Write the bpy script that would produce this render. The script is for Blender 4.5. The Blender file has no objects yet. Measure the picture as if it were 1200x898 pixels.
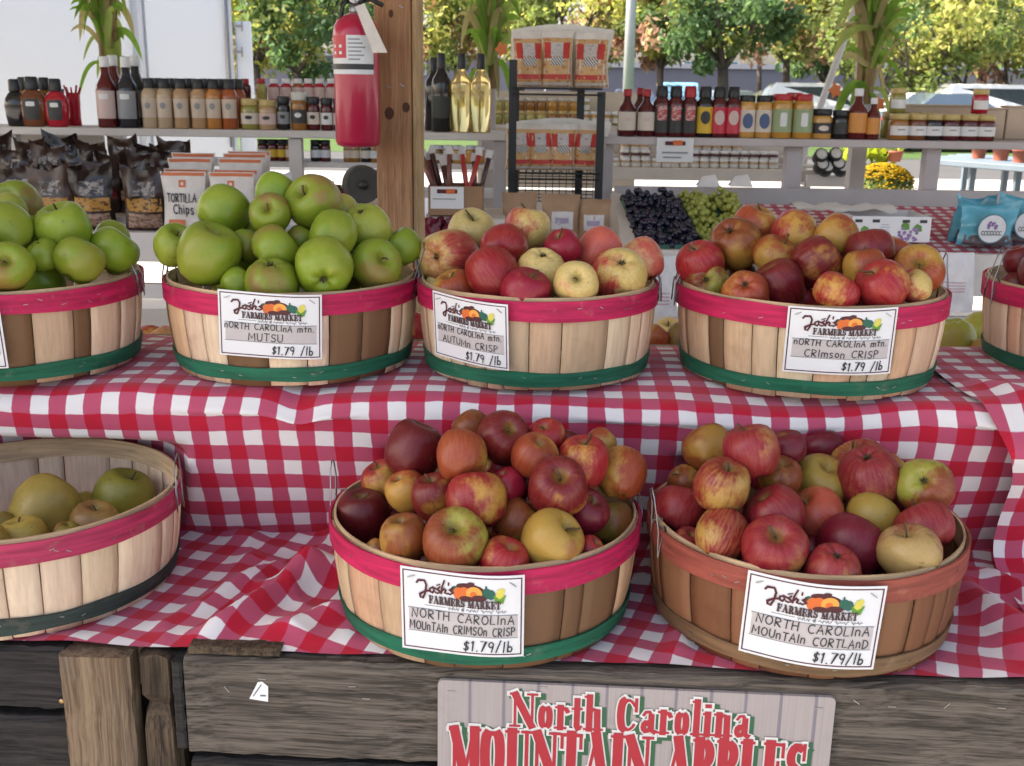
import bpy, math, random
from mathutils import Vector, Matrix, noise as mnoise
rnd = random.Random(11)
PI = math.pi
sc = bpy.context.scene
C = sc.collection

# ------------------------------------------------------------------ camera, world, sun, exposure
FPX, CX, CY = 1290.0, 600.0, 449.0          # focal length and centre in the photo's pixels
PITCH, ROLL, EYE = math.atan(347 / FPX), math.radians(0.76), 1.5
F_ = Vector((0, math.cos(PITCH), -math.sin(PITCH)))
R0 = Vector((1, 0, 0)); U0 = Vector((0, math.sin(PITCH), math.cos(PITCH)))
R_ = R0 * math.cos(ROLL) + U0 * math.sin(ROLL)
U_ = -R0 * math.sin(ROLL) + U0 * math.cos(ROLL)
CAM = Vector((0, 0, EYE))
cam = bpy.data.cameras.new('camera'); co = bpy.data.objects.new('camera', cam); C.objects.link(co)
co.matrix_world = Matrix(((R_.x, U_.x, -F_.x, CAM.x), (R_.y, U_.y, -F_.y, CAM.y), (R_.z, U_.z, -F_.z, CAM.z), (0, 0, 0, 1)))
cam.sensor_fit = 'HORIZONTAL'; cam.sensor_width = 36; cam.lens = 36 * FPX / 1200
cam.clip_start = 0.05; cam.clip_end = 3000
cam.dof.use_dof = True; cam.dof.focus_distance = 1.5; cam.dof.aperture_fstop = 15
sc.camera = co
SUN_EL, SUN_AZ = math.radians(47), math.radians(-88)     # azimuth from +Y (ahead of the camera), minus = to the left
w = bpy.data.worlds.new('World'); sc.world = w; w.use_nodes = True
nt = w.node_tree
sky = nt.nodes.new('ShaderNodeTexSky'); sky.sky_type = 'NISHITA'; sky.sun_disc = False
sky.sun_elevation = SUN_EL; sky.sun_rotation = SUN_AZ; sky.dust_density = 4.0; sky.ozone_density = 0.5; sky.air_density = .85
nt.links.new(sky.outputs[0], nt.nodes['Background'].inputs[0]); nt.nodes['Background'].inputs[1].default_value = 0.15
sun = bpy.data.lights.new('sun', 'SUN'); sun.energy = 5.0; sun.angle = math.radians(0.53); sun.color = (1, .95, .87)
so = bpy.data.objects.new('sun', sun); C.objects.link(so)
sd = Vector((math.sin(SUN_AZ) * math.cos(SUN_EL), math.cos(SUN_AZ) * math.cos(SUN_EL), math.sin(SUN_EL)))
so.rotation_euler = sd.to_track_quat('Z', 'Y').to_euler()
sc.view_settings.view_transform = 'Standard'; sc.view_settings.look = 'None'
sc.view_settings.exposure = 1.75; sc.view_settings.gamma = 1.0; sc.view_settings.use_white_balance = True; sc.view_settings.white_balance_temperature = 7000; sc.view_settings.white_balance_tint = 10; sc.view_settings.use_curve_mapping = False
sc.cycles.use_denoising = True; sc.cycles.max_bounces = 8; sc.cycles.diffuse_bounces = 5; sc.cycles.sample_clamp_indirect = 6

# ------------------------------------------------------------------ pixel helpers (photo pixels -> points at a real depth)
def ray(u, v): return (F_ + R_ * ((u - CX) / FPX) + U_ * ((CY - v) / FPX))
def P(u, v, Y):
    d = ray(u, v); return CAM + d * (Y / d.y)
def PZ(u, v, z):
    d = ray(u, v); return CAM + d * ((z - EYE) / d.z)
def depth(p): return (p - CAM).dot(F_)
def proj(p):
    q = p - CAM; Z = q.dot(F_)
    return CX + FPX * q.dot(R_) / Z, CY - FPX * q.dot(U_) / Z, Z
def lerp(a, b, t): return a + (b - a) * t
def sm(a, b, x):
    t = min(1, max(0, (x - a) / (b - a))); return t * t * (3 - 2 * t)
def nz(x, y=0, z=0): return mnoise.noise(Vector((x, y, z)))
ORD = ['first', 'second', 'third', 'fourth', 'fifth', 'sixth', 'seventh', 'eighth', 'ninth', 'tenth', 'eleventh', 'twelfth', 'thirteenth', 'fourteenth', 'fifteenth', 'sixteenth', 'seventeenth']

# ------------------------------------------------------------------ mesh builder
class MB:
    def __init__(s): s.v = []; s.f = []; s.m = []; s.uv = {}; s.sm = []
    def face(s, idx, m=0, smooth=True): s.f.append(tuple(idx)); s.m.append(m); s.sm.append(smooth)
    def add(s, vs, fs, m=0, smooth=True):
        o = len(s.v); s.v += [tuple(v) for v in vs]
        for f in fs: s.face([i + o for i in f], m, smooth)
    def box(s, c, d, rz=0, m=0, M=None, bev=0.0):
        x, y, z = d[0] / 2, d[1] / 2, d[2] / 2
        b = min(bev, x * .9, y * .9, z * .9)
        if b <= 0:
            vs = [Vector((i * x, j * y, k * z)) for i in (-1, 1) for j in (-1, 1) for k in (-1, 1)]
            fs = [(0, 1, 3, 2), (4, 6, 7, 5), (0, 4, 5, 1), (2, 3, 7, 6), (0, 2, 6, 4), (1, 5, 7, 3)]
        else:
            vs = []; ix = {}
            for i in (-1, 1):
                for j in (-1, 1):
                    for k in (-1, 1):
                        for a in range(3):
                            q = [i * (x - b), j * (y - b), k * (z - b)]; q[a] = (i * x, j * y, k * z)[a]
                            ix[i, j, k, a] = len(vs); vs.append(Vector(q))
            fs = []
            for a in range(3):
                o1, o2 = (a + 1) % 3, (a + 2) % 3
                for sg in (-1, 1):
                    q = []
                    for (p1, p2) in ((-1, -1), (1, -1), (1, 1), (-1, 1)):
                        t = [0, 0, 0]; t[a] = sg; t[o1] = p1; t[o2] = p2; q.append(ix[(*t, a)])
                    fs.append(q if sg > 0 else q[::-1])
                for p1 in (-1, 1):
                    for p2 in (-1, 1):   # edge along a
                        t0 = [0, 0, 0]; t1 = [0, 0, 0]; t0[a] = -1; t1[a] = 1
                        for t in (t0, t1): t[o1] = p1; t[o2] = p2
                        q = [ix[(*t0, o1)], ix[(*t1, o1)], ix[(*t1, o2)], ix[(*t0, o2)]]
                        fs.append(q if p1 * p2 > 0 else q[::-1])
            for i in (-1, 1):
                for j in (-1, 1):
                    for k in (-1, 1):
                        q = [ix[i, j, k, 0], ix[i, j, k, 1], ix[i, j, k, 2]]
                        fs.append(q if i * j * k > 0 else q[::-1])
        if M is None: M = Matrix.Translation(Vector(c)) @ Matrix.Rotation(rz, 4, 'Z')
        s.add([M @ v for v in vs], fs, m, False)
        return s
    def lathe(s, prof, c=(0, 0, 0), seg=20, m=0, sx=1.0, sy=1.0, M=None, cap=True, smooth=True):
        M = M or Matrix.Translation(Vector(c)); vs = []; n = len(prof)
        for (r, z) in prof:
            for i in range(seg):
                a = 2 * PI * i / seg; vs.append(M @ Vector((r * sx * math.cos(a), r * sy * math.sin(a), z)))
        fs = [(j * seg + i, j * seg + (i + 1) % seg, (j + 1) * seg + (i + 1) % seg, (j + 1) * seg + i) for j in range(n - 1) for i in range(seg)]
        if cap:
            fs.append(tuple(range(seg - 1, -1, -1))); fs.append(tuple((n - 1) * seg + i for i in range(seg)))
        s.add(vs, fs, m, smooth); return s
    def tube(s, pts, r, seg=6, m=0, r1=None, smooth=True):
        pts = [Vector(p) for p in pts]; n = len(pts); vs = []; up = Vector((0.13, 0.21, 1)).normalized()
        for i, p in enumerate(pts):
            t = (pts[min(i + 1, n - 1)] - pts[max(i - 1, 0)]).normalized()
            a = t.cross(up)
            if a.length < 1e-3: a = t.cross(Vector((1, 0, 0)))
            a.normalize(); b = t.cross(a)
            rr = r if r1 is None else lerp(r, r1, i / max(1, n - 1))
            for k in range(seg):
                g = 2 * PI * k / seg; vs.append(p + a * (rr * math.cos(g)) + b * (rr * math.sin(g)))
        fs = [(j * seg + i, j * seg + (i + 1) % seg, (j + 1) * seg + (i + 1) % seg, (j + 1) * seg + i) for j in range(n - 1) for i in range(seg)]
        fs.append(tuple(range(seg - 1, -1, -1))); fs.append(tuple((n - 1) * seg + i for i in range(seg)))
        s.add(vs, fs, m, smooth); return s
    def ball(s, c, r, seg=10, rings=7, m=0, sz=1.0):
        prof = [(max(1e-4, r * math.sin(PI * i / rings)), -r * sz * math.cos(PI * i / rings)) for i in range(rings + 1)]
        return s.lathe(prof, c, seg, m)
    def grid(s, nu, nv, fn, m=0, uv=None, smooth=True):
        o = len(s.v)
        for j in range(nv + 1):
            for i in range(nu + 1):
                s.v.append(tuple(fn(i / nu, j / nv)))
                if uv: s.uv[len(s.v) - 1] = uv(i / nu, j / nv)
        for j in range(nv):
            for i in range(nu):
                a = o + j * (nu + 1) + i; s.face((a, a + 1, a + nu + 2, a + nu + 1), m, smooth)
        return s
    def build(s, name, mats, parent=None, origin=None, tint=None):
        me = bpy.data.meshes.new(name)
        O = Vector(origin) if origin is not None else Vector((0, 0, 0))
        if parent is not None and origin is None: O = ORG.get(parent.name, Vector((0, 0, 0)))
        me.from_pydata([(v[0] - O.x, v[1] - O.y, v[2] - O.z) for v in s.v], [], s.f)
        for m in (mats if isinstance(mats, (list, tuple)) else [mats]): me.materials.append(m)
        me.polygons.foreach_set('material_index', s.m); me.polygons.foreach_set('use_smooth', s.sm)
        if s.uv:
            l = me.uv_layers.new(name='UVMap')
            for i, lp in enumerate(me.loops): l.data[i].uv = s.uv.get(lp.vertex_index, (0, 0))
        if tint is not None:
            at = me.color_attributes.new('tint', 'FLOAT_COLOR', 'POINT')
            for i, c in enumerate(tint): at.data[i].color = (*c, 1)
        me.update()
        o = bpy.data.objects.new(name, me); C.objects.link(o)
        if parent is not None: o.parent = parent
        elif origin is not None: o.location = O
        if origin is not None and parent is None: ORG[o.name] = O.copy()
        else: ORG[o.name] = O.copy()
        return o
ORG = {}      # world origin of each unrotated root, so that parts can be given in world coordinates
def empty(name, loc):
    o = bpy.data.objects.new(name, None); C.objects.link(o); o.location = loc; o.empty_display_size = .05; ORG[o.name] = Vector(loc); return o
def tag(o, label=None, cat=None, group=None, kind=None):
    if label: o['label'] = label
    if cat: o['category'] = cat
    if group: o['group'] = group
    if kind: o['kind'] = kind
    return o

# ------------------------------------------------------------------ materials
class NT:
    def __init__(s, name):
        s.m = bpy.data.materials.new(name); s.m.use_nodes = True; s.t = s.m.node_tree; s.b = s.t.nodes['Principled BSDF']
    def n(s, typ, **kw):
        x = s.t.nodes.new('ShaderNode' + typ)
        for k, v in kw.items(): setattr(x, k, v)
        return x
    def l(s, a, b): s.t.links.new(a, b)
    def val(s, x, sock):
        if isinstance(x, (int, float)): sock.default_value = x
        elif isinstance(x, (tuple, list)): sock.default_value = (*x, 1) if len(x) == 3 and len(sock.default_value) == 4 else x
        else: s.l(x, sock)
    def math(s, op, a, b=0.0, c=0.0, clamp=False):
        x = s.n('Math', operation=op, use_clamp=clamp); s.val(a, x.inputs[0]); s.val(b, x.inputs[1]); s.val(c, x.inputs[2]); return x.outputs[0]
    def vmath(s, op, a, b=(0, 0, 0)):
        x = s.n('VectorMath', operation=op); s.val(a, x.inputs[0]); s.val(b, x.inputs[1]); return x
    def mix(s, f, a, b, mode='MIX'):
        x = s.n('Mix', data_type='RGBA', blend_type=mode); s.val(f, x.inputs[0]); s.val(a, x.inputs[6]); s.val(b, x.inputs[7]); return x.outputs[2]
    def noise(s, vec, scale, detail=3, rough=.55):
        x = s.n('TexNoise'); x.inputs['Scale'].default_value = scale; x.inputs['Detail'].default_value = detail; x.inputs['Roughness'].default_value = rough
        if vec is not None: s.l(vec, x.inputs['Vector'])
        return x.outputs[0]
    def step(s, x, a, b):
        m = s.n('MapRange', interpolation_type='SMOOTHSTEP'); s.val(x, m.inputs[0]); s.val(a, m.inputs[1]); s.val(b, m.inputs[2]); return m.outputs[0]
    def obj(s): return s.n('TexCoord').outputs['Object']
    def scl(s, vec, k):
        x = s.n('Mapping'); s.l(vec, x.inputs[0]); x.inputs['Scale'].default_value = k; return x.outputs[0]
    def bump(s, h, strength=.3, dist=.002):
        b = s.n('Bump'); s.val(strength, b.inputs['Strength']); b.inputs['Distance'].default_value = dist; s.l(h, b.inputs['Height']); s.l(b.outputs[0], s.b.inputs['Normal'])
    def out(s, col, rough=.5, spec=.5, metal=0, coat=0):
        s.val(col, s.b.inputs['Base Color']); s.val(rough, s.b.inputs['Roughness']); s.b.inputs['Specular IOR Level'].default_value = spec
        s.b.inputs['Metallic'].default_value = metal; s.b.inputs['Coat Weight'].default_value = coat
        return s.m
_mc = {}
def plain(name, col, rough=.5, var=.12, scale=40, spec=.5, metal=0, bump=0, coat=0, trans=0, alpha=1):
    if name in _mc: return _mc[name]
    n = NT(name); o = n.obj(); f = n.noise(o, scale)
    c = n.mix(f, tuple(x * (1 - var) for x in col), tuple(min(1, x * (1 + var)) for x in col))
    n.out(c, rough, spec, metal, coat)
    if bump: n.bump(f, bump)
    if trans: n.b.inputs['Transmission Weight'].default_value = trans
    if alpha < 1: n.b.inputs['Alpha'].default_value = alpha
    _mc[name] = n.m; return n.m

def wood(name, dark, light, axis='X', scale=1.0, crack=.5, rough=.85, stain=None):
    """weathered timber, grain running along one local axis"""
    n = NT(name); o = n.obj(); r = n.n('ObjectInfo').outputs['Random']
    off = n.vmath('ADD', o, n.vmath('SCALE', (3.1, 7.7, 5.3)).outputs[0])
    sc_ = off.inputs[1].links[0].from_node; n.l(n.math('MULTIPLY', r, 9), sc_.inputs['Scale'])
    k = {'X': (2.6, 105, 105), 'Z': (105, 105, 2.6), 'Y': (105, 2.6, 105)}[axis]; k = tuple(x * scale for x in k)
    warp = n.noise(off.outputs[0], 5, 2)
    v2 = n.vmath('ADD', off.outputs[0]); cmb = n.n('CombineXYZ'); wv = n.math('MULTIPLY', n.math('SUBTRACT', warp, .5), .022)
    for i in range(3):
        if 'XYZ'[i] != axis: n.l(wv, cmb.inputs[i])
    n.l(cmb.outputs[0], v2.inputs[1])
    g1 = n.noise(n.scl(v2.outputs[0], k), 1, 5, .65)
    g2 = n.noise(n.scl(v2.outputs[0], tuple(x * 4 for x in k)), 1, 3, .6)
    bl = n.noise(off.outputs[0], 6, 3)
    g = n.math('ADD', n.math('MULTIPLY', g1, .65), n.math('MULTIPLY', g2, .35))
    c = n.mix(n.step(g, .36, .64), dark, light)
    c = n.mix(n.math('MULTIPLY', n.step(bl, .45, .75), .55), c, stain or tuple(x * .6 for x in dark))
    ck = n.step(g2, .36, .30)
    c = n.mix(n.math('MULTIPLY', ck, crack), c, tuple(x * .25 for x in dark))
    n.out(c, rough, .3); n.bump(g, .8, .004); return n.m

def stave_mat(name, gloss=.6):
    n = NT(name); o = n.obj(); a = n.n('Attribute', attribute_name='tint').outputs['Color']
    g = n.noise(n.scl(o, (220, 220, 9)), 1, 4); b = n.noise(o, 25, 3)
    c = n.mix(n.step(g, .3, .7), n.mix(.22, a, (.2, .1, .05)), a)
    c = n.mix(n.math('MULTIPLY', n.step(b, .55, .8), .25), c, (.33, .2, .12), 'MULTIPLY')
    n.out(c, gloss, .3); n.bump(g, .25, .001); return n.m

def hoop_mat(name, col, worn, w=.3):
    n = NT(name); o = n.obj(); g = n.noise(n.scl(o, (14, 14, 160)), 1, 4); b = n.noise(o, 30, 4, .65)
    c = n.mix(n.step(g, .25, .75), tuple(x * .70 for x in col), tuple(min(1, x * 1.25) for x in col))
    c = n.mix(n.math('MULTIPLY', n.step(b, .56, .74), w), c, worn)
    n.out(c, .62, .3); n.bump(g, .3, .001); return n.m

def gingham(name, period=.0485):
    n = NT(name); uv = n.n('TexCoord').outputs['UV']
    wv = n.noise(uv, 9, 2); sep = n.n('SeparateXYZ'); n.l(uv, sep.inputs[0]); st = []
    for i in (0, 1):
        q = n.math('ADD', sep.outputs[i], n.math('MULTIPLY', n.math('SUBTRACT', n.noise(n.scl(uv, (14 + 9 * i, 23 - 9 * i, 1)), 1, 2), .5), .006))
        t = n.math('PINGPONG', n.math('DIVIDE', q, period), .5)
        st.append(n.step(t, .235, .265))
    both = n.math('MULTIPLY', st[0], st[1]); any_ = n.math('MAXIMUM', st[0], st[1])
    th = n.noise(n.scl(uv, (900, 900, 1)), 1, 2); bl = n.noise(uv, 7, 3)
    white = n.mix(bl, (.66, .63, .62), (.76, .73, .72))
    mid = n.mix(th, (.39, .048, .105), (.51, .095, .165)); red = n.mix(bl, (.40, .004, .022), (.50, .008, .035))
    c = n.mix(both, n.mix(any_, white, mid), red)
    n.out(c, .8, .25); n.bump(th, .12, .0006)
    n.b.inputs['Sheen Weight'].default_value = .15; return n.m

def apple_mat(name, gloss=.33):
    n = NT(name); o = n.obj(); oi = n.n('ObjectInfo'); r = oi.outputs['Random']
    def at(k, out): return n.n('Attribute', attribute_type='OBJECT', attribute_name=k).outputs[out]
    base, blush, cover, streak = at('tone', 'Color'), at('blush', 'Color'), at('cover', 'Fac'), at('streak', 'Fac')
    sep = n.n('SeparateXYZ'); n.l(o, sep.inputs[0]); x, y, z = sep.outputs
    rad = n.math('SQRT', n.math('ADD', n.math('MULTIPLY', x, x), n.math('MULTIPLY', y, y)))
    inv = n.math('DIVIDE', 1.0, n.math('ADD', rad, .06)); cb = n.n('CombineXYZ'); off = n.math('MULTIPLY', r, 40)
    n.l(n.math('ADD', n.math('MULTIPLY', n.math('MULTIPLY', x, inv), 5.5), off), cb.inputs[0])
    n.l(n.math('MULTIPLY', n.math('MULTIPLY', y, inv), 5.5), cb.inputs[1]); n.l(n.math('MULTIPLY', z, 1.1), cb.inputs[2])
    st = n.noise(cb.outputs[0], 1.6, 4, .7)
    ofv = n.n('CombineXYZ'); n.l(off, ofv.inputs[0]); n.l(off, ofv.inputs[2])
    ov = n.vmath('ADD', o); n.l(ofv.outputs[0], ov.inputs[1]); ov = ov.outputs[0]
    big = n.noise(ov, 1.3, 3); fine = n.noise(ov, 9, 4, .65)
    v = n.math('ADD', n.math('MULTIPLY', x, .30), n.math('MULTIPLY', big, 1.1))
    v = n.math('ADD', v, n.math('MULTIPLY', n.math('SUBTRACT', st, .5), n.math('MULTIPLY', streak, .6)))
    v = n.math('ADD', v, n.math('MULTIPLY', n.math('SUBTRACT', fine, .5), .22))
    thr = n.math('SUBTRACT', 1.0, cover)
    lo = n.math('ADD', n.math('MULTIPLY', thr, 1.15), -.22); hi = n.math('ADD', lo, .36)
    mk = n.step(v, lo, hi)
    b2 = n.mix(n.step(fine, .35, .7), base, n.mix(.35, base, (.30, .20, .03)))
    bl2 = n.mix(n.math('MULTIPLY', n.step(st, .35, .70), n.math('ADD', n.math('MULTIPLY', streak, .45), .10)), blush, n.mix(1, blush, (.55, .40, .50), 'MULTIPLY'))
    bl2 = n.mix(n.math('MULTIPLY', n.math('MULTIPLY', n.step(st, .58, .44), streak), .28), bl2, base)
    c = n.mix(mk, b2, bl2)
    # stem end greens or russets, then pale lenticels and the odd bruise
    cav = n.math('MULTIPLY', n.step(rad, .34, .12), n.step(z, 0, .2)); rus = n.step(n.math('ADD', n.noise(cb.outputs[0], 2.6, 3), n.math('MULTIPLY', rad, -.25)), .40, .60)
    c = n.mix(n.math('MULTIPLY', cav, .55), c, n.mix(.5, base, (.22, .22, .02)))
    c = n.mix(n.math('MULTIPLY', n.math('MULTIPLY', n.step(rad, .5, .15), n.step(z, 0, .2)), n.math('MULTIPLY', rus, .75)), c, (.20, .105, .035))
    cavb = n.math('MULTIPLY', n.step(rad, .20, .07), n.step(z, 0, -.2)); c = n.mix(n.math('MULTIPLY', cavb, .7), c, (.10, .07, .02))
    vo = n.n('TexVoronoi'); vo.inputs['Scale'].default_value = 19; n.l(ov, vo.inputs['Vector'])
    dot = n.math('MULTIPLY', n.step(vo.outputs['Distance'], .17, .07), .62); c = n.mix(dot, c, n.mix(.4, c, (.62, .47, .22)))
    br = n.step(n.noise(ov, 3.4, 3), .66, .74); c = n.mix(n.math('MULTIPLY', br, .5), c, (.12, .06, .02))
    n.out(c, n.math('ADD', gloss, n.math('MULTIPLY', fine, .14)), .38, 0, .0); n.bump(fine, .06, .01)
    return n.m
# ------------------------------------------------------------------ lettering made of pen strokes
def arc(cx, cy, rx, ry, a0, a1, n=9):
    return [(cx + rx * math.cos(math.radians(lerp(a0, a1, i / n))), cy + ry * math.sin(math.radians(lerp(a0, a1, i / n)))) for i in range(n + 1)]
# thin hand letters: width, list of polylines in a box 1 high
HAND = {
 'A': (.62, [[(0, 0), (.30, 1), (.60, 0)], [(.1, .38), (.52, .38)]]), 'C': (.6, [arc(.36, .5, .34, .5, 55, 305)]),
 'D': (.6, [[(.04, 0), (.04, 1)], [(0, 1)] + arc(.08, .5, .5, .5, 90, -90)]), 'H': (.6, [[(0, 0), (.02, 1)], [(.54, 0), (.54, 1)], [(0, .5), (.55, .52)]]),
 'I': (.16, [[(.06, 0), (.06, 1)]]), 'L': (.46, [[(.02, 1), (0, 0), (.42, .03)]]), 'M': (.78, [[(0, 0), (.06, 1), (.36, .3), (.66, 1), (.74, 0)]]),
 'N': (.6, [[(0, 0), (.04, 1), (.52, 0), (.56, 1)]]), 'O': (.66, [arc(.32, .5, .31, .5, 90, 450, 14)]), 'P': (.52, [[(.02, 0), (.02, 1)], [(0, 1)] + arc(.14, .74, .34, .26, 90, -90) + [(.02, .46)]]),
 'R': (.56, [[(.02, 0), (.02, 1)], [(0, 1)] + arc(.14, .76, .34, .24, 90, -90) + [(.06, .5), (.52, 0)]]), 'S': (.52, [arc(.28, .74, .22, .25, 30, 240) + arc(.24, .25, .24, .25, 80, -150)]),
 'T': (.56, [[(0, 1), (.56, .98)], [(.28, 1), (.27, 0)]]), 'U': (.58, [[(0, 1)] + arc(.27, .3, .26, .3, 180, 360) + [(.54, 1)]]), 'E': (.5, [[(.46, 1), (0, 1), (0, 0), (.46, 0)], [(0, .52), (.38, .52)]]),
 'F': (.5, [[(.46, 1), (0, 1), (0, 0)], [(0, .52), (.36, .52)]]), 'K': (.56, [[(0, 0), (0, 1)], [(.5, 1), (.02, .45), (.54, 0)]]),
 'm': (.72, [[(0, 0), (0, .66)] + arc(.17, .46, .17, .2, 180, 0, 5) + [(.34, 0)], [(.34, .46)] + arc(.51, .46, .17, .2, 180, 0, 5) + [(.68, 0)]]),
 't': (.42, [[(.2, 0), (.2, .9)], [(0, .64), (.4, .66)]]), 'n': (.44, [[(0, 0), (0, .66)] + arc(.19, .44, .19, .22, 180, 0, 5) + [(.38, 0)]]),
 '$': (.5, [arc(.28, .68, .2, .2, 30, 240) + arc(.22, .30, .2, .2, 80, -150), [(.26, 1), (.22, -.02)]]), '1': (.26, [[(.02, .8), (.14, 1), (.12, 0)]]),
 '7': (.5, [[(0, .98), (.46, 1), (.14, 0)]]), '9': (.5, [arc(.22, .72, .2, .26, 20, 380, 10) + [(.40, .5), (.30, 0)]]), '.': (.16, [[(.05, 0), (.09, .03)]]),
 '/': (.4, [[(0, -.1), (.34, 1.1)]]), 'l': (.18, [[(.08, 1.05), (.06, 0)]]), 'b': (.46, [[(.02, 1.05), (.02, 0)], arc(.2, .26, .19, .26, 180, -180, 10)]), ' ': (.42, []), '_': (.5, [[(0, 0), (.5, .0)]]),
 'p': (.46, [[(.02, .66), (.02, -.3)], arc(.2, .34, .19, .3, 180, -180, 10)]), 's': (.42, [arc(.2, .52, .16, .15, 40, 240, 6) + arc(.18, .17, .17, .17, 80, -140, 6)]),
 'h': (.46, [[(.02, 1.05), (.02, 0)], [(.02, .44)] + arc(.21, .42, .19, .22, 180, 0, 5) + [(.4, 0)]]), 'i': (.18, [[(.06, .62), (.06, 0)], [(.06, .85), (.08, .88)]]), 'c': (.42, [arc(.24, .32, .22, .32, 50, 310)]),
 'o': (.46, [arc(.21, .32, .2, .32, 90, 450, 10)]), 'r': (.36, [[(.02, 0), (.02, .64)], [(.02, .44)] + arc(.2, .44, .17, .2, 170, 40, 4)]), 'a': (.46, [arc(.2, .32, .2, .32, 0, 360, 10), [(.4, .64), (.4, 0)]]), 'e': (.44, [[(.02, .34), (.4, .36)] + arc(.21, .32, .2, .32, 5, 300, 8)]),
}
def stroke(mb, pts, w, mp, off, m=0):
    """one ribbon of width w along 2-D points; mp maps (x, y, off) to the world; w may be a pair (start, end)"""
    n = len(pts)
    if n < 2: return
    L = []; Rr = []
    for i, p in enumerate(pts):
        a = pts[max(0, i - 1)]; b = pts[min(n - 1, i + 1)]
        dx, dy = b[0] - a[0], b[1] - a[1]; l = math.hypot(dx, dy) or 1e-9; dx /= l; dy /= l
        ww = w if not isinstance(w, tuple) else lerp(w[0], w[1], i / (n - 1))
        e = 0
        if i == 0: e = -ww * .4
        if i == n - 1: e = ww * .4
        k = ww / 2
        if 0 < i < n - 1:
            ax, ay = p[0] - a[0], p[1] - a[1]; la = math.hypot(ax, ay) or 1e-9
            c = max(.5, abs((ax * dx + ay * dy) / la)); k /= c
        L.append(mp(p[0] + dx * e - dy * k, p[1] + dy * e + dx * k, off)); Rr.append(mp(p[0] + dx * e + dy * k, p[1] + dy * e - dx * k, off))
    vs = L + Rr; mb.add(vs, [(n + i, n + i + 1, i + 1, i) for i in range(n - 1)], m, False)
def write(mb, text, x, y, h, w, mp, off, m=0, gap=.2, jit=0.0, slant=0.0, xs=1.0):
    k = 0; x0 = x
    for ch in text:
        wd, sts = HAND[ch]
        j = (rnd.random() - .5) * jit
        for s_ in sts:
            stroke(mb, [(x + (px * xs + slant * py) * h, y + (py + j) * h) for px, py in s_], w, mp, off + k * 1e-6, m); k += 1
        x += (wd + gap) * xs * h
    return x - x0
def text_w(text, h, gap=.2, xs=1.0): return sum((HAND[c][0] + gap) * xs * h for c in text)
def poly(mb, pts, mp, off, m=0):
    cx = sum(p[0] for p in pts) / len(pts); cy = sum(p[1] for p in pts) / len(pts); n = len(pts)
    mb.add([mp(cx, cy, off)] + [mp(px, py, off) for px, py in pts], [(0, 1 + i, 1 + (i + 1) % n) for i in range(n)], m, False)

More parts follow.
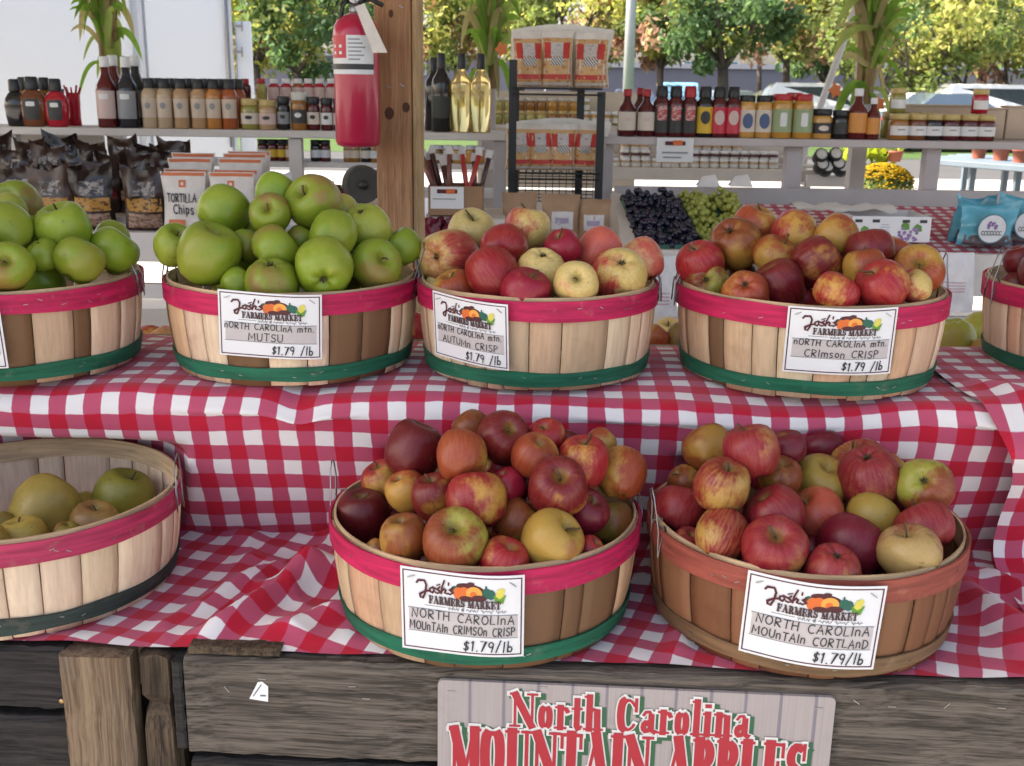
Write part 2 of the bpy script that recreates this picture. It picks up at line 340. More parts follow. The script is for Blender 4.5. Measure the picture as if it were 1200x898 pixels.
# fat display capitals with serifs for the big sign: strokes (points, width)
TK, TN = .235, .075
def sf(x, y, w=.36): return ([(x - w / 2, y), (x + w / 2, y)], TN)
SERIF = {
 'M': (1.12, [([(.14, .03), (.14, .97)], TN * 1.1), ([(.14, .97), (.54, .05)], TK), ([(.54, .05), (.86, .97)], TN), ([(.92, .03), (.92, .97)], TK), sf(.14, .035), sf(.92, .035, .44), sf(.12, .965, .3), sf(.96, .965, .34)]),
 'O': (.92, [(arc(.24, .5, .10, .40, 90, 270), TK), (arc(.62, .5, .10, .40, -90, 90), TK), ([(.22, .93), (.64, .93)], TN), ([(.22, .07), (.64, .07)], TN)]),
 'U': (.95, [([(.2, .97)] + arc(.2 + .26, .3, .26, .22, 180, 270, 5), TK), (arc(.46, .3, .3, .24, 270, 360, 5) + [(.76, .97)], TN * 1.2), sf(.2, .965, .46), sf(.76, .965, .34)]),
 'N': (.98, [([(.15, .03), (.15, .97)], TN * 1.1), ([(.15, .95), (.80, .05)], TK), ([(.82, .03), (.82, .97)], TN * 1.1), sf(.15, .035), sf(.12, .965, .3), sf(.82, .965)]),
 'T': (.84, [([(.42, .03), (.42, .97)], TK), ([(.05, .95), (.79, .95)], TN * 1.2), ([(.06, .96), (.06, .70)], TN), ([(.78, .96), (.78, .70)], TN), sf(.42, .035, .46)]),
 'A': (.98, [([(.14, .03), (.47, .97)], TN), ([(.45, .97), (.78, .03)], TK), ([(.24, .33), (.66, .33)], TN), sf(.14, .035, .3), sf(.78, .035, .44)]),
 'I': (.5, [([(.25, .03), (.25, .97)], TK), sf(.25, .035, .46), sf(.25, .965, .46)]),
 'P': (.84, [([(.22, .03), (.22, .97)], TK), (arc(.46, .71, .17, .2, 80, -80, 7), TK * .9), ([(.2, .95), (.5, .95)], TN), ([(.2, .46), (.5, .46)], TN), sf(.22, .035, .46), sf(.16, .965, .3)]),
 'L': (.8, [([(.22, .03), (.22, .97)], TK), ([(.2, .045), (.74, .045)], TN * 1.2), ([(.73, .03), (.73, .32)], TN), sf(.22, .965, .46), sf(.16, .035, .3)]),
 'E': (.82, [([(.22, .03), (.22, .97)], TK), ([(.2, .045), (.74, .045)], TN * 1.2), ([(.2, .955), (.70, .955)], TN * 1.2), ([(.2, .5), (.54, .5)], TN), ([(.73, .03), (.73, .3)], TN), ([(.70, .97), (.70, .72)], TN), ([(.54, .38), (.54, .62)], TN), sf(.16, .965, .3), sf(.16, .035, .3)]),
 'S': (.74, [(arc(.36, .72, .23, .21, 60, 230, 8) + arc(.36, .28, .23, .21, 60, -120, 8), TK * .85), ([(.62, .97), (.62, .68)], TN), ([(.09, .03), (.09, .32)], TN)]),
 'C': (.86, [(arc(.27, .5, .12, .41, 90, 270), TK), (arc(.42, .5, .33, .43, 90, 40, 5), TN * 1.2), (arc(.42, .5, .33, .43, 270, 320, 5), TN * 1.2), ([(.24, .93), (.44, .93)], TN), ([(.24, .07), (.44, .07)], TN), ([(.74, .96), (.74, .62)], TN * 1.3)]),
 'o': (.62, [(arc(.2, .33, .06, .24, 90, 270), TK * .85), (arc(.4, .33, .06, .24, -90, 90), TK * .85), ([(.18, .6), (.42, .6)], TN), ([(.18, .06), (.42, .06)], TN)]),
 'r': (.56, [([(.2, .03), (.2, .64)], TK * .85), ([(.22, .5), (.34, .62), (.44, .6)], TN * 1.3), ([(.44, .56), (.47, .52)], TK * .6), sf(.2, .035, .42), sf(.12, .63, .2)]),
 't': (.44, [([(.22, .86), (.22, .1), (.27, .04)], TK * .8), ([(.04, .61), (.40, .61)], TN), ([(.26, .05), (.4, .1)], TN)]),
 'h': (.72, [([(.2, .03), (.2, .98)], TK * .85), ([(.24, .52), (.36, .63), (.46, .6)], TN * 1.2), ([(.5, .56), (.52, .03)], TK * .85), sf(.2, .035, .38), sf(.54, .035, .34), sf(.13, .97, .2)]),
 'a': (.62, [([(.42, .5), (.42, .1), (.54, .05)], TK * .8), ([(.12, .52), (.2, .61), (.34, .62), (.42, .52)], TN * 1.2), (arc(.22, .18, .1, .12, 60, 300, 6), TK * .7), ([(.2, .34), (.42, .36)], TN), ([(.22, .05), (.4, .12)], TN)]),
 'l': (.36, [([(.18, .03), (.18, .98)], TK * .85), sf(.18, .035, .36), sf(.12, .97, .2)]),
 'i': (.36, [([(.18, .03), (.18, .64)], TK * .85), ([(.12, .86), (.24, .86)], .13), sf(.18, .035, .36), sf(.12, .63, .2)]),
 'n': (.72, [([(.2, .03), (.2, .64)], TK * .85), ([(.24, .52), (.36, .63), (.46, .6)], TN * 1.2), ([(.5, .56), (.52, .03)], TK * .85), sf(.2, .035, .38), sf(.54, .035, .34), sf(.12, .63, .2)]),
 ' ': (.42, []), 'R': (.9, [([(.22, .03), (.22, .97)], TK), (arc(.44, .72, .17, .2, 80, -80, 7), TK * .85), ([(.2, .95), (.48, .95)], TN), ([(.2, .48), (.46, .48)], TN), ([(.44, .46), (.74, .05)], TK * .9), sf(.22, .035, .46), sf(.16, .965, .3), sf(.78, .035, .24)]),
 'F': (.8, [([(.22, .03), (.22, .97)], TK), ([(.2, .955), (.72, .955)], TN * 1.2), ([(.2, .5), (.54, .5)], TN), ([(.71, .97), (.71, .70)], TN), ([(.54, .38), (.54, .62)], TN), sf(.22, .035, .46), sf(.16, .965, .3)]),
 'K': (.94, [([(.22, .03), (.22, .97)], TK), ([(.72, .95), (.3, .46)], TN), ([(.38, .54), (.76, .05)], TK * .9), sf(.22, .035, .46), sf(.22, .965, .46), sf(.72, .965, .3), sf(.78, .035, .34)]),
}
def serif(mb, text, x, y, h, xs, mp, off, grow=0.0, dx=0, dy=0, m=0):
    k = 0; x0 = x
    for ch in text:
        wd, sts = SERIF[ch]
        for pts, w_ in sts:
            q = [(x + px * xs * h + dx, y + py * h + dy) for px, py in pts]
            if grow:      # the outline also grows past the ends
                (ax, ay), (bx, by) = q[0], q[1]; l = math.hypot(ax - bx, ay - by) or 1; q[0] = (ax + (ax - bx) / l * grow * .5, ay + (ay - by) / l * grow * .5)
                (ax, ay), (bx, by) = q[-1], q[-2]; l = math.hypot(ax - bx, ay - by) or 1; q[-1] = (ax + (ax - bx) / l * grow * .5, ay + (ay - by) / l * grow * .5)
            stroke(mb, q, w_ * h * (.5 + .5 * xs) + grow, mp, off + k * 4e-6, m); k += 1
        x += (wd + .06) * xs * h
    return x - x0
# ------------------------------------------------------------------ ground and the unseen roof, sized to shade the stalls
def sheet(name, x0, x1, y0, y1, z, m, kind='structure'):
    mb = MB(); mb.add([(x0, y0, z), (x1, y0, z), (x1, y1, z), (x0, y1, z)], [(0, 1, 2, 3)], 0, False); return tag(mb.build(name, m), kind=kind)
def ground_mat(name, a, b, sc1, rough=.9):
    n = NT(name); o = n.obj(); f = n.noise(o, sc1, 5, .6); g = n.noise(o, sc1 * 40, 3)
    n.out(n.mix(g, n.mix(f, a, b), n.mix(.25, n.mix(f, a, b), (.02, .02, .02))), rough, .3); n.bump(g, .3, .01); return n.m
sheet('ground', -400, 400, -200, 900, 0, ground_mat('asphalt', (.055, .055, .06), (.085, .085, .085), .3))
sheet('pavement', -40, 40, -30, 20, .004, ground_mat('concrete', (.34, .33, .31), (.46, .44, .41), .5))
sheet('lawn', -60, 60, 26, 33, .006, ground_mat('turf', (.03, .07, .012), (.06, .11, .02), .6))
M_ROOF = plain('roof_boards', (.50, .46, .40), .8, .15, 3)  # pale tone picked so the underside bounces light onto the stand
rb = MB(); rb.box((0, 4.05, 3.25), (26, 7.6, .12))
for i in range(-6, 7): rb.box((i * 2.0, 4.05, 3.10), (.09, 7.5, .18))
tag(rb.build('roof', M_ROOF), kind='structure')

# ------------------------------------------------------------------ timber bins and the sign at the front
ZL, ZU = .862, 1.10                       # tops of the lower and the upper tier
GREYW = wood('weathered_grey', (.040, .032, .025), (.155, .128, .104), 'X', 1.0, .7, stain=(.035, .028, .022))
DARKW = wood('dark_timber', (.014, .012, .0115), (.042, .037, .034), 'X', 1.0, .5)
TANW = wood('tan_timber', (.105, .066, .040), (.25, .175, .11), 'Z', .8, .6, stain=(.15, .13, .115))
SPLW = wood('splintered_timber', (.026, .018, .012), (.115, .078, .048), 'Z', 1.0, .8)
STEEL = plain('steel', (.34, .34, .35), .45, .1, 60, .5, 1)

pl, pr = PZ(214, 771, .858), PZ(1230, 811, .858)
ax = (pr - pl); ax.z = 0; ANG = math.atan2(ax.y, ax.x); LEN = ax.length; ax.normalize(); ay = Vector((-ax.y, ax.x, 0))
def fr(s, t, z): return pl + ax * s + ay * t + Vector((0, 0, z - pl.z))      # along the plank, behind its face, height
def slab(mb, s0, s1, t0, t1, z0, z1, bev=.004, m=0):
    M = Matrix.Translation(fr((s0 + s1) / 2, (t0 + t1) / 2, (z0 + z1) / 2)) @ Matrix.Rotation(ANG, 4, 'Z'); mb.box(None, (s1 - s0, t1 - t0, z1 - z0), m=m, M=M, bev=bev)
def rough_board(mb, s0, s1, t0, t1, z0, z1, seed, amp=.0025, axis='s', n=60):
    """a board with worn, slightly wandering edges; the ring of four corners is swept along its length"""
    vs = []
    for i in range(n + 1):
        f = i / n
        if axis == 's':
            s = lerp(s0, s1, f); e = [amp * nz(f * 9 * (s1 - s0) * 6, seed, k * 3.3) + amp * .5 * nz(f * 60 * (s1 - s0), seed + 5, k) for k in range(8)]
            c = amp * 1.3
            ring = [(s, t0, z0 + c), (s, t0 + c + e[1], z0 + e[2]), (s, t1, z0 + e[3]), (s, t1, z1 + e[4]), (s, t0 + c * 2 + e[5], z1 + e[6]), (s, t0 + e[7] * .4, z1 - c * 1.5)]
        else:
            z = lerp(z0, z1, f); e = [amp * nz(f * 8, seed, k * 3.3) + amp * .6 * nz(f * 40, seed + 5, k) for k in range(8)]
            c = amp * 1.5
            ring = [(s0 + e[0], t0 + c, z), (s0 + c, t0 + e[1], z), (s1 - c + e[2], t0, z), (s1 + e[3], t0 + c, z), (s1, t1, z), (s0, t1, z)]
        vs += [fr(*r) for r in ring]
    k = 6; fs = [(j * k + i, j * k + (i + 1) % k, (j + 1) * k + (i + 1) % k, (j + 1) * k + i) for j in range(n) for i in range(k)]
    fs += [tuple(range(k - 1, -1, -1)), tuple(n * k + i for i in range(k))]
    if axis == 'z': fs = [f[::-1] for f in fs]
    mb.add(vs, [f[::-1] for f in fs], 0, False)
binr = tag(empty('wooden_bin', fr(.4, .3, 0)), 'weathered grey timber bin whose broad front plank carries the apple sign', 'bin')
m = MB(); rough_board(m, 0, LEN, 0, .028, .733, .858, 1); m.build('front_plank', GREYW, binr)
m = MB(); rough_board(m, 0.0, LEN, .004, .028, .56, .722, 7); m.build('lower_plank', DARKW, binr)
m = MB(); rough_board(m, -.014, -.002, -.002, .05, .74, .853, 3, .0015, 'z', 24); m.build('edge_board', DARKW, binr)
m = MB(); rough_board(m, .004, .112, .006, .030, .8585, .868, 13, .002); m.build('ledge_strip', SPLW, binr)
m = MB(); rough_board(m, .86, LEN, .030, .07, .845, .858, 15, .002); m.build('ledge_strip', DARKW, binr)
# splintered corner post, top broken away
m = MB(); vs = []; N = 26
for i in range(N + 1):
    z = lerp(.45, .853, i / N)
    for k in range(14):
        a = 2 * PI * k / 14; q = max(abs(math.cos(a)), abs(math.sin(a)))
        rx, ry = .021 / q, .03 / q; g = 1 + .22 * nz(k * 2.1, z * 9, 3) - (.35 * sm(.80, .79, z) * sm(.77, .785, z))
        zz = z + (.014 * nz(k * 1.7, 5) if i == N else 0)
        vs.append(fr(-.036 + rx * g * math.cos(a), .032 + ry * g * math.sin(a), zz))
fs = [(j * 14 + i, j * 14 + (i + 1) % 14, (j + 1) * 14 + (i + 1) % 14, (j + 1) * 14 + i) for j in range(N) for i in range(14)] + [tuple(N * 14 + i for i in range(14))]
m.add(vs, fs, 0, False); m.build('corner_post', SPLW, binr)
for (s, z, a) in ((.092, .835, .1), (.197, .83, -.05), (.213, .815, 0), (.77, .836, .6), (.81, .832, 0), (.87, .836, -.8), (.93, .836, .05), (.05, .82, .9)):
    m = MB(); p = fr(s, -.0008, z); m.box(None, (.009, .0008, .0009), M=Matrix.Translation(p) @ Matrix.Rotation(ANG, 4, 'Z') @ Matrix.Rotation(a, 4, 'Y')); m.build('staple', STEEL, binr)
# scrap of a torn label still stuck to the plank
PAPER = plain('white_paper', (.72, .72, .73), .6, .04, 30)
m = MB(); t = fr(.088, -.0012, .82)
def pk(x, y, off): return t + ax * x + ay * (-off) + Vector((0, 0, y))
poly(m, [(-.012, -.011), (.010, -.014), (.011, .006), (.004, .012), (-.001, .011)], pk, 0)
sc_l = tag(m.build('torn_label', PAPER, origin=t), 'torn white paper scrap stuck on the grey plank left of the sign', 'paper scrap')
m = MB(); stroke(m, [(-.007, -.007), (.003, .008)], .0012, pk, .0004); stroke(m, [(.002, -.006), (.007, -.006)], .002, pk, .0004); m.build('printed_mark', plain('grey_ink', (.12, .12, .14), .6), sc_l)

binl = tag(empty('wooden_bin', fr(-.2, .3, 0)), 'blackened timber bin with a stout tan corner post at the lower left', 'bin')
m = MB(); rough_board(m, -.150, -.066, .002, .03, .50, .853, 21, .003, 'z', 30)
m.build('corner_post', TANW, binl)
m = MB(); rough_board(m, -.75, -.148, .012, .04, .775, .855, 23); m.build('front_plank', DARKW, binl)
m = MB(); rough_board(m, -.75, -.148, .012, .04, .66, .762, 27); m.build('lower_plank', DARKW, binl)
m = MB(); m.lathe([(.0035, 0), (.0035, .002), (.001, .0025)], seg=10, M=Matrix.Translation(fr(-.154, .0115, .788)) @ Matrix.Rotation(PI / 2, 4, 'X')); m.build('screw', plain('brass_screw', (.45, .30, .14), .4, metal=1), binl)
m = MB(); slab(m, -.75, LEN, .09, .10, .05, .85, 0); m.build('shade_panel', plain('shade_black', (.02, .018, .016), .9), binl)  # added dark sheet; its colour stands for the shaded void inside the bins

# the apple sign
def sign_mat():
    n = NT('printed_barnwood'); uv = n.n('TexCoord').outputs['UV']; g = n.noise(n.scl(uv, (3, 160, 1)), 1, 4); g2 = n.noise(n.scl(uv, (160, 3, 1)), 1, 4)
    sep = n.n('SeparateXYZ'); n.l(uv, sep.inputs[0]); t = n.math('PINGPONG', n.math('ADD', n.math('MULTIPLY', sep.outputs[0], 11.5), n.math('MULTIPLY', g2, .10)), .5)
    ln = n.step(t, .075, .02); kn = n.step(n.noise(uv, 6, 4, .6), .58, .75)
    c = n.mix(g2, (.27, .235, .225), (.40, .35, .34)); c = n.mix(n.math('MULTIPLY', ln, .75), c, (.13, .12, .16)); c = n.mix(n.math('MULTIPLY', kn, .4), c, (.22, .19, .20))
    n.out(c, .45, .4); return n.m
q0, q1 = PZ(513, 797, .835), None
def on_plank(u, v, t):      # the point of the plane t in front of the plank that a pixel looks at
    d = ray(u, v); k = ((fr(0, -t, .8) - CAM).dot(ay)) / d.dot(ay); return CAM + d * k
tl, tr = on_plank(513, 797, .007), on_plank(980, 818, .007)
sx = (tr - tl); SW = sx.length; sx.normalize(); sn = -ay.normalized(); sy = sn.cross(sx).normalized(); SH = SW * .36
def smap(x, y, off): return tl + sx * x + sy * (y) + sn * off      # y is 0 at the top edge and negative below
sg = tag(empty('sign_board', tl + sx * SW / 2 - sy * SH), 'printed board sign reading North Carolina Mountain Apples in red letters', 'sign')
m = MB(); r = .006; out = []
for (cx, cy, a0) in ((SW - r, -r, 0), (r, -r, 90), (r, -SH + r, 180), (SW - r, -SH + r, 270)): out += arc(cx, cy, r, r, a0, a0 + 90, 4)
n_ = len(out); vs = [smap(x, y, 0) for x, y in out] + [smap(x, y, -.005) for x, y in out]
o0 = 0; m.add(vs, [tuple(range(n_)), tuple(range(2 * n_ - 1, n_ - 1, -1))] + [(i, n_ + i, n_ + (i + 1) % n_, (i + 1) % n_) for i in range(n_)], 0, False)
for i, (x, y) in enumerate(out * 2): m.uv[i] = (x / SW, y / SW)
m.build('board', sign_mat(), sg)
RED = plain('sign_red', (.36, .006, .022), .4, .08); GRN = plain('sign_green', (.01, .09, .035), .4); WHT = plain('sign_white', (.62, .60, .58), .45)
def sign_line(text, x0, x1, y, h):
    w1 = sum((SERIF[c][0] + .06) for c in text) * h; xs = (x1 - x0) / w1 * 1.0
    for nm, mt, off, gr, dx, dy in (('letter_shadow', GRN, .0006, .0052, .0042, -.0030), ('letter_outline', WHT, .0012, .0034, 0, 0), ('lettering', RED, .0019, 0, 0, 0)):
        b = MB(); serif(b, text, x0, y, h, xs, smap, off, gr, dx, dy); b.build(nm, mt, sg)
k = SW / 467.0
sign_line('North Carolina', 88 * k, 372 * k, -57 * k, 46 * k)
sign_line('MOUNTAIN APPLES', 16 * k, 442 * k, -131 * k, 70 * k)
for (x, y) in ((.035, -.03), (.27, -.006), (.96, -.03)): m = MB(); m.box(None, (.009, .0008, .0009), M=Matrix.Translation(smap(x * SW, y * SW, .0006)) @ Matrix.Rotation(ANG, 4, 'Z')); m.build('staple', STEEL, sg)

# ------------------------------------------------------------------ tiered stand under the cloths
STANDW = plain('stand_boards', (.20, .15, .10), .85, .3, 9)
st = tag(empty('display_stand', (0, 1.5, 0)), 'two tier board stand hidden beneath the red gingham cloths', 'stand')
def rbx(x0, x1, y0, y1, z0, z1, mb): mb.box(None, (x1 - x0, y1 - y0, z1 - z0), M=Matrix.Rotation(math.radians(-1.8), 4, 'Z') @ Matrix.Translation(Vector(((x0 + x1) / 2, (y0 + y1) / 2, (z0 + z1) / 2))))
m = MB(); rbx(-1.2, 1.2, 1.17, 1.54, .80, ZL - .012, m); m.build('lower_deck', STANDW, st)
m = MB(); rbx(-1.2, 1.2, 1.56, 1.80, ZL - .05, ZU - .034, m); m.build('upper_riser', STANDW, st)
m = MB(); rbx(-1.2, 1.2, 1.46, 1.80, ZU - .034, ZU - .012, m); m.build('upper_deck', STANDW, st)
for sx_ in (-1.1, 1.1):
    m = MB(); rbx(sx_ - .04, sx_ + .04, 1.5, 1.58, 0, .80, m); m.build('leg', STANDW, st)

GING = gingham('red_gingham')
YA = math.radians(-1.8); CY_, SY_ = math.cos(YA), math.sin(YA)
def stand(x, y, z): return Vector((x * CY_ - y * SY_, x * SY_ + y * CY_, z))
def prof_pt(prof, L, s):
    s *= L[-1]
    for i in range(len(prof) - 1):
        if s <= L[i + 1] or i == len(prof) - 2:
            t = (s - L[i]) / (L[i + 1] - L[i]); return lerp(prof[i][0], prof[i + 1][0], t), lerp(prof[i][1], prof[i + 1][1], t)
def smooth_prof(p, it=3):
    for _ in range(it):
        q = [p[0]]
        for a, b in zip(p, p[1:]): q += [(lerp(a[0], b[0], .25), lerp(a[1], b[1], .25)), (lerp(a[0], b[0], .75), lerp(a[1], b[1], .75))]
        p = q + [p[-1]]
    return p
def plen(p):
    L = [0]
    for a, b in zip(p, p[1:]): L.append(L[-1] + math.hypot(a[0] - b[0], a[1] - b[1]))
    return L
def cloth(name, label, prof, x0, x1, disp, rot=0.0, edge=None, nx=220, ns=150, warp=.0, uoff=0.0):
    pr_ = smooth_prof(prof); L = plen(pr_); m = MB(); W = x1 - x0; cr, sr = math.cos(rot), math.sin(rot)
    def fn(t, s):
        y, z = prof_pt(pr_, L, s); xa = x0; xb = x1
        if edge: xa = x0 + edge(s)
        x = lerp(xa, xb, t); dx, dy, dz = disp(x, s, y, z); return stand(x + dx, y + dy, z + dz)
    def uv(t, s):
        x = (x0 + (edge(s) if edge else 0)) * (1 - t) + x1 * t; q = s * L[-1]
        x += warp * nz(x * 4, q * 4, 1); q += warp * nz(x * 4, q * 4, 9)
        return (x * cr - q * sr + uoff + 5, x * sr + q * cr + 5)
    m.grid(nx, ns, fn, 0, uv); o = m.build(name, GING, origin=(0, 1.4, 1.0)); return tag(o, label, 'tablecloth')
# upper tier cloth with its drop
def ridge(x, y, ax_, ay_, bx, by, w_, h):
    dx, dy = bx - ax_, by - ay_; l2 = dx * dx + dy * dy; t = ((x - ax_) * dx + (y - ay_) * dy) / l2; f = min(1, max(0, t))
    d = math.hypot(x - ax_ - f * dx, y - ay_ - f * dy); return h * math.exp(-(d / w_) ** 2) * (.35 + .65 * math.sin(PI * min(1, max(0, .1 + .8 * t))))
UP = [(1.86, ZU - .06), (1.80, ZU - .004), (1.44, ZU), (1.412, ZU - .002), (1.402, ZU - .02), (1.406, ZU - .05), (1.430, ZL + .11), (1.462, ZL + .03), (1.478, ZL + .006), (1.475, ZL - .004), (1.455, ZL - .004)]
def dent(x, y, z):
    w_ = stand(x, y, z); k = 0
    for (bx, by, R) in ((-.031, 1.287, .198), (.364, 1.275, .198), (-.639, 1.344, .212)):
        dx = w_.x - bx
        if abs(dx) < R + .05 and z < ZL + .17:
            need = by + math.sqrt(max(0, (R + .005) ** 2 - dx * dx)) * (1 if abs(dx) < R + .005 else 0)
            k = max(k, (need - w_.y) * sm(ZL + .17, ZL + .14, z))
    return k
def dispA(x, s, y, z):
    drop = sm(ZU - .005, ZU - .05, z); top = 1 - drop
    low_ = sm(ZL + .14, ZL + .01, z); cr_ = lambda f_, q_: (1 - abs(2 * nz(x * f_, z * f_ * .8, q_))) ** 4
    dy = -drop * (.016 * nz(x * 5, z * 6, 3) + .007 * nz(x * 13, z * 11, 8) + .007 * cr_(5, 21) + .004 * cr_(11, 33) + low_ * (.016 + .022 * nz(x * 7.5, 2.5, 6) + .050 * math.exp(-((x + .21) / .075) ** 2) + .030 * math.exp(-((x - .14) / .05) ** 2)) - .020 * math.exp(-((x + .372) / .022) ** 2) * sm(ZL, ZL + .08, z) + .022 * sm(-.385, -.40, x) * sm(-.62, -.45, x) + ridge(x, z, -.38, 1.09, -.37, .87, .018, 0.0416) + ridge(x, z, -.33, 1.09, -.16, 1.03, .015, 0.0224) + ridge(x, z, -.36, 1.075, -.10, .99, .02, 0.0192)
                 + ridge(x, z, -.06, 1.03, .20, 1.085, .018, 0.0160) + ridge(x, z, .58, 1.09, .66, .97, .022, 0.0448) + ridge(x, z, -.75, 1.05, -.45, .98, .02, 0.0160) + ridge(x, z, -.2, .93, .02, .90, .02, 0.0192))
    dz = top * (.004 * nz(x * 8, y * 9, 4) + .0035) + ridge(x, y, -.42, 1.47, -.30, 1.42, .03, .010) * top - .012 * sm(.35, .6, x) * sm(1.44, 1.40, y) * 0
    dz += drop * .012 * nz(x * 3.2, 5, 1) * sm(ZU - .13, ZU - .02, z)
    ed_ = sm(1.50, 1.405, y); dy += -.012 * nz(x * 4.3, 7.7, 2) * ed_ * top; dz -= ed_ * (.006 + .010 * nz(x * 5.1, 3.3, 8) + .016 * math.exp(-((x + .33) / .035) ** 2)) * sm(ZU - .06, ZU - .01, z); dz += low_ * (.030 * math.exp(-((x + .20) / .06) ** 2)) + drop * .010 * nz(x * 6, z * 5, 51)
    dy = max(dy, dent(x, y, z)) if drop > .5 else dy
    return (.004 * nz(x * 7, z * 7, 12) * drop, dy, dz)
cloth('tablecloth', 'red gingham cloth covering the upper tier and hanging down in a creased drop', UP, -1.15, .74, dispA, warp=.004)
# cloth at the right end, lapped over it
def dispC(x, s, y, z):
    drop = sm(ZU - .005, ZU - .05, z)
    return (0, -.030 * drop - .012 * (1 - drop) * 0 - drop * (.010 * nz(x * 6, z * 6, 31) + .03 * sm(.12, 0.0, x - .585 - .05 * drop)), (.010 + .003 * nz(x * 9, y * 9, 14)) * (1 - drop) + ridge(x, y, .60, 1.5, .66, 1.4, .02, .012) * (1 - drop))
UPC = [(1.86, ZU - .06), (1.80, ZU + .000), (1.44, ZU), (1.41, ZU - .002), (1.400, ZU - .02), (1.412, ZU - .06), (1.455, ZL + .10), (1.47, ZL + .03), (1.40, ZL + .008), (1.25, ZL + .008), (1.15, ZL + .008)]
cloth('tablecloth', 'red gingham cloth at the right end, lapped over the longer cloth', UPC, .565, 1.2, dispC, edge=lambda s: .046 * sm(.42, .58, s) - .02 * sm(.75, 1, s), nx=110, ns=140, warp=.004, uoff=.013)
# lower tier cloth, lying askew with loose folds
LOW = [(1.55, ZL + .002), (1.50, ZL + .008), (1.44, ZL + .004), (1.30, ZL), (1.20, ZL), (1.165, ZL - .001), (1.142, ZL - .003)]
def dispB(x, s, y, z):
    f = sm(1.14, 1.19, y) * sm(1.54, 1.44, y)
    bask = 0
    for (bx, by) in ((-.03, 1.28), (.355, 1.28), (-.60, 1.32)): bask = max(bask, sm(.22, .15, math.hypot(x - bx, y - by)))
    f *= (1 - bask)
    cb_ = lambda f_, q_: (1 - abs(2 * nz((x + .5 * y) * f_, (y - .8 * x) * f_ * .5, q_))) ** 4
    d = .006 * nz(x * 9, y * 9, 2) + .004 * nz(x * 22, y * 16, 6) + .008 * cb_(7, 3) + .005 * cb_(14, 5)
    d += ridge(x, y, -.40, 1.16, -.27, 1.38, 0.0176, 0.0299) + ridge(x, y, -.47, 1.20, -.36, 1.36, 0.0144, 0.0184) + ridge(x, y, -.30, 1.19, -.16, 1.30, 0.0160, 0.0161) + ridge(x, y, -.36, 1.30, -.15, 1.37, 0.0160, 0.0253) + ridge(x, y, .16, 1.17, .19, 1.38, 0.0160, 0.0161)
    d += ridge(x, y, .60, 1.16, .54, 1.36, 0.0240, 0.0253) + ridge(x, y, .72, 1.2, .60, 1.38, 0.0240, 0.0207)
    ed = sm(1.20, 1.14, y)
    return (.006 * nz(x * 6, y * 6, 17), ed * (-.003 - .02 * x - .007 * nz(x * 5, 3, 3)), d * f + .002 + ed * (.006 * nz(x * 10, 1, 5) + .003))
cloth('tablecloth', 'red gingham cloth lying askew with loose folds under the lower baskets', LOW, -1.1, 1.15, dispB, rot=math.radians(-17), nx=300, ns=110, warp=.012, uoff=.01)
# ------------------------------------------------------------------ bushel baskets
CREAM, TAN_, BRN, PINK = (.72, .55, .39), (.56, .39, .25), (.165, .085, .042), (.62, .38, .235)
STAVE = stave_mat('basket_staves')
HOOPS = {'pink': hoop_mat('red_hoop', (.43, .012, .072), (.55, .25, .22), .25), 'dull': hoop_mat('faded_red_hoop', (.38, .03, .085), (.42, .2, .15), .3),
         'brown': hoop_mat('worn_red_hoop', (.27, .065, .045), (.42, .22, .13), .6), 'green': hoop_mat('green_hoop', (.010, .115, .065), (.25, .25, .17), .25),
         'dark': hoop_mat('dark_green_hoop', (.028, .045, .040), (.16, .13, .1), .4), 'wood': hoop_mat('wooden_hoop', (.17, .10, .052), (.35, .24, .15), .4),
         'inner': hoop_mat('pale_hoop', (.52, .37, .22), (.35, .24, .12), .4)}
INK, INK2 = plain('marker_ink', (.025, .025, .03), .6), plain('print_ink', (.20, .20, .22), .7)
MAROON = plain('maroon_ink', (.07, .006, .012), .6); LOGOC = {k: plain('print_' + k, c, .55, .1) for k, c in dict(orange=(.62, .13, .025), squash=(.75, .33, .06), green=(.01, .10, .07), corn=(.62, .55, .09), leaf=(.10, .27, .03), dark=(.07, .01, .015)).items()}
GREYBAND = plain('grey_print', (.47, .43, .43), .6, .03); CARD = plain('card_paper', (.68, .69, .71), .45, .03, 20)
BASKETS = {}
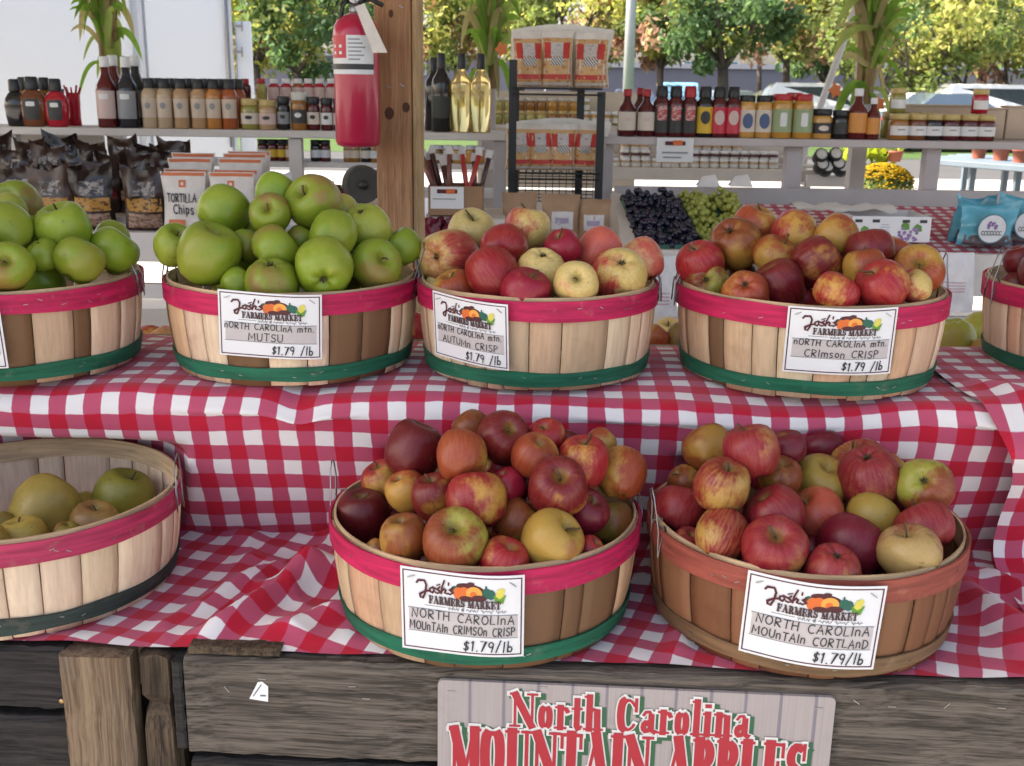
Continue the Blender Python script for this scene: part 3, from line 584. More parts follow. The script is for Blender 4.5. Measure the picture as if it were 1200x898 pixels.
def card(parent, c, nrm, right, up, w, h, lines, price, curv=.32, fold=0.0):
    """price card: c is its top edge's middle; hangs along -up; bends round the basket"""
    def mp(x, y, off):      # x from the middle, y down from the top (negative), off outwards
        b = -x * x / (2 * curv) + .0022 * math.sin(x * 38 + fold) + .0025 * (y / h) * math.sin(x * 20 + 1 + fold)
        return c + right * x + up * y + nrm * (b + off)
    m = MB(); m.grid(16, 8, lambda a, b: mp((a - .5) * w, (b - 1) * h, .0)); m.grid(16, 8, lambda a, b: mp((.5 - a) * w, (b - 1) * h, -.0006))
    cd = m.build('price_card', CARD, parent)
    L = lambda x, y: (x * w - w / 2, -y * h)
    m = MB()
    for (a, b) in (((.022, .035), (.978, .035)), ((.978, .035), (.978, .965)), ((.978, .965), (.022, .965)), ((.022, .965), (.022, .035))):
        n = 14; stroke(m, [L(lerp(a[0], b[0], i / n), lerp(a[1], b[1], i / n)) for i in range(n + 1)], w * .010, mp, .0004)
    m.build('card_border', MAROON, cd)
    m = MB(); m.grid(14, 2, lambda a, b: mp(*L(.065 + .885 * a, .75 - .27 * b), .0004)); m.build('writing_panel', GREYBAND, cd)
    m = MB()
    for yy in (.475, .755): stroke(m, [L(.06 + .89 * i / 12, yy) for i in range(13)], w * .006, mp, .0007)
    stroke(m, [L(.20 + .17 * i / 4, .428) for i in range(5)], w * .005, mp, .0005)
    x = .39
    for k, wd in enumerate((.09, .02, .10, .10, .08)):      # tiny script line under the name
        stroke(m, [L(x + wd * i / 10, .437 + .017 * math.sin(i * 2.2 + k) - (.015 if i % 5 == 0 else 0)) for i in range(11)], w * .006, mp, .0005); x += wd + .02
    m.build('printed_line', INK2, cd)
    # logo: script name, small capitals, and the heap of produce
    lg = MB()
    def S(pts, ww=.014): stroke(lg, [L(a, b) for a, b in pts], w * ww, mp, .0012)
    S([(.135, .165), (.15, .135), (.20, .13), (.215, .18), (.205, .28), (.185, .345), (.165, .335), (.16, .30), (.20, .26), (.235, .245)], .017)
    S([(.27, .20), (.245, .215), (.245, .255), (.265, .265), (.28, .235), (.27, .20), (.30, .215)], .015); S([(.325, .185), (.305, .215), (.335, .245), (.305, .265), (.29, .255)], .015)
    S([(.365, .10), (.345, .18), (.338, .26)], .015); S([(.34, .235), (.365, .195), (.375, .21), (.368, .25), (.385, .255)], .015); S([(.40, .12), (.398, .15)], .013)
    S([(.43, .18), (.408, .205), (.435, .235), (.408, .26), (.395, .25)], .015); S([(.30, .17), (.33, .15)], .01)
    def disc(x, y, rx, ry, off, m_): poly(lg, [L(x + rx * math.cos(a * PI / 8), y + ry * math.sin(a * PI / 8)) for a in range(16)], mp, off, m_)
    disc(.565, .20, .13, .085, .0003, 6); disc(.54, .145, .08, .04, .00035, 6); disc(.45, .19, .03, .04, .0004, 3)
    for x, y, rx in ((.48, .235, .045), (.525, .225, .05), (.555, .24, .04)): disc(x, y, rx, .075, .0006 + x * .0002, 1)
    disc(.605, .22, .065, .082, .0008, 2); disc(.60, .235, .028, .04, .0009, 1); disc(.645, .275, .06, .04, .0010, 6); disc(.545, .29, .06, .035, .0010, 6)
    disc(.705, .215, .042, .065, .0007, 3); disc(.74, .225, .035, .06, .0008, 3)
    poly(lg, [L(.765, .29), L(.79, .17), L(.83, .14), L(.85, .17), L(.835, .25), L(.81, .31)], mp, .0009, 4); poly(lg, [L(.77, .31), L(.76, .22), L(.80, .30), L(.86, .22), L(.835, .33)], mp, .0011, 5)
    disc(.50, .13, .03, .018, .0008, 6); disc(.58, .105, .03, .018, .0008, 6); disc(.70, .14, .008, .022, .0008, 3)
    fx = L(.235, .392); fw = sum(SERIF[c_][0] + .06 for c_ in 'FARMERS MARKET'); fh = h * .088
    serif(lg, 'FARMERS MARKET', fx[0], fx[1] - .0, fh, (.585 * w) / (fw * fh), mp, .0013, 0.0004, m=7)
    lg.build('logo', [MAROON, LOGOC['orange'], LOGOC['squash'], LOGOC['green'], LOGOC['corn'], LOGOC['leaf'], LOGOC['dark'], plain('serif_ink', (.06, .03, .035), .6)], cd)
    m = MB()
    for (txt, x, y, hh) in lines:
        p = L(x, y); ww = text_w(txt, h * hh, .22); k = min(1.12, ((.94 - x) * w) / ww); write(m, txt, p[0], p[1], h * hh, w * .0085, mp, .0012, 0, .22, .12, .05, k)
    ww = text_w(price[0], h * .125); p = L(.93 - ww * .95 / w, .93); write(m, price[0], p[0], p[1], h * .125, w * .011, mp, .0012, 0, .2, .1, .08, .95)
    m.build('lettering', INK, cd)
    for x in (.09, .91):
        m = MB(); p = mp(*L(x, .10), .0012); M = Matrix((( right.x, up.x, nrm.x, p.x), (right.y, up.y, nrm.y, p.y), (right.z, up.z, nrm.z, p.z), (0, 0, 0, 1)))
        m.box(None, (.009, .0009, .0009), M=M @ Matrix.Rotation(.4 if x < .5 else -.6, 4, 'Z')); m.build('staple', STEEL, cd)
def make_basket(key, label, u, vf, zt, wpx, hoop='pink', foot='green', mix=(.55, .25, .2), seed=1, cardspec=None, handles=(PI, 0), bare=False, tone=1.0, darks=(), pal=None, h=.130, ru=None):
    rr = random.Random(seed); R = .19
    for _ in range(4):
        rb_ = R * .89; fp = PZ(u, vf, zt); yc = fp.y + rb_ * .995; c = P(u, 449, yc); q = Vector((c.x, yc, zt + h)); R = wpx / 2 * depth(q) / FPX
    xc = P(ru or u, proj(q)[1], yc).x; O = Vector((xc, yc, zt + .003)); rb_ = R * .89
    def rad(z): t = z / h; return lerp(rb_, R - .0065, t) + .004 * math.sin(PI * t)
    root = tag(empty('apple_basket', O), label, 'basket', 'bushel baskets of apples on the tiers')
    T = lambda a, r, z: O + Vector((r * math.cos(a), r * math.sin(a), z))
    n = 24; cuts = []; a = rr.random()
    ws = [rr.uniform(.5, 1.5) for _ in range(n)]; tot = sum(ws); m = MB(); tint = []
    for wv in ws:
        da = wv / tot * 2 * PI; ro = rr.uniform(-.0008, .0008); lift = rr.uniform(-.002, .003)
        k = rr.random(); base = CREAM if k < mix[0] else TAN_ if k < mix[0] + mix[1] else BRN if k < sum(mix) else PINK
        ca = math.degrees(a + da / 2) - 270; ca = (ca + 180) % 360 - 180
        base = pal[int(k * 97) % len(pal)] if pal else base
        if any(abs(ca - q_) < math.degrees(da) / 2 for q_ in darks): base = BRN
        g = rr.uniform(.88, 1.08) * tone; col = tuple(b * g * rr.uniform(.96, 1.04) for b in base)
        a0, a1 = a + .004, a + da - .004; o0 = len(m.v); na, nz_ = 4, 5
        for sgn in (1, 0):
            for j in range(nz_ + 1):
                z = lerp(.002 + max(0, lift), h - .004, j / nz_)
                for i in range(na + 1):
                    aa = lerp(a0, a1, i / na); r = rad(z) + ro + (.0018 if sgn else -.0008) - (.0012 * (2 * i / na - 1) ** 2 if sgn else 0)
                    m.v.append(tuple(T(aa, r, z))); tint.append(col)
        st_ = (na + 1) * (nz_ + 1)
        for j in range(nz_):
            for i in range(na):
                p = o0 + j * (na + 1) + i; m.face((p, p + 1, p + na + 2, p + na + 1), 0, True); p += st_; m.face((p, p + na + 1, p + na + 2, p + 1), 0, True)
            for i in (0, na):
                p = o0 + j * (na + 1) + i; f = (p, p + na + 1, p + na + 1 + st_, p + st_); m.face(f if i == 0 else f[::-1], 0, False)
        for j in (0, nz_):
            for i in range(na):
                p = o0 + j * (na + 1) + i; f = (p, p + 1, p + 1 + st_, p + st_); m.face(f if j else f[::-1], 0, False)
        a += da
    m.build('staves', STAVE, root, tint=tint)
    m = MB(); m.lathe([(.0005, .004), (rb_ - .004, .004), (rb_ - .004, .009), (.0005, .009)], O, 40, cap=False, smooth=False); m.build('base', STAVE, root, tint=[TAN_] * len(m.v))
    def band(z0, z1, ro, th, wob, sd, capz=0):
        b = MB(); N = 96; vs = []
        for i in range(N):
            aa = 2 * PI * i / N; d = wob * nz(math.cos(aa) * 1.5, math.sin(aa) * 1.5, sd)
            d2 = wob * .7 * nz(math.cos(aa) * 2.5, math.sin(aa) * 2.5, sd + 4)
            for (r, z) in ((ro + rad(z0), z0 + d), (ro + th + rad(z0), z0 + d), (ro + th + rad(z1), z1 + d2), (ro + rad(z1), z1 + d2)): vs.append(T(aa, r, z))
        b.add(vs, [(i * 4 + k, i * 4 + (k + 1) % 4, ((i + 1) % N) * 4 + (k + 1) % 4, ((i + 1) % N) * 4 + k) for i in range(N) for k in range(4)][::1], 0, False)
        b.f = [f[::-1] for f in b.f]; return b
    b = band(h - .030, h - .002, .0022, .003, .003, seed)
    for k in range(9):
        aa = rr.uniform(PI, 2 * PI); M = Matrix.Translation(T(aa, rad(h - .016) + .0056, h - .016 + rr.uniform(-.006, .006))) @ Matrix.Rotation(aa + PI / 2, 4, 'Z') @ Matrix.Rotation(rr.uniform(-.5, .5), 4, 'Y'); b.box(None, (.006, .0006, .0007), m=1, M=M)
    b.build('rim_hoop', [HOOPS[hoop], STEEL], root)
    b = band(h - .026, h + .0015, -.0042, .0028, .002, seed + 9); b.build('inner_hoop', HOOPS['inner'], root)
    b = band(.010, .030, .0022, .0026, .004, seed + 3)
    for k in range(8):
        aa = rr.uniform(PI, 2 * PI); M = Matrix.Translation(T(aa, rad(.02) + .0052, .02 + rr.uniform(-.004, .004))) @ Matrix.Rotation(aa + PI / 2, 4, 'Z') @ Matrix.Rotation(rr.uniform(-.5, .5), 4, 'Y'); b.box(None, (.005, .0006, .0007), m=1, M=M)
    b.build('foot_hoop', [HOOPS[foot], STEEL], root)
    for ha in handles:      # wire bails
        pa, pb = ha - .055, ha + .055; r0 = rad(h) + .006; ln = .045 * rr.uniform(.9, 1.2); inn = rr.uniform(-.02, .012)
        pts = [T(pa, r0 - .012, h - .018), T(pa, r0 - .010, h + .006), T(pa, r0 + .002, h + .004), T(pa - .015, r0 + .004, h - .03), T(pa, r0 + .003, h - .004), T(pa + .01, r0 + inn * .5, h + ln * .6), T(pa + .02, r0 + inn, h + ln), T(ha, r0 + inn, h + ln + .004), T(pb - .02, r0 + inn, h + ln - .006), T(pb, r0 + .003, h - .002), T(pb + .015, r0 + .004, h - .034), T(pb, r0 - .004, h + .005), T(pb, r0 - .012, h - .014)]
        b = MB(); b.tube(pts, .0011, 5); b.build('wire_handle', STEEL, root)
    if cardspec:
        cu, cv, wpx_, hpx, lines, price, roll, fold = cardspec      # cu, cv: middle of the top edge
        # find the angle on the hoop whose outer face lies at that pixel column
        best = min(range(-80, 81), key=lambda d: abs(proj(T(-PI / 2 + math.radians(d), R, h - .01))[0] - cu)); aa = -PI / 2 + math.radians(best)
        nr = Vector((math.cos(aa), math.sin(aa), 0)); rt = Vector((-math.sin(aa), math.cos(aa), 0))
        zz = min(range(0, 40), key=lambda d: abs(proj(T(aa, R + .004, h + .004 - d * .001))[1] - cv)) * .001
        c = T(aa, R + .0065, h + .004 - zz); Z = depth(c)
        up = (Vector((0, 0, 1)) + nr * .115).normalized(); nr = rt.cross(up); 
        r2 = rt * math.cos(roll) + up * math.sin(roll); up = nr.cross(r2).normalized(); rt = r2
        view = (CAM - c).normalized(); card(root, c, nr, rt, up, wpx_ * Z / FPX / max(.6, math.cos(math.radians(best))), hpx * Z / FPX / math.sqrt(max(.3, 1 - view.dot(up) ** 2)), lines, price, .30, fold)
    BASKETS[key] = dict(O=O, R=R, h=h, root=root, rr=rr); return root
NC, MT = 'nORTH CAROLInA mtn.', 'MUTSU'
make_basket('green', 'cream bushel basket of big green apples cut off by the left edge', 12, 459, ZU, 300, seed=3, mix=(.6, .3, .0), darks=(14, 20, 52, -10), cardspec=(-62, 358, 122, 76, [], ('$1.79/lb', .55), -.02, 0))
make_basket('mutsu', 'cream bushel basket with red rim whose price card reads Mutsu', 336, 457, ZU, 296, seed=14, ru=343, mix=(.75, .15, .0), darks=(33, 55, -66, -4),
            cardspec=(316, 340, 122, 78, [(NC, .06, .565, .09), (MT, .29, .735, .115)], ('$1.79 /lb', .56), -.045, 0))
make_basket('autumn', 'cream bushel basket with red rim whose price card reads Autumn Crisp', 630, 463, ZU, 284, seed=8, mix=(.55, .35, .02),
            cardspec=(549, 350, 92, 78, [(NC, .07, .565, .09), ('AUTUMn CRISP', .14, .735, .10)], ('$1.79 /lb', .56), -.045, .5))
make_basket('crimson', 'pinkish bushel basket with red rim, price card marked Crimson Crisp, on the upper tier', 944, 473, ZU, 314, seed=5, ru=949, mix=(.35, .25, .0), darks=(-58,),
            cardspec=(987, 361, 128, 80, [(NC, .08, .565, .09), ('CRImson CRISP', .18, .735, .105)], ('$1.79 /lb', .52), .01, 1))
make_basket('edge', 'bushel basket with red rim cut off by the right edge of the upper tier', 1312, 466, ZU, 300, seed=21, mix=(.5, .3, .1))
make_basket('golden', 'bare cream bushel basket, half empty with a few golden apples, lower left', 27, 756, ZL, 362, 'dull', 'dark', (.97, .03, 0), 31, tone=1.02)
make_basket('lower', 'brown striped bushel basket of crimson apples in the middle of the lower tier', 572, 788, ZL, 366, 'pink', 'green', (.15, .30, .12), 42, ru=569, darks=(18, 24, 30, 36, 42, 47, -6, -14),
            cardspec=(543, 672, 148, 98, [('NORTH CAROLInA', .09, .585, .105), ('MOUnTAIn CRIMSOn CRISP', .07, .73, .10)], ('$1.79/lb', .55), -.01, 0), handles=(PI - .15, .12))
make_basket('cortland', 'worn reddish brown bushel basket whose price card reads Cortland', 937, 799, ZL, 368, 'brown', 'wood', (.0, .0, .0), 53, ru=942, tone=.85, pal=((.27, .115, .055), (.20, .08, .038), (.33, .155, .078), (.18, .07, .034), (.29, .13, .064)),
            cardspec=(957, 683, 158, 100, [('NORTH CAROLInA', .10, .585, .105), ('MOUnTAIn CORTLAnD', .08, .73, .10)], ('$1.79/lb', .52), -.035, 1.4), handles=(PI + .25, .35))

# ------------------------------------------------------------------ apples
def apple_mesh(name, seed, tall=1.0):
    r_ = random.Random(seed); prof = [(0, .60), (.05, .60), (.10, .64), (.16, .71), (.26, .81), (.40, .885), (.56, .885), (.72, .80), (.86, .63), (.955, .40), (1.0, .12), (.985, -.16), (.915, -.42), (.80, -.64), (.65, -.80), (.48, -.89), (.34, -.895), (.22, -.84), (.12, -.765), (.05, -.735), (0, -.73)]
    for _ in range(1):
        q = [prof[0]]
        for a, b in zip(prof, prof[1:]): q += [(lerp(a[0], b[0], .5), lerp(a[1], b[1], .5)), b]
        prof = q
    seg = 32; ph = r_.random() * 6; lob = r_.uniform(.012, .035); sk = r_.uniform(-.10, .10); ob = r_.uniform(.0, .05); m = MB(); vs = []
    for (r, z) in prof:
        for i in range(seg):
            a = 2 * PI * i / seg; wl = sm(.5, -.9, z); k = 1 + lob * math.cos(5 * a + ph) * (.35 + wl) + ob * math.cos(a * 2 + ph) + .035 * nz(math.cos(a) * 1.2, math.sin(a) * 1.2, z * 1.2 + seed)
            zz = z * tall * (1 + .05 * math.cos(a + ph)) + (.03 * math.cos(5 * a + ph) if z < -.7 and r > .15 else 0)
            vs.append((r * k * math.cos(a) + sk * zz * .5, r * k * math.sin(a), zz))
    n = len(prof); m.add(vs, [(j * seg + (i + 1) % seg, j * seg + i, (j + 1) * seg + i, (j + 1) * seg + (i + 1) % seg) for j in range(n - 1) for i in range(seg)])
    me = m.build(name, []).data; o = bpy.data.objects[name] if name in bpy.data.objects else None
    for ob_ in [x for x in C.objects if x.data == me]: bpy.data.objects.remove(ob_)
    return me
def pruned(m, name, mat_):
    o = m.build(name, mat_); me = o.data; bpy.data.objects.remove(o); return me
AMAT = {'dull': apple_mat('apple_skin', .29), 'wax': apple_mat('waxed_apple_skin', .27)}
ROUND = [apple_mesh('apple_body', s_, t_) for s_, t_ in ((1, 1.02), (2, .96), (3, .92), (4, 1.0))]
FLAT = [apple_mesh('apple_body', s_, t_) for s_, t_ in ((5, .86), (6, .90), (7, .82), (8, .94))]
STEMM = plain('apple_stem', (.085, .05, .02), .8); CALM = plain('apple_calyx', (.06, .045, .02), .9)
STEMS = []
for k in range(3):
    m = MB(); b_ = .06 + .05 * k; m.tube([(0, 0, .58), (.01, 0, .72), (.02 + b_, .01, .86), (.03 + b_ * 2.2, .02, .96 + .05 * k)], .032, 6, 0, .042); STEMS.append(pruned(m, 'stem', STEMM))
m = MB()
for k in range(5):
    a = 2 * PI * k / 5; m.tube([(.05 * math.cos(a), .05 * math.sin(a), -.72), (.10 * math.cos(a), .10 * math.sin(a), -.80), (.06 * math.cos(a + .5), .06 * math.sin(a + .5), -.86)], .034, 4, 0, .008)
CALYX = pruned(m, 'calyx', CALM)
for me in ROUND + FLAT: me.materials.append(AMAT['dull'])
COL = {   # base, blush, cover, streak
 'g': ((.205, .335, .022), (.30, .36, .04), .38, .0), 'gy': ((.34, .40, .05), (.40, .38, .07), .4, 0), 'gb': ((.215, .32, .025), (.30, .20, .05), .34, 0),
 'y': ((.74, .57, .22), (.66, .22, .11), .20, .15), 'yr': ((.72, .52, .18), (.50, .05, .05), .44, .35), 'r': ((.60, .33, .07), (.35, .010, .026), .74, .3), 'pk': ((.72, .40, .18), (.58, .10, .08), .60, .25), 'c': ((.5, .2, .06), (.32, .008, .034), .92, .10),
 'd': ((.35, .12, .03), (.13, .006, .012), .90, .15), 'cr': ((.48, .22, .04), (.19, .008, .018), .78, .3), 'o': ((.52, .28, .06), (.36, .06, .024), .56, .3), 'ga': ((.46, .28, .06), (.36, .15, .05), .42, .2), 'ob': ((.40, .20, .04), (.25, .06, .018), .64, .3), 'yg': ((.42, .27, .055), (.34, .12, .04), .38, .3), 'vg': ((.38, .37, .06), (.30, .055, .025), .48, .3),
 's': ((.48, .26, .07), (.28, .016, .020), .64, .9), 'sp': ((.46, .20, .07), (.27, .014, .028), .80, .4), 'pl': ((.45, .12, .06), (.17, .007, .024), .93, .15), 'st': ((.46, .32, .13), (.32, .09, .045), .42, 1.0), 'op': ((.60, .24, .09), (.50, .09, .05), .6, .4),
 'gd': ((.52, .38, .08), (.38, .25, .06), .35, .0), 'ru': ((.34, .22, .07), (.26, .15, .05), .5, .1), 'gg': ((.24, .23, .035), (.27, .17, .04), .4, .1),
}
def orient(code, rr, pos):
    """stem direction: u up, v towards the viewer, c calyx towards the viewer, s sideways"""
    view = (CAM - pos).normalized(); j = lambda k: Vector((rr.uniform(-k, k), rr.uniform(-k, k), rr.uniform(-k, k)))
    if code[0] == 'u': d = Vector((0, 0, 1)) + view * .25 + j(.3)
    elif code[0] == 'v': d = view + Vector((0, 0, .55)) + j(.15)
    elif code[0] == 'c': d = -view - Vector((0, 0, .15)) + j(.2)
    elif code[0] == 'x': d = -view * .5 - Vector((0, 0, 1)) + j(.3)
    else: d = Vector((rr.uniform(-.9, .9), rr.uniform(-.35, .8), .85))
    if len(code) > 1:      # nudge: l r
        d += Vector((-.5, 0, 0)) if code[1] == 'l' else Vector((.5, 0, 0)) if code[1] == 'r' else Vector((0, 0, -.55)) if code[1] == 'd' else Vector((0, 0, .5))
    q = d.normalized().to_track_quat('Z', 'Y'); q.rotate(Matrix.Rotation(0, 3, 'Z').to_quaternion())
    return (q.to_matrix() @ Matrix.Rotation(rr.uniform(0, 2 * PI), 3, 'Z')).to_quaternion()
ROOTS = []
def put_apple(p, r, colk, code, label, group, rr, shapes, waxy=False, face_blush=True):
    me = rr.choice(shapes); o = bpy.data.objects.new('apple', me); C.objects.link(o); o.location = p; o.scale = (r * 1.07, r * 1.07, r * 1.07 * rr.uniform(.98, 1.05))
    o.rotation_mode = 'QUATERNION'; o.rotation_quaternion = orient(code, rr, p)
    b, bl, cv, stv = COL[colk]; g = rr.uniform(.85, 1.05) * (.84 if colk[0] == 'g' else .88); h_ = rr.uniform(-.06, .06)
    o['tone'] = [b[0] * g * (1 + h_), b[1] * g, b[2] * g]; o['blush'] = [bl[0] * g, bl[1] * g * (1 - h_ * 2), bl[2] * g]; o['cover'] = cv + rr.uniform(-.05, .05); o['streak'] = float(stv)
    if label: tag(o, label, 'apple', group)
    if code[0] in 'uv' or (code[0] == 's' and rr.random() < .5):
        s_ = bpy.data.objects.new('stem', rr.choice(STEMS)); C.objects.link(s_); s_.parent = o
    if code[0] in 'cx': s_ = bpy.data.objects.new('calyx', CALYX); C.objects.link(s_); s_.parent = o
    return o
def pile(key, origin, scl, items, where, shapes, filler, ha=.10, edge0=.010, flat=None, group=None):
    B = BASKETS[key]; O, R, h = B['O'], B['R'], B['h']; zr = O.z + h; rr = random.Random(len(key) * 7 + 1); S = []
    def lim_(z, r):      # how far from the middle an apple of that radius may lie at that height
        if z > zr + .045: return R - r * .6
        t = min(1, max(0, (z - O.z) / h)); return R * (.89 + .11 * t) - .010 - r * lerp(1.0, .72, sm(zr + .005, zr + .045, z))
    md = sorted(i[2] for i in items)[len(items) // 2] / scl
    for (zx, zy, zd, ck, code, txt) in items:
        u, v, d = origin[0] + zx / scl, origin[1] + zy / scl, zd / scl; dv = ray(u, v); best = None
        for i in range(140):
            y = O.y - R + 2 * R * i / 139; p = CAM + dv * (y / dv.y); r = d / 2 * depth(p) / FPX; rho = math.hypot(p.x - O.x, p.y - O.y)
            dome = (zr + edge0 + ha * (1 - (min(rho, R) / R) ** 1.7)) if flat is None else O.z + flat
            ex = max(0, rho - lim_(p.z, r)); e = abs(p.z - dome) + 3 * ex
            if p.z <= dome and ex <= 0 and (best is None or best[0] > 0): best = (-1 + i * 1e-3, y); break
            if best is None or e < best[0]: best = (e, y)
        bh = any(k in txt for k in ('behind', 'hidden', 'peep', 'sliver', 'wedged', 'under ', 'shaded', 'gap', 'tucked', 'dusky'))
        S.append([u, v, max(d, md * .72) if bh else d, best[1], ck, code, txt, dv, bh])
    pos = lambda s: CAM + s[7] * (s[3] / s[7].y)
    rad_ = lambda s: s[2] / 2 * depth(pos(s)) / FPX
    for it in range(60):
        for i in range(len(S)):
            for j in range(i):
                a, b = S[i], S[j]; pa, pb = pos(a), pos(b); ra, rb2 = rad_(a), rad_(b); ov = (ra + rb2) * .97 - (pa - pb).length
                if ov > 0:
                    ka, kb = (not a[8], a[1]), (not b[8], b[1]); f, k = (a, b) if ka > kb else (b, a); f[3] -= ov * .12; k[3] += ov * .42
        for s in S:
            p = pos(s); r = rad_(s); lim = lim_(p.z, r); dx = p.x - O.x; my = math.sqrt(max(0, lim * lim - dx * dx)); s[3] = min(O.y + my, max(O.y - my, s[3]))
            if flat is None and s[7].z < 0: s[3] = min(s[3], (zr - .030 - EYE) / s[7].z * s[7].y)
    out = [(pos(s), rad_(s), s) for s in S]
    # apples underneath that show through the gaps
    F = []; fr_ = .036
    if filler:
        for zl in (zr - .055, zr - .005, zr + .045):
            for iy in range(-5, 6):
                for ix in range(-5, 6):
                    q = Vector((O.x + ix * .07 + (iy % 2) * .035 + rr.uniform(-.008, .008), O.y + iy * .062 + rr.uniform(-.008, .008), zl + rr.uniform(-.01, .01))); rho = math.hypot(q.x - O.x, q.y - O.y)
                    dome = zr + edge0 - .028 + ha * (1 - (min(rho, R) / R) ** 1.7)
                    if rho > R * .94 - fr_ - .010 or q.z > dome: continue
                    if any((q - p).length < (r + fr_) * .74 for p, r, _ in out) or any((q - p).length < fr_ * 1.75 for p in F): continue
                    F.append(q)
    # keep only those the photo could show: a small sphere z-buffer
    sph = [(p, r, -1) for p, r, _ in out] + [(p, fr_, i) for i, p in enumerate(F)]; zb = {}
    for (p, r, i) in sph:
        u, v, Z = proj(p); rp = r * FPX / Z
        for a in range(int((u - rp) / 3), int((u + rp) / 3) + 1):
            for b in range(int((v - rp) / 3), int((v + rp) / 3) + 1):
                d2 = ((a * 3 - u) ** 2 + (b * 3 - v) ** 2) / (rp * rp)
                if d2 < 1:
                    # the front rim hides what lies low
                    zz = Z - r * math.sqrt(1 - d2)
                    if zz < zb.get((a, b), (9, 0))[0]: zb[a, b] = (zz, i)
    cnt = {}; fv = O.y - R
    for (a, b), (zz, i) in zb.items():
        p = CAM + ray(a * 3, b * 3) * ((fv) / ray(a * 3, b * 3).y)
        if p.z > zr - .002 or True: cnt[i] = cnt.get(i, 0) + 1
    for p, r, s in out: put_apple(p, r, s[4], s[5], f'{s[6]} {where}', group, rr, shapes)
    for i, p in enumerate(F):
        if cnt.get(i, 0) >= 4: put_apple(p, fr_, rr.choice(filler), rr.choice('usx'), f'mostly hidden apple deep between others {where}', f'buried apples {where}', rr, shapes)
pile('green', (0, 180), 2.993, [
 (60, 185, 165, 'gb', 'vl', 'topmost large green apple with a brown stem hollow'), (30, 200, 120, 'gy', 's', 'yellowish green apple just below the topmost one'), (15, 270, 185, 'g', 's', 'large plain green apple in the left middle'),
 (220, 262, 180, 'g', 's', 'broad glossy green apple at the top right'), (28, 400, 165, 'gb', 'v', 'front green apple showing its stem and russet hollow'), (155, 358, 110, 'gb', 'xr', 'small green apple with a brownish end low down'),
 (278, 375, 160, 'g', 's', 'upright green apple in front at the right'), (398, 340, 165, 'g', 's', 'rightmost green apple against the wire handle'), (390, 300, 110, 'g', 's', 'green apple half hidden behind the rightmost one'), (150, 452, 140, 'g', 's', 'low green apple sunk behind the front rim'),
 (-90, 350, 165, 'g', 'u', 'green apple at the very edge of the picture'), (-90, 240, 165, 'g', 'u', 'upper green apple at the very edge of the picture')],
 'in the leftmost green apple basket', FLAT + ROUND, ['g', 'gb'])
pile('mutsu', (160, 200), 3.208, [
 (525, 85, 150, 'g', 's', 'green apple peeping up at the back of the heap'), (325, 155, 195, 'g', 's', 'smooth round green apple at the upper left'), (502, 165, 148, 'gb', 'v', 'green apple with a long stem in a brown hollow'),
 (668, 122, 195, 'gb', 'vl', 'biggest green apple at the peak, brown patch on its shoulder'), (145, 282, 148, 'g', 'ur', 'leftmost green apple with its stem hollow turned aside'), (272, 312, 222, 'g', 's', 'largest green apple at the front left, with a small split'),
 (415, 285, 125, 'g', 's', 'small plain green apple tucked behind the front left one'), (522, 300, 188, 'gb', 'sr', 'green apple with a brownish top in the middle'), (740, 242, 172, 'g', 's', 'plain green apple right of the middle'),
 (868, 218, 172, 'gy', 'xr', 'pale green apple at the upper right'), (1005, 288, 130, 'g', 's', 'rightmost dark green apple by the rim'), (705, 365, 210, 'g', 'cu', 'big green apple at the front showing a dark star shaped calyx'),
 (900, 355, 190, 'gb', 'vr', 'green apple with a deep brown stem hollow at front right'), (510, 425, 188, 'gb', 'xd', 'green apple with a brown underside, low at the rim'), (380, 425, 120, 'g', 's', 'small green apple sunk low left of the price card'),
 (975, 430, 80, 'g', 's', 'green apple mostly sunk at the right rim'), (772, 152, 70, 'gy', 's', 'sliver of green apple behind the peak'), (622, 268, 85, 'gb', 's', 'shaded brownish green apple in the central gap')],
 'in the Mutsu basket', FLAT + ROUND, ['g', 'gb'])
pile('autumn', (460, 200), 3.208, [
 (297, 232, 166, 'y', 'u', 'yellow apple with a dark stem at the top left'), (212, 328, 205, 'yr', 'cr', 'large red and yellow apple with a green calyx facing out'), (506, 218, 162, 'yr', 'u', 'red flushed yellow apple with stem at the top'),
 (420, 288, 166, 'r', 'cu', 'red striped apple with its calyx upward in the middle'), (380, 392, 190, 'r', 's', 'big red apple with a yellow patch on the right'), (552, 288, 110, 'c', 's', 'small deep red apple behind the middle'),
 (642, 290, 128, 'c', 's', 'shiny crimson apple at the upper right of the middle'), (563, 385, 178, 'y', 'x', 'clear yellow apple in the front middle'), (776, 302, 156, 'pk', 's', 'rosy yellow based apple at the upper right'),
 (937, 338, 155, 'pk', 's', 'peach pink apple furthest right'), (772, 352, 130, 'c', 's', 'crimson apple wedged behind the right front one'), (850, 398, 200, 'yr', 'cd', 'yellow green apple with red cheek and dark calyx, front right'),
 (690, 425, 160, 'y', 'v', 'yellow apple creased at its stem hollow'), (497, 460, 178, 'c', 's', 'bright crimson apple sunk at the front rim'), (235, 455, 150, 'o', 's', 'orange apple sunk low above the price card'),
 (165, 440, 90, 'y', 's', 'dull yellow apple low at the left rim'), (345, 492, 95, 'y', 's', 'pale yellow apple just peeping over the price card')],
 'in the Autumn Crisp basket', ROUND, ['yr', 'o', 'r'])
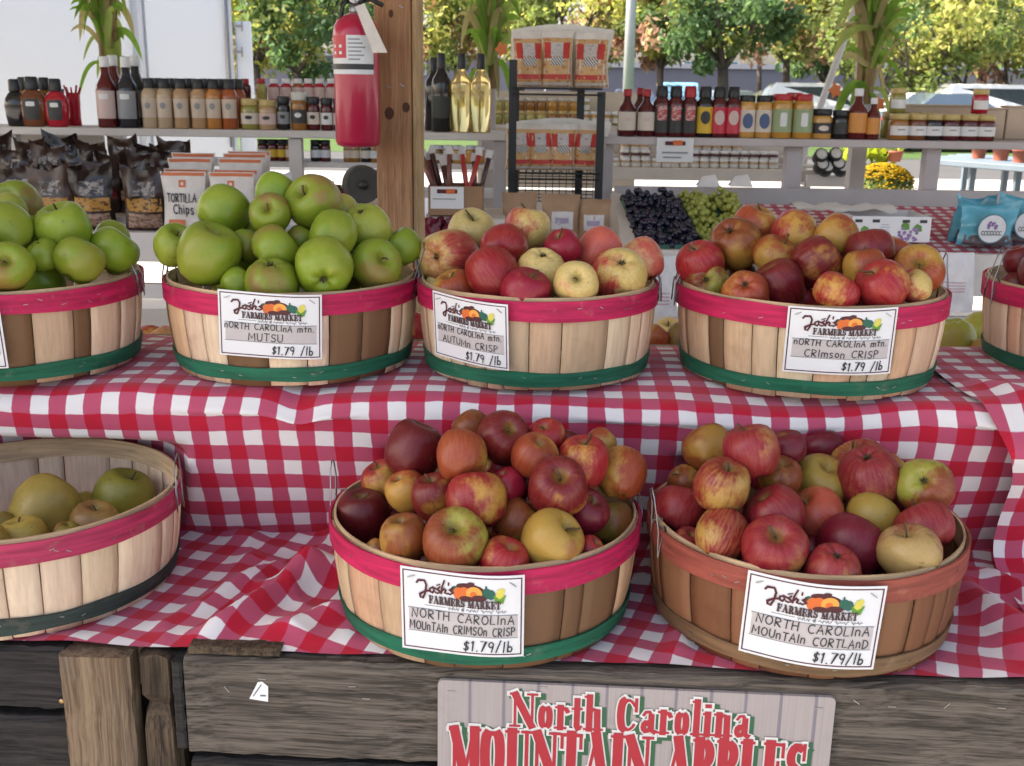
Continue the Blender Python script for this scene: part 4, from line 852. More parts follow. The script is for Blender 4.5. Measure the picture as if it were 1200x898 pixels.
pile('crimson', (760, 200), 2.727, [
 (340, 178, 132, 'o', 'ur', 'orange red apple at the very top left'), (280, 232, 158, 'ob', 'xr', 'tall amber and brown apple with calyx downward'), (463, 202, 135, 'r', 'sr', 'bright red apple with a yellow end, top'),
 (600, 212, 132, 'o', 's', 'orange apple at the top right'), (165, 298, 140, 'r', 's', 'clear red apple at the far left'), (405, 274, 142, 'o', 'ur', 'orange apple with a red cheek in the upper middle'),
 (535, 292, 155, 'cr', 'sr', 'large dark red apple in the middle'), (708, 258, 140, 'cr', 's', 'dark crimson apple at the upper right'), (692, 312, 130, 'o', 's', 'amber apple blushed red below the dark crimson one'),
 (605, 290, 90, 'o', 's', 'orange apple half hidden behind the middle'), (788, 262, 70, 'o', 's', 'sliver of orange apple behind the upper right'), (860, 322, 155, 'o', 'v', 'orange apple with a stem hollow, far right'),
 (185, 357, 135, 'vg', 'c', 'yellow green apple showing its calyx at the front left'), (298, 340, 95, 'd', 's', 'shaded dark red apple behind the front left'), (418, 368, 155, 'cr', 's', 'dull dark red apple at the front'),
 (310, 392, 140, 'o', 'cd', 'orange and red apple with end facing out, front left'), (600, 392, 136, 'r', 's', 'bright red apple low at the front'), (745, 368, 160, 'r', 's', 'red apple with a yellow patch above the card'),
 (850, 372, 100, 'yr', 's', 'red and yellow apple low at the right rim'), (478, 422, 122, 'r', 's', 'red apple sunk behind the front rim'), (250, 300, 80, 'd', 's', 'dark apple in the left gap')],
 'in the upper Crimson Crisp basket', ROUND + FLAT, ['o', 'cr', 'd'])
pile('edge', (760, 200), 2.727, [(1185, 290, 95, 'd', 's', 'dark red apple at the top'), (1172, 365, 80, 'd', 's', 'dark red apple low at the rim'), (1260, 330, 140, 'd', 'u', 'dark red apple out at the picture edge')],
 'in the basket cut by the right edge', ROUND, ['d'])
pile('golden', (0, 480), 2.9925, [
 (160, 352, 218, 'gd', 's', 'largest golden yellow apple with dark specks'), (430, 310, 192, 'gg', 'ur', 'brownish green apple by the right wall'), (78, 462, 168, 'gd', 'u', 'yellow apple low in front'),
 (12, 412, 95, 'gg', 's', 'greenish apple at the picture edge'), (335, 408, 160, 'ru', 'u', 'tan russet apple with a stem'), (232, 436, 85, 'gg', 's', 'yellow green apple low by the rim'), (300, 352, 92, 'gd', 's', 'shaded apple at the back'), (-40, 470, 130, 'gd', 's', 'golden apple just out at the left')],
 'in the half empty lower left basket', ROUND, [], flat=.070)
pile('lower', (370, 470), 2.72, [
 (312, 157, 172, 'd', 's', 'dark maroon apple at the upper left'), (465, 177, 152, 'o', 'sl', 'orange yellow apple with side stem near the top'), (497, 88, 112, 'ob', 's', 'orange brown apple at the back of the top'),
 (595, 117, 160, 'cr', 'vr', 'dark red apple with a dark hollow at the peak'), (737, 118, 115, 'r', 'u', 'red streaked apple right of the peak'), (697, 178, 140, 'o', 's', 'plain amber apple below the peak'),
 (848, 197, 158, 'r', 'u', 'red apple with yellow streaks and upward hollow'), (908, 135, 92, 'o', 's', 'orange apple at the back right'), (975, 232, 152, 'o', 's', 'glossy red orange apple at the right rim'),
 (215, 258, 130, 'r', 's', 'red apple low behind the left side'), (292, 290, 130, 'o', 's', 'rosy orange apple left of the middle'), (382, 307, 145, 'cr', 'u', 'brown red apple with upright stem hollow'),
 (512, 320, 185, 'r', 's', 'large crimson apple in the middle'), (680, 250, 120, 'c', 's', 'crimson apple behind the big stemmed one'), (772, 280, 182, 'cr', 'v', 'big dark crimson apple with russet round its stem hollow'),
 (858, 357, 142, 'pl', 's', 'purple red apple under the big stemmed one'), (150, 372, 168, 'd', 's', 'dark maroon apple at the left rim'), (280, 437, 142, 'ob', 's', 'amber brown apple at the front left'),
 (445, 447, 196, 'vg', 'vu', 'large green centred apple with stem hollow, front middle'), (640, 388, 145, 'ob', 's', 'mottled brown red apple behind the front yellow one'), (750, 447, 190, 'ga', 's', 'blocky golden apple at the front right'),
 (945, 392, 140, 'yg', 's', 'yellow green apple by the right rim'), (598, 515, 152, 'r', 's', 'bright red apple sunk at the front rim'), (345, 513, 85, 'r', 's', 'red apple peeping over the front rim'),
 (870, 478, 85, 'r', 's', 'red apple low at the right front'), (195, 478, 75, 'ob', 's', 'brown apple low at the left front'), (575, 222, 92, 'r', 's', 'red apple in the upper gap'), (612, 268, 85, 'c', 's', 'deep red apple in the middle gap')],
 'in the lower Crimson Crisp basket', ROUND, ['cr', 'd', 'ob'])
pile('cortland', (740, 470), 2.609, [
 (235, 148, 152, 'ob', 's', 'orange brown apple at the upper left'), (365, 157, 166, 'sp', 'sr', 'red apple with a yellow green cheek at the top'), (475, 145, 112, 'pl', 's', 'shaded maroon apple at the back'),
 (587, 145, 120, 'pl', 's', 'maroon apple at the back right of the middle'), (700, 202, 165, 's', 'ul', 'yellow and red streaked apple with a dark scar'), (895, 262, 166, 'vg', 'c', 'yellow green apple with its calyx facing out, far right'),
 (165, 248, 96, 'ob', 's', 'brown apple low at the left back'), (275, 262, 160, 's', 's', 'orange apple with red stripes at the left'), (455, 232, 130, 'ob', 's', 'olive brown apple behind the middle'),
 (582, 252, 168, 'yg', 's', 'oblong yellow apple in the middle'), (790, 292, 122, 'pl', 's', 'dark red apple wedged behind the right'), (145, 332, 155, 'sp', 's', 'red striped apple at the left rim'),
 (312, 352, 112, 'sp', 's', 'dusky red apple in the left gap'), (275, 412, 152, 's', 's', 'orange red striped apple at the front left'), (440, 347, 170, 'sp', 'sl', 'rosy apple with a yellow left cheek'),
 (565, 347, 165, 'op', 's', 'salmon orange apple in the centre'), (735, 357, 156, 'yg', 's', 'olive yellow apple right of the centre'), (895, 387, 166, 'sp', 's', 'pink red apple at the right rim'),
 (437, 452, 190, 'sp', 'vu', 'crimson apple with a russet stem hollow, front'), (670, 440, 196, 'pl', 's', 'large purple crimson apple at the front'), (850, 462, 176, 'st', 'sr', 'pale apple with brown red stripes, front right'),
 (172, 434, 95, 'sp', 's', 'red apple low at the front left'), (545, 467, 104, 'pl', 's', 'crimson apple half hidden between the front two'), (615, 526, 166, 'sp', 'xd', 'red apple sunk at the front rim'), (795, 222, 65, 'yg', 's', 'sliver of pale apple at the back right')],
 'in the Cortland basket', FLAT + ROUND, ['pl', 'sp', 'ob'])
# loose apples lying on the shelf behind the upper tier, seen through the gaps
for (u, v, d, Y, ck, code, lab) in ((486, 386, 34, 2.05, 'r', 's', 'red apple lying in the gap between the Mutsu and Autumn Crisp baskets'), (505, 397, 20, 2.1, 'y', 's', 'yellow apple lying beside the red one between two upper baskets'),
        (178, 400, 36, 2.05, 'r', 's', 'pink red apple lying left of the Mutsu basket'), (192, 402, 36, 1.98, 'pk', 's', 'pale pink apple lying against the foot of the Mutsu basket'),
        (768, 399, 34, 2.0, 'o', 's', 'orange apple lying low right of the Autumn Crisp basket'), (783, 394, 36, 2.1, 'y', 'u', 'yellow apple with stem lying between the two right upper baskets'), (800, 397, 36, 2.0, 'ru', 's', 'tan apple lying against the foot of the upper Crimson Crisp basket'),
        (1114, 402, 54, 2.0, 'gy', 'xd', 'large yellow green apple lying right of the upper Crimson Crisp basket'), (1149, 390, 44, 2.12, 'gy', 's', 'green apple lying behind the large yellow green one'), (1153, 416, 36, 1.95, 'ru', 's', 'tan apple lying by the foot of the right edge basket')):
    p = P(u, v, Y); put_apple(p, d / 2 * depth(p) / FPX, ck, code, lab, None, rnd, ROUND)
M_SHELFW = plain('white_boards', (.55, .52, .49), .7, .12, 5, bump=.1)
m = MB()
for (x0, x1) in ((-1.4, 1.6),): m.box(((x0 + x1) / 2, 2.12, 1.005), (x1 - x0, .55, .02))
o = m.build('board', M_SHELFW); bl = empty('back_bench', (0, 2.1, 0)); tag(bl, 'pale board bench behind the upper tier with loose apples lying on it', 'bench'); o.parent = bl; o.location = (0, -2.1, 0); o.name = 'bench_top'
for x in (-1.3, 0, 1.5):
    m = MB(); m.box((x, 2.12, .4975), (.06, .4, .993)); m.build('leg', M_SHELFW, bl)
# ------------------------------------------------------------------ wooden post with the fire extinguisher
YP = 2.95
PINE = wood('pine_post', (.27, .13, .06), (.43, .24, .125), 'Z', .55, .15, .7, stain=(.22, .10, .045))
pc = P(468, 270, YP + .06); pwid = 41 / FPX * YP
post = tag(empty('wooden_post', (pc.x, pc.y, 0)), 'square pine post with knots holding up the roof beside the fire extinguisher', 'post')
PM = Matrix.Translation(Vector((pc.x, pc.y, 1.6))) @ Matrix.Rotation(math.radians(-6), 4, 'Z')
m = MB(); m.box(None, (pwid, .115, 3.2), M=PM, bev=.004); m.build('shaft', PINE, post)
m = MB(); m.box(None, (.012, .10, 3.18), M=PM @ Matrix.Translation(Vector((pwid / 2 + .008, .004, 0))), bev=.002); m.build('edge_strip', wood('pale_strip', (.40, .25, .12), (.60, .42, .24), 'Z', .6, .2), post)
KN = plain('knot', (.075, .03, .015), .8, .3, 80)
for (u, v, rx, rz_) in ((456, 133, .012, .016), (476, 126, .010, .013), (458, 16, .006, .01)):
    q = PM.inverted() @ P(u, v, YP); m = MB(); m.add([PM @ Vector((q.x + rx * math.cos(a * PI / 8) * (1 + .2 * nz(a, u)), -.115 / 2 - .0012, q.z + rz_ * math.sin(a * PI / 8))) for a in range(16)], [tuple(range(16))], 0, False); m.build('knot', KN, post)
m = MB()
for (u, v) in ((455, 102), (471, 100), (470, 8)):
    q = PM.inverted() @ P(u, v, YP); m.box(None, (.012, .002, .003), M=PM @ Matrix.Translation(Vector((q.x, -.0585, q.z))) @ Matrix.Rotation(.5, 4, 'Y'))
m.build('staple', STEEL, post)
ec = P(420, 172, 2.87); er = 25.5 / FPX * 2.87; ex = tag(empty('fire_extinguisher', ec), 'red fire extinguisher with white instruction label hanging on the pine post', 'fire extinguisher')
EH = (172 - 30) / FPX * 2.87 * 1.01
REDP = plain('extinguisher_red', (.42, .006, .045), .28, .05, 8, coat=.3); BLK = plain('black_plastic', (.018, .018, .02), .4)
m = MB(); m.lathe([(er * .7, 0), (er * .93, .004), (er, .014), (er, EH - .045), (er * .96, EH - .028), (er * .8, EH - .012), (er * .5, EH - .001), (er * .3, EH + .004)], ec, 40); m.build('cylinder', REDP, ex)
m = MB(); m.lathe([(er * .26, EH), (er * .28, EH + .02), (er * .2, EH + .022), (er * .2, EH + .04)], ec, 16); m.build('neck', STEEL, ex)
m = MB(); t = ec + Vector((.0, 0, EH + .035)); m.box(t + Vector((.005, 0, .005)), (.034, .028, .03), bev=.004); m.tube([t + Vector((.01, 0, .02)), t + Vector((.04, -.01, .03)), t + Vector((.075, -.012, .012))], .007, 6); m.tube([t + Vector((.01, 0, .0)), t + Vector((.04, -.005, .002)), t + Vector((.07, -.012, -.012))], .006, 6); m.build('valve_handle', BLK, ex)
m = MB(); m.tube([t + Vector((-.012, 0, .0)), t + Vector((-.03, -.005, -.01)), t + Vector((-.036, -.01, -.05)), t + Vector((-.03, -.005, -.075))], .006, 6); m.build('hose', BLK, ex)
m = MB(); m.lathe([(.012, -.004), (.013, 0), (.012, .006)], seg=14, M=Matrix.Translation(t + Vector((0, -.018, .004))) @ Matrix.Rotation(PI / 2, 4, 'X')); m.build('pressure_gauge', PAPER, ex)
def wrapc(a0, a1, z0, z1, r, n=16, mm=None): return (lambda s, tt: ec + Vector((r * math.sin(lerp(a0, a1, s)), -r * math.cos(lerp(a0, a1, s)), lerp(z0, z1, tt))))
zz = lambda v: (172 - v) / FPX * 2.87 * 1.01
m = MB(); m.grid(18, 2, wrapc(-1.4, .95, zz(93), zz(52), er + .0006)); lab = m.build('label_panel', plain('label_white', (.66, .67, .68), .4), ex)
m = MB(); m.grid(18, 1, wrapc(-1.5, .95, zz(88), zz(82), er + .0012)); m.build('dark_band', BLK, lab)
m = MB(); m.grid(8, 1, wrapc(-1.2, -.30, zz(76), zz(52), er + .0012)); m.build('red_panel', plain('label_red', (.50, .02, .05), .4), lab)
m = MB()
for k in range(6): m.grid(6, 1, wrapc(-.2, .3 + .3 * ((k * 37) % 5) / 5, zz(57 + 4.2 * k), zz(55.4 + 4.2 * k), er + .0012))
for (a_, v) in ((-1.0, 62), (-.65, 62), (-1.0, 69), (-.65, 69)): m.grid(3, 1, wrapc(a_, a_ + .14, zz(v + 3), zz(v), er + .0018), 1)
m.build('print', [plain('label_grey', (.25, .26, .28), .5), PAPER], lab)
q = [P(416, 8, 2.79), P(427, 4, 2.79), P(454, 62, 2.79), P(437, 62, 2.80)]
m = MB(); n_ = (q[1] - q[0]).cross(q[3] - q[0]).normalized() * .0012; m.add(q + [a + n_ for a in q], [(3, 2, 1, 0), (4, 5, 6, 7)] + [(i, (i + 1) % 4, 4 + (i + 1) % 4, 4 + i) for i in range(4)], 0, False); m.build('inspection_tag', plain('tag_card', (.62, .58, .53), .6), ex)
m = MB(); m.tube([t + Vector((0, -.02, 0)), P(421, 7, 2.80)], .0012, 5); m.build('tag_wire', STEEL, ex)
m = MB(); m.box(ec + Vector((er * .3, er + .012, EH * .72)), (.03, .03, .05)); m.build('wall_bracket', BLK, ex)

# ------------------------------------------------------------------ white shelving
SHW = plain('painted_shelf', (.62, .58, .55), .7, .14, 6, bump=.15); SHG = plain('greyed_shelf', (.47, .43, .435), .75, .18, 8, bump=.2)
def plank(mb, u0, v0, u1, v1, Y, dep, th, m=0):
    """a shelf board whose top front edge runs from one pixel to the other; depth dep behind it"""
    a, b = P(u0, v0, Y), P(u1, v1, Y); z = (a.z + b.z) / 2; mb.box(((a.x + b.x) / 2, Y + dep / 2, z - th / 2), (b.x - a.x, dep, th), bev=.003, m=m); return z
def stick(mb, u, v0, v1, wpx, Y, dep=.04):
    a, b = P(u, v0, Y), P(u, v1, Y); w_ = wpx / FPX * Y; mb.box(((a.x + b.x) / 2, Y + dep / 2, (a.z + b.z) / 2), (w_, dep, a.z - b.z), bev=.002)
YL = 4.55
shl = tag(empty('wooden_shelf', P(200, 270, YL)), 'long white shelf rack of bottles and jars on the left behind the green apples', 'shelf')
m = MB(); ZS = plank(m, -160, 147, 592, 156, YL, .30, .03); m.build('shelf_board', SHW, shl)
m = MB(); ZS2 = plank(m, -160, 186, 592, 190, YL + .06, .24, .022); m.build('shelf_board', SHW, shl)
m = MB(); plank(m, 170, 222, 592, 226, YL + .04, .26, .022); m.build('shelf_board', SHW, shl)
for u, wp in ((10, 16), (345, 15), (586, 15)):
    m = MB(); a = P(u, 150, YL + .03); m.box((a.x, YL + .05, (ZS - .032) / 2), (wp / FPX * YL, .05, ZS - .034), bev=.002); m.build('upright', SHG if u > 500 else SHW, shl)
m = MB(); a, b = P(-160, 168, YL + .29), P(120, 168, YL + .29); m.box(((a.x + b.x) / 2, YL + .315, ZS - .20), (b.x - a.x, .02, .34)); m.build('back_board', SHW, shl)

def bottle(name, u, vb, vt, wpx, Y, kind, col, capc, labc, label, cat='bottle', group=None, sq=1.0, glass=.25, lab2=None, zb=None):
    p = P(u, vb, Y)
    if zb is not None: p = Vector((p.x, p.y, zb + .001))
    H = abs(vb - vt) / FPX * Y * 1.0; r = wpx / 2 / FPX * Y; sy = sq
    if kind == 'wine': body = [(.9, 0), (1, .012), (1, .60), (.92, .67), (.55, .75), (.40, .80), (.37, .84)]; cp = [(.40, .80), (.42, .81), (.41, .99), (.36, 1)]; lb = (.18, .46)
    elif kind == 'sauce': body = [(.9, 0), (1, .015), (1, .52), (.93, .60), (.55, .70), (.42, .76), (.40, .86)]; cp = [(.44, .85), (.46, .86), (.46, .99), (.40, 1)]; lb = (.13, .52)
    elif kind == 'dress': body = [(.88, 0), (.98, .02), (.92, .30), (1, .62), (.96, .70), (.66, .78), (.62, .82)]; cp = [(.74, .80), (.76, .81), (.74, .99), (.68, 1)]; lb = (.22, .60)
    elif kind == 'bbq': body = [(.9, 0), (1, .02), (1, .62), (.96, .68), (.68, .76), (.64, .80)]; cp = [(.72, .78), (.74, .79), (.68, .99), (.62, 1)]; lb = (.08, .60)
    elif kind == 'must': body = [(.9, 0), (1, .02), (.97, .55), (1, .74), (.92, .83), (.80, .86)]; cp = [(.86, .85), (.88, .86), (.88, .99), (.84, 1)]; lb = (.14, .66)
    elif kind == 'jar': body = [(.9, 0), (1, .03), (1, .66), (.94, .74), (.84, .78)]; cp = [(.92, .78), (.95, .79), (.95, .98), (.90, 1)]; lb = (.18, .54)
    else: body = [(.72, 0), (.80, .02), (.94, .22), (1, .44), (.93, .58), (.62, .69), (.40, .74), (.38, .76)]; cp = [(.48, .74), (.5, .75), (.46, .97), (.36, 1)]; lb = (.14, .56)
    m = MB(); m.lathe([(a * r, b * H) for a, b in body], p, 18, sy=sy); o = m.build(name, col, origin=p); tag(o, label, cat, group)
    m = MB(); m.lathe([(a * r, b * H) for a, b in cp], p, 14, sy=max(sy, .8 if kind == 'flask' else sy)); m.build('cap', capc, o)
    if labc is not None:
        def rad(z):
            for (a0, b0), (a1, b1) in zip(body, body[1:]):
                if b0 <= z <= b1: return lerp(a0, a1, (z - b0) / (b1 - b0)) * r + .0008
            return r
        s0 = 1.15 if kind != 'flask' else .62
        m = MB(); N = 10; m.grid(N, 4, lambda s, t_: p + Vector((rad(lerp(*lb, t_)) * math.sin(lerp(-s0, s0, s)), -sy * rad(lerp(*lb, t_)) * math.cos(lerp(-s0, s0, s)), lerp(*lb, t_) * H))); l_ = m.build('label', labc, o)
        if lab2 is not None:      # the printed patch or roundel of the label
            zc = lerp(lb[0], lb[1], lab2[3] if len(lab2) > 3 else .55); hh = (lb[1] - lb[0]) * lab2[2] / 2; ww = lab2[1]
            m = MB(); pts = []
            for q0 in (.02, .3, .65, 1):
                for k in range(18):
                    a_ = 2 * PI * k / 18; q_ = q0 * (1 if lab2[0] == 'o' else 1 / max(abs(math.cos(a_)), abs(math.sin(a_)))); z_ = zc + hh * math.sin(a_) * q_; t_ = ww * math.cos(a_) * q_ * (1 if lab2[0] == 'o' else .9)
                    pts.append(p + Vector(((rad(z_) + .0012) * math.sin(t_), -sy * (rad(z_) + .0012) * math.cos(t_), z_ * H)))
            m.add(pts, [(j * 18 + k, j * 18 + (k + 1) % 18, j * 18 + 18 + (k + 1) % 18, j * 18 + 18 + k) for j in range(3) for k in range(18)], 0, False); pp = m.build('label_print', lab2[-1], l_)
    return o
G = lambda n, c, r=.12: plain('glass_' + n, c, r, .1, 20, .6)
LIQ = {k: G(k, c) for k, c in dict(darkred=(.11, .012, .012), navy=(.02, .02, .03), beige=(.50, .38, .25), tan=(.46, .29, .16), orange=(.50, .21, .06), redor=(.36, .09, .03), brown=(.17, .055, .022), red=(.42, .012, .03), black=(.014, .013, .014), gold=(.62, .42, .12), mustard=(.55, .30, .08), greenish=(.42, .38, .12), amber=(.30, .13, .03), pickle=(.28, .26, .06), maroon=(.09, .012, .015), honey=(.50, .26, .05)).items()}
CAPS = {k: plain('cap_' + k, c, .4) for k, c in dict(black=(.018, .02, .024), white=(.74, .75, .78), red=(.42, .02, .03), silver=(.55, .55, .5), gold=(.5, .38, .15)).items()}
LAB = {k: plain('label_' + k, c, .5, .06, 15) for k, c in dict(cream=(.62, .55, .48), white=(.72, .72, .72), grey=(.46, .45, .46), yellow=(.62, .40, .03), red=(.50, .02, .03), black=(.03, .03, .03), pink=(.60, .45, .42), green=(.28, .36, .20), blue=(.06, .10, .22), orange=(.6, .25, .05), peach=(.58, .47, .38)).items()}
VS = lambda u: lerp(147, 156, (u + 160) / 752)      # pixel row of the left shelf's front edge
zsh = ZS
# front row on the left shelf
bottle('syrup_bottle', 6, 0, 52, 26, YL + .06, 'flask', LIQ['black'], CAPS['black'], None, 'black syrup flask at the left end of the shelf', sq=.55, zb=zsh)
bottle('syrup_bottle', 27, 0, 55, 32, YL + .06, 'flask', LIQ['brown'], CAPS['black'], LAB['black'], 'brown oval syrup flask with black label on the left shelf', sq=.55, zb=zsh, lab2=('q', .35, .22, .75, LAB['white']))
bottle('syrup_bottle', 55, 0, 53, 29, YL + .06, 'flask', LIQ['red'], CAPS['black'], LAB['black'], 'red oval syrup flask with black label on the left shelf', sq=.55, zb=zsh, lab2=('q', .35, .22, .75, LAB['white']))
bottle('syrup_bottle', 17, 0, 53, 26, YL + .18, 'flask', LIQ['amber'], CAPS['black'], None, 'amber syrup flask behind the brown one on the left shelf', sq=.55, zb=zsh)
bottle('syrup_bottle', 42, 0, 53, 26, YL + .18, 'flask', LIQ['amber'], CAPS['black'], None, 'amber syrup flask behind the red and brown ones', sq=.55, zb=zsh)
def tin(u, h_, w_, mat_, lab, ragged=False):
    p = P(u, 140, YL + .2); p.z = zsh + .001; r = w_ / 2 / FPX * YL; H = h_ / FPX * YL; m = MB(); m.lathe([(r, 0), (r * .94, H * .3), (r, H * .7), (r * 1.05, H)], p, 14)
    if ragged:
        for k in range(9): a = k * .7; m.tube([p + Vector((r * .7 * math.cos(a), r * .7 * math.sin(a), H * .9)), p + Vector((r * 1.25 * math.cos(a), r * 1.25 * math.sin(a), H * (1.1 + .06 * (k % 3))))], .004, 4)
    return m, p
m, p = tin(70, 42, 15, None, ''); o = m.build('candy_tube', plain('teal_wrap', (.02, .06, .075), .35), origin=p); tag(o, 'dark teal tube standing behind the red syrup flask', 'tube')
m, p = tin(88, 38, 15, None, '', True); o = m.build('candy_pouch', plain('red_wrap', (.50, .006, .03), .35), origin=p); tag(o, 'bright red frilled pouch on the left shelf beside tall bottles', 'pouch')
for (u, c, l_, txt, Yo) in ((116, 'darkred', 'pink', 'tall dark red bottle with pink label and white neck wrap', .05), (141, 'navy', 'grey', 'tall navy bottle with grey label and white neck wrap', .05), (126, 'darkred', 'pink', 'tall dark red bottle standing behind the first tall one', .17), (152, 'navy', 'grey', 'tall navy bottle standing behind the grey labelled one', .17)):
    bottle('cordial_bottle', u, 0, 78, 23, YL + Yo, 'sauce', LIQ[c], CAPS['white'], LAB[l_], txt + ' on the left shelf', zb=zsh, lab2=('q', .5, .2, .8, LAB['white']))
for k, (u, c) in enumerate(((167, 'beige'), (185, 'beige'), (205, 'tan'), (226, 'tan'), (244, 'orange'), (263, 'redor'))):
    bottle('dressing_bottle', u, 0, 55, 18.5, YL + .05, 'dress', LIQ[c], CAPS['black'], LAB['peach'], f'{ORD[k]} from the left of six front dressing bottles, {dict(beige="beige", tan="tan", orange="orange", redor="reddest")[c]}', zb=zsh, group='dressing bottles on the left shelf', lab2=('o', .35, .35, .62, LAB['grey']))
for k, u in enumerate((176, 196, 216, 236, 255, 273)):
    bottle('dressing_bottle', u, 0, 54, 18.5, YL + .17, 'dress', LIQ[('beige', 'tan', 'tan', 'orange', 'redor', 'redor')[k]], CAPS['black'], None, f'{ORD[k]} dressing bottle from the left in the back row of the shelf', zb=zsh, group='dressing bottles on the left shelf')
for k, (u, h_, w_, c, cp, l_, txt) in enumerate(((287, 34, 21, 'pickle', 'gold', 'cream', 'squat pickle jar with gold lid'), (308, 33, 21, 'tan', 'gold', 'pink', 'squat tan jar with gold lid'), (327, 37, 15, 'black', 'black', 'grey', 'small dark jar with black lid'), (346, 42, 19, 'amber', 'silver', 'black', 'taller amber jar with silver lid'), (363, 37, 15, 'maroon', 'black', 'cream', 'maroon jar with black lid'), (379, 36, 14, 'maroon', 'black', 'white', 'narrow maroon jar with white label'), (394, 36, 14, 'maroon', 'black', 'cream', 'narrow maroon jar just left of the extinguisher'))):
    bottle('preserve_jar', u, 0, h_, w_, YL + .05, 'jar', LIQ[c], CAPS[cp], LAB[l_], txt + ' on the left shelf', 'jar', zb=zsh, lab2=('o', .4, .35, .6, LAB['black' if l_ != 'black' else 'white']))
for k, (u, c) in enumerate(((288, 'maroon'), (307, 'greenish'), (322, 'red'), (336, 'red'), (350, 'redor'), (362, 'red'), (375, 'red'), (389, 'red'))):
    p = P(u, 118, YL + .40); bottle('syrup_bottle', u, 118, 94, 13, YL + .40, 'bbq', LIQ[c], CAPS['white' if k > 1 else 'red'], LAB['pink'] if k > 1 else None, f'{ORD[k]} from the left of the small bottles on the raised back ledge', group='small bottles on the raised back ledge')
m = MB(); a, b = P(270, 119, YL + .36), P(400, 119, YL + .36); m.box(((a.x + b.x) / 2, YL + .40, a.z - .012), (b.x - a.x, .09, .018)); m.box(((a.x + b.x) / 2, YL + .40, (a.z - .021 + zsh) / 2), (b.x - a.x - .05, .02, a.z - .023 - zsh)); m.build('back_ledge', SHW, shl)
for k, (u, c, l_) in enumerate(((324, 'maroon', 'yellow'), (333, 'amber', 'cream'), (342, 'maroon', 'cream'), (364, 'black', 'white'), (376, 'maroon', 'white'), (404, 'amber', 'peach'), (412, 'amber', 'peach'), (425, 'black', 'cream'), (436, 'amber', 'white'), (446, 'black', 'cream'), (300, 'maroon', 'cream'), (312, 'maroon', 'yellow'), (512, 'amber', 'cream'), (524, 'maroon', 'white'), (536, 'honey', 'cream'), (552, 'honey', 'orange'), (563, 'honey', 'orange'))):
    bottle('preserve_jar', u, 0, 24 if u < 500 else 20, 12, YL + .1, 'jar', LIQ[c], CAPS['black' if u < 500 else 'white'], LAB[l_], f'{ORD[k] if k < 16 else "last"} small jar along the second left shelf, under the bottles', 'jar', 'small jars on the second left shelf', zb=ZS2)
# wine
for (u, c, txt) in ((517, 'black', 'dark wine bottle beside the pine post'), (541, 'gold', 'golden wine bottle between the dark one and another gold one'), (564, 'gold', 'golden wine bottle nearest the corn stalks')):
    bottle('wine_bottle', u, 0, 86, 23, YL + .06, 'wine', LIQ[c] if c == 'black' else plain('pale_wine', (.90, .70, .30), .06, .05, trans=.8), CAPS['black'], None if c != 'black' else plain('dark_label', (.03, .035, .03), .6), txt, zb=ZS)
bottle('wine_bottle', 508, 0, 80, 22, YL + .18, 'wine', LIQ['black'], CAPS['black'], None, 'dark wine bottle half hidden by the pine post', zb=ZS)

# ------------------------------------------------------------------ left counter with bags of snacks
YC = 3.60
ctr = tag(empty('display_counter', P(150, 300, YC)), 'white stepped counter of snack bags behind the green apple baskets', 'counter')
a, b = P(-140, 273, YC - .02), P(460, 273, YC - .02); ZC = P(200, 272, YC).z
m = MB(); m.box(((a.x + b.x) / 2, YC + .06, ZC - .05), (b.x - a.x, .14, .096), bev=.003); m.build('front_board', SHW, ctr)
STEP = [(YC + .02, ZC), (YC + .20, ZC + .035), (YC + .38, ZC + .07), (YC + .56, ZC + .105)]
for k, (y, z) in enumerate(STEP[1:]):
    m = MB(); m.box(((a.x + b.x) / 2, y + .005, z - .012), (b.x - a.x, .175, .02)); m.build('step_board', SHW, ctr)
for zc_, hh in ((ZC - .21, .05), (ZC - .33, .05)):
    m = MB(); m.box(((a.x + b.x) / 2, YC + .08, zc_), (b.x - a.x, .03, hh)); m.build('slat', SHW, ctr)
for k in range(4):
    m = MB(); m.box((lerp(a.x, b.x, k / 3.0 * .96 + .02), YC + .12, (ZC - .1) / 2), (.06, .03, ZC - .1)); m.build('leg', SHW, ctr)
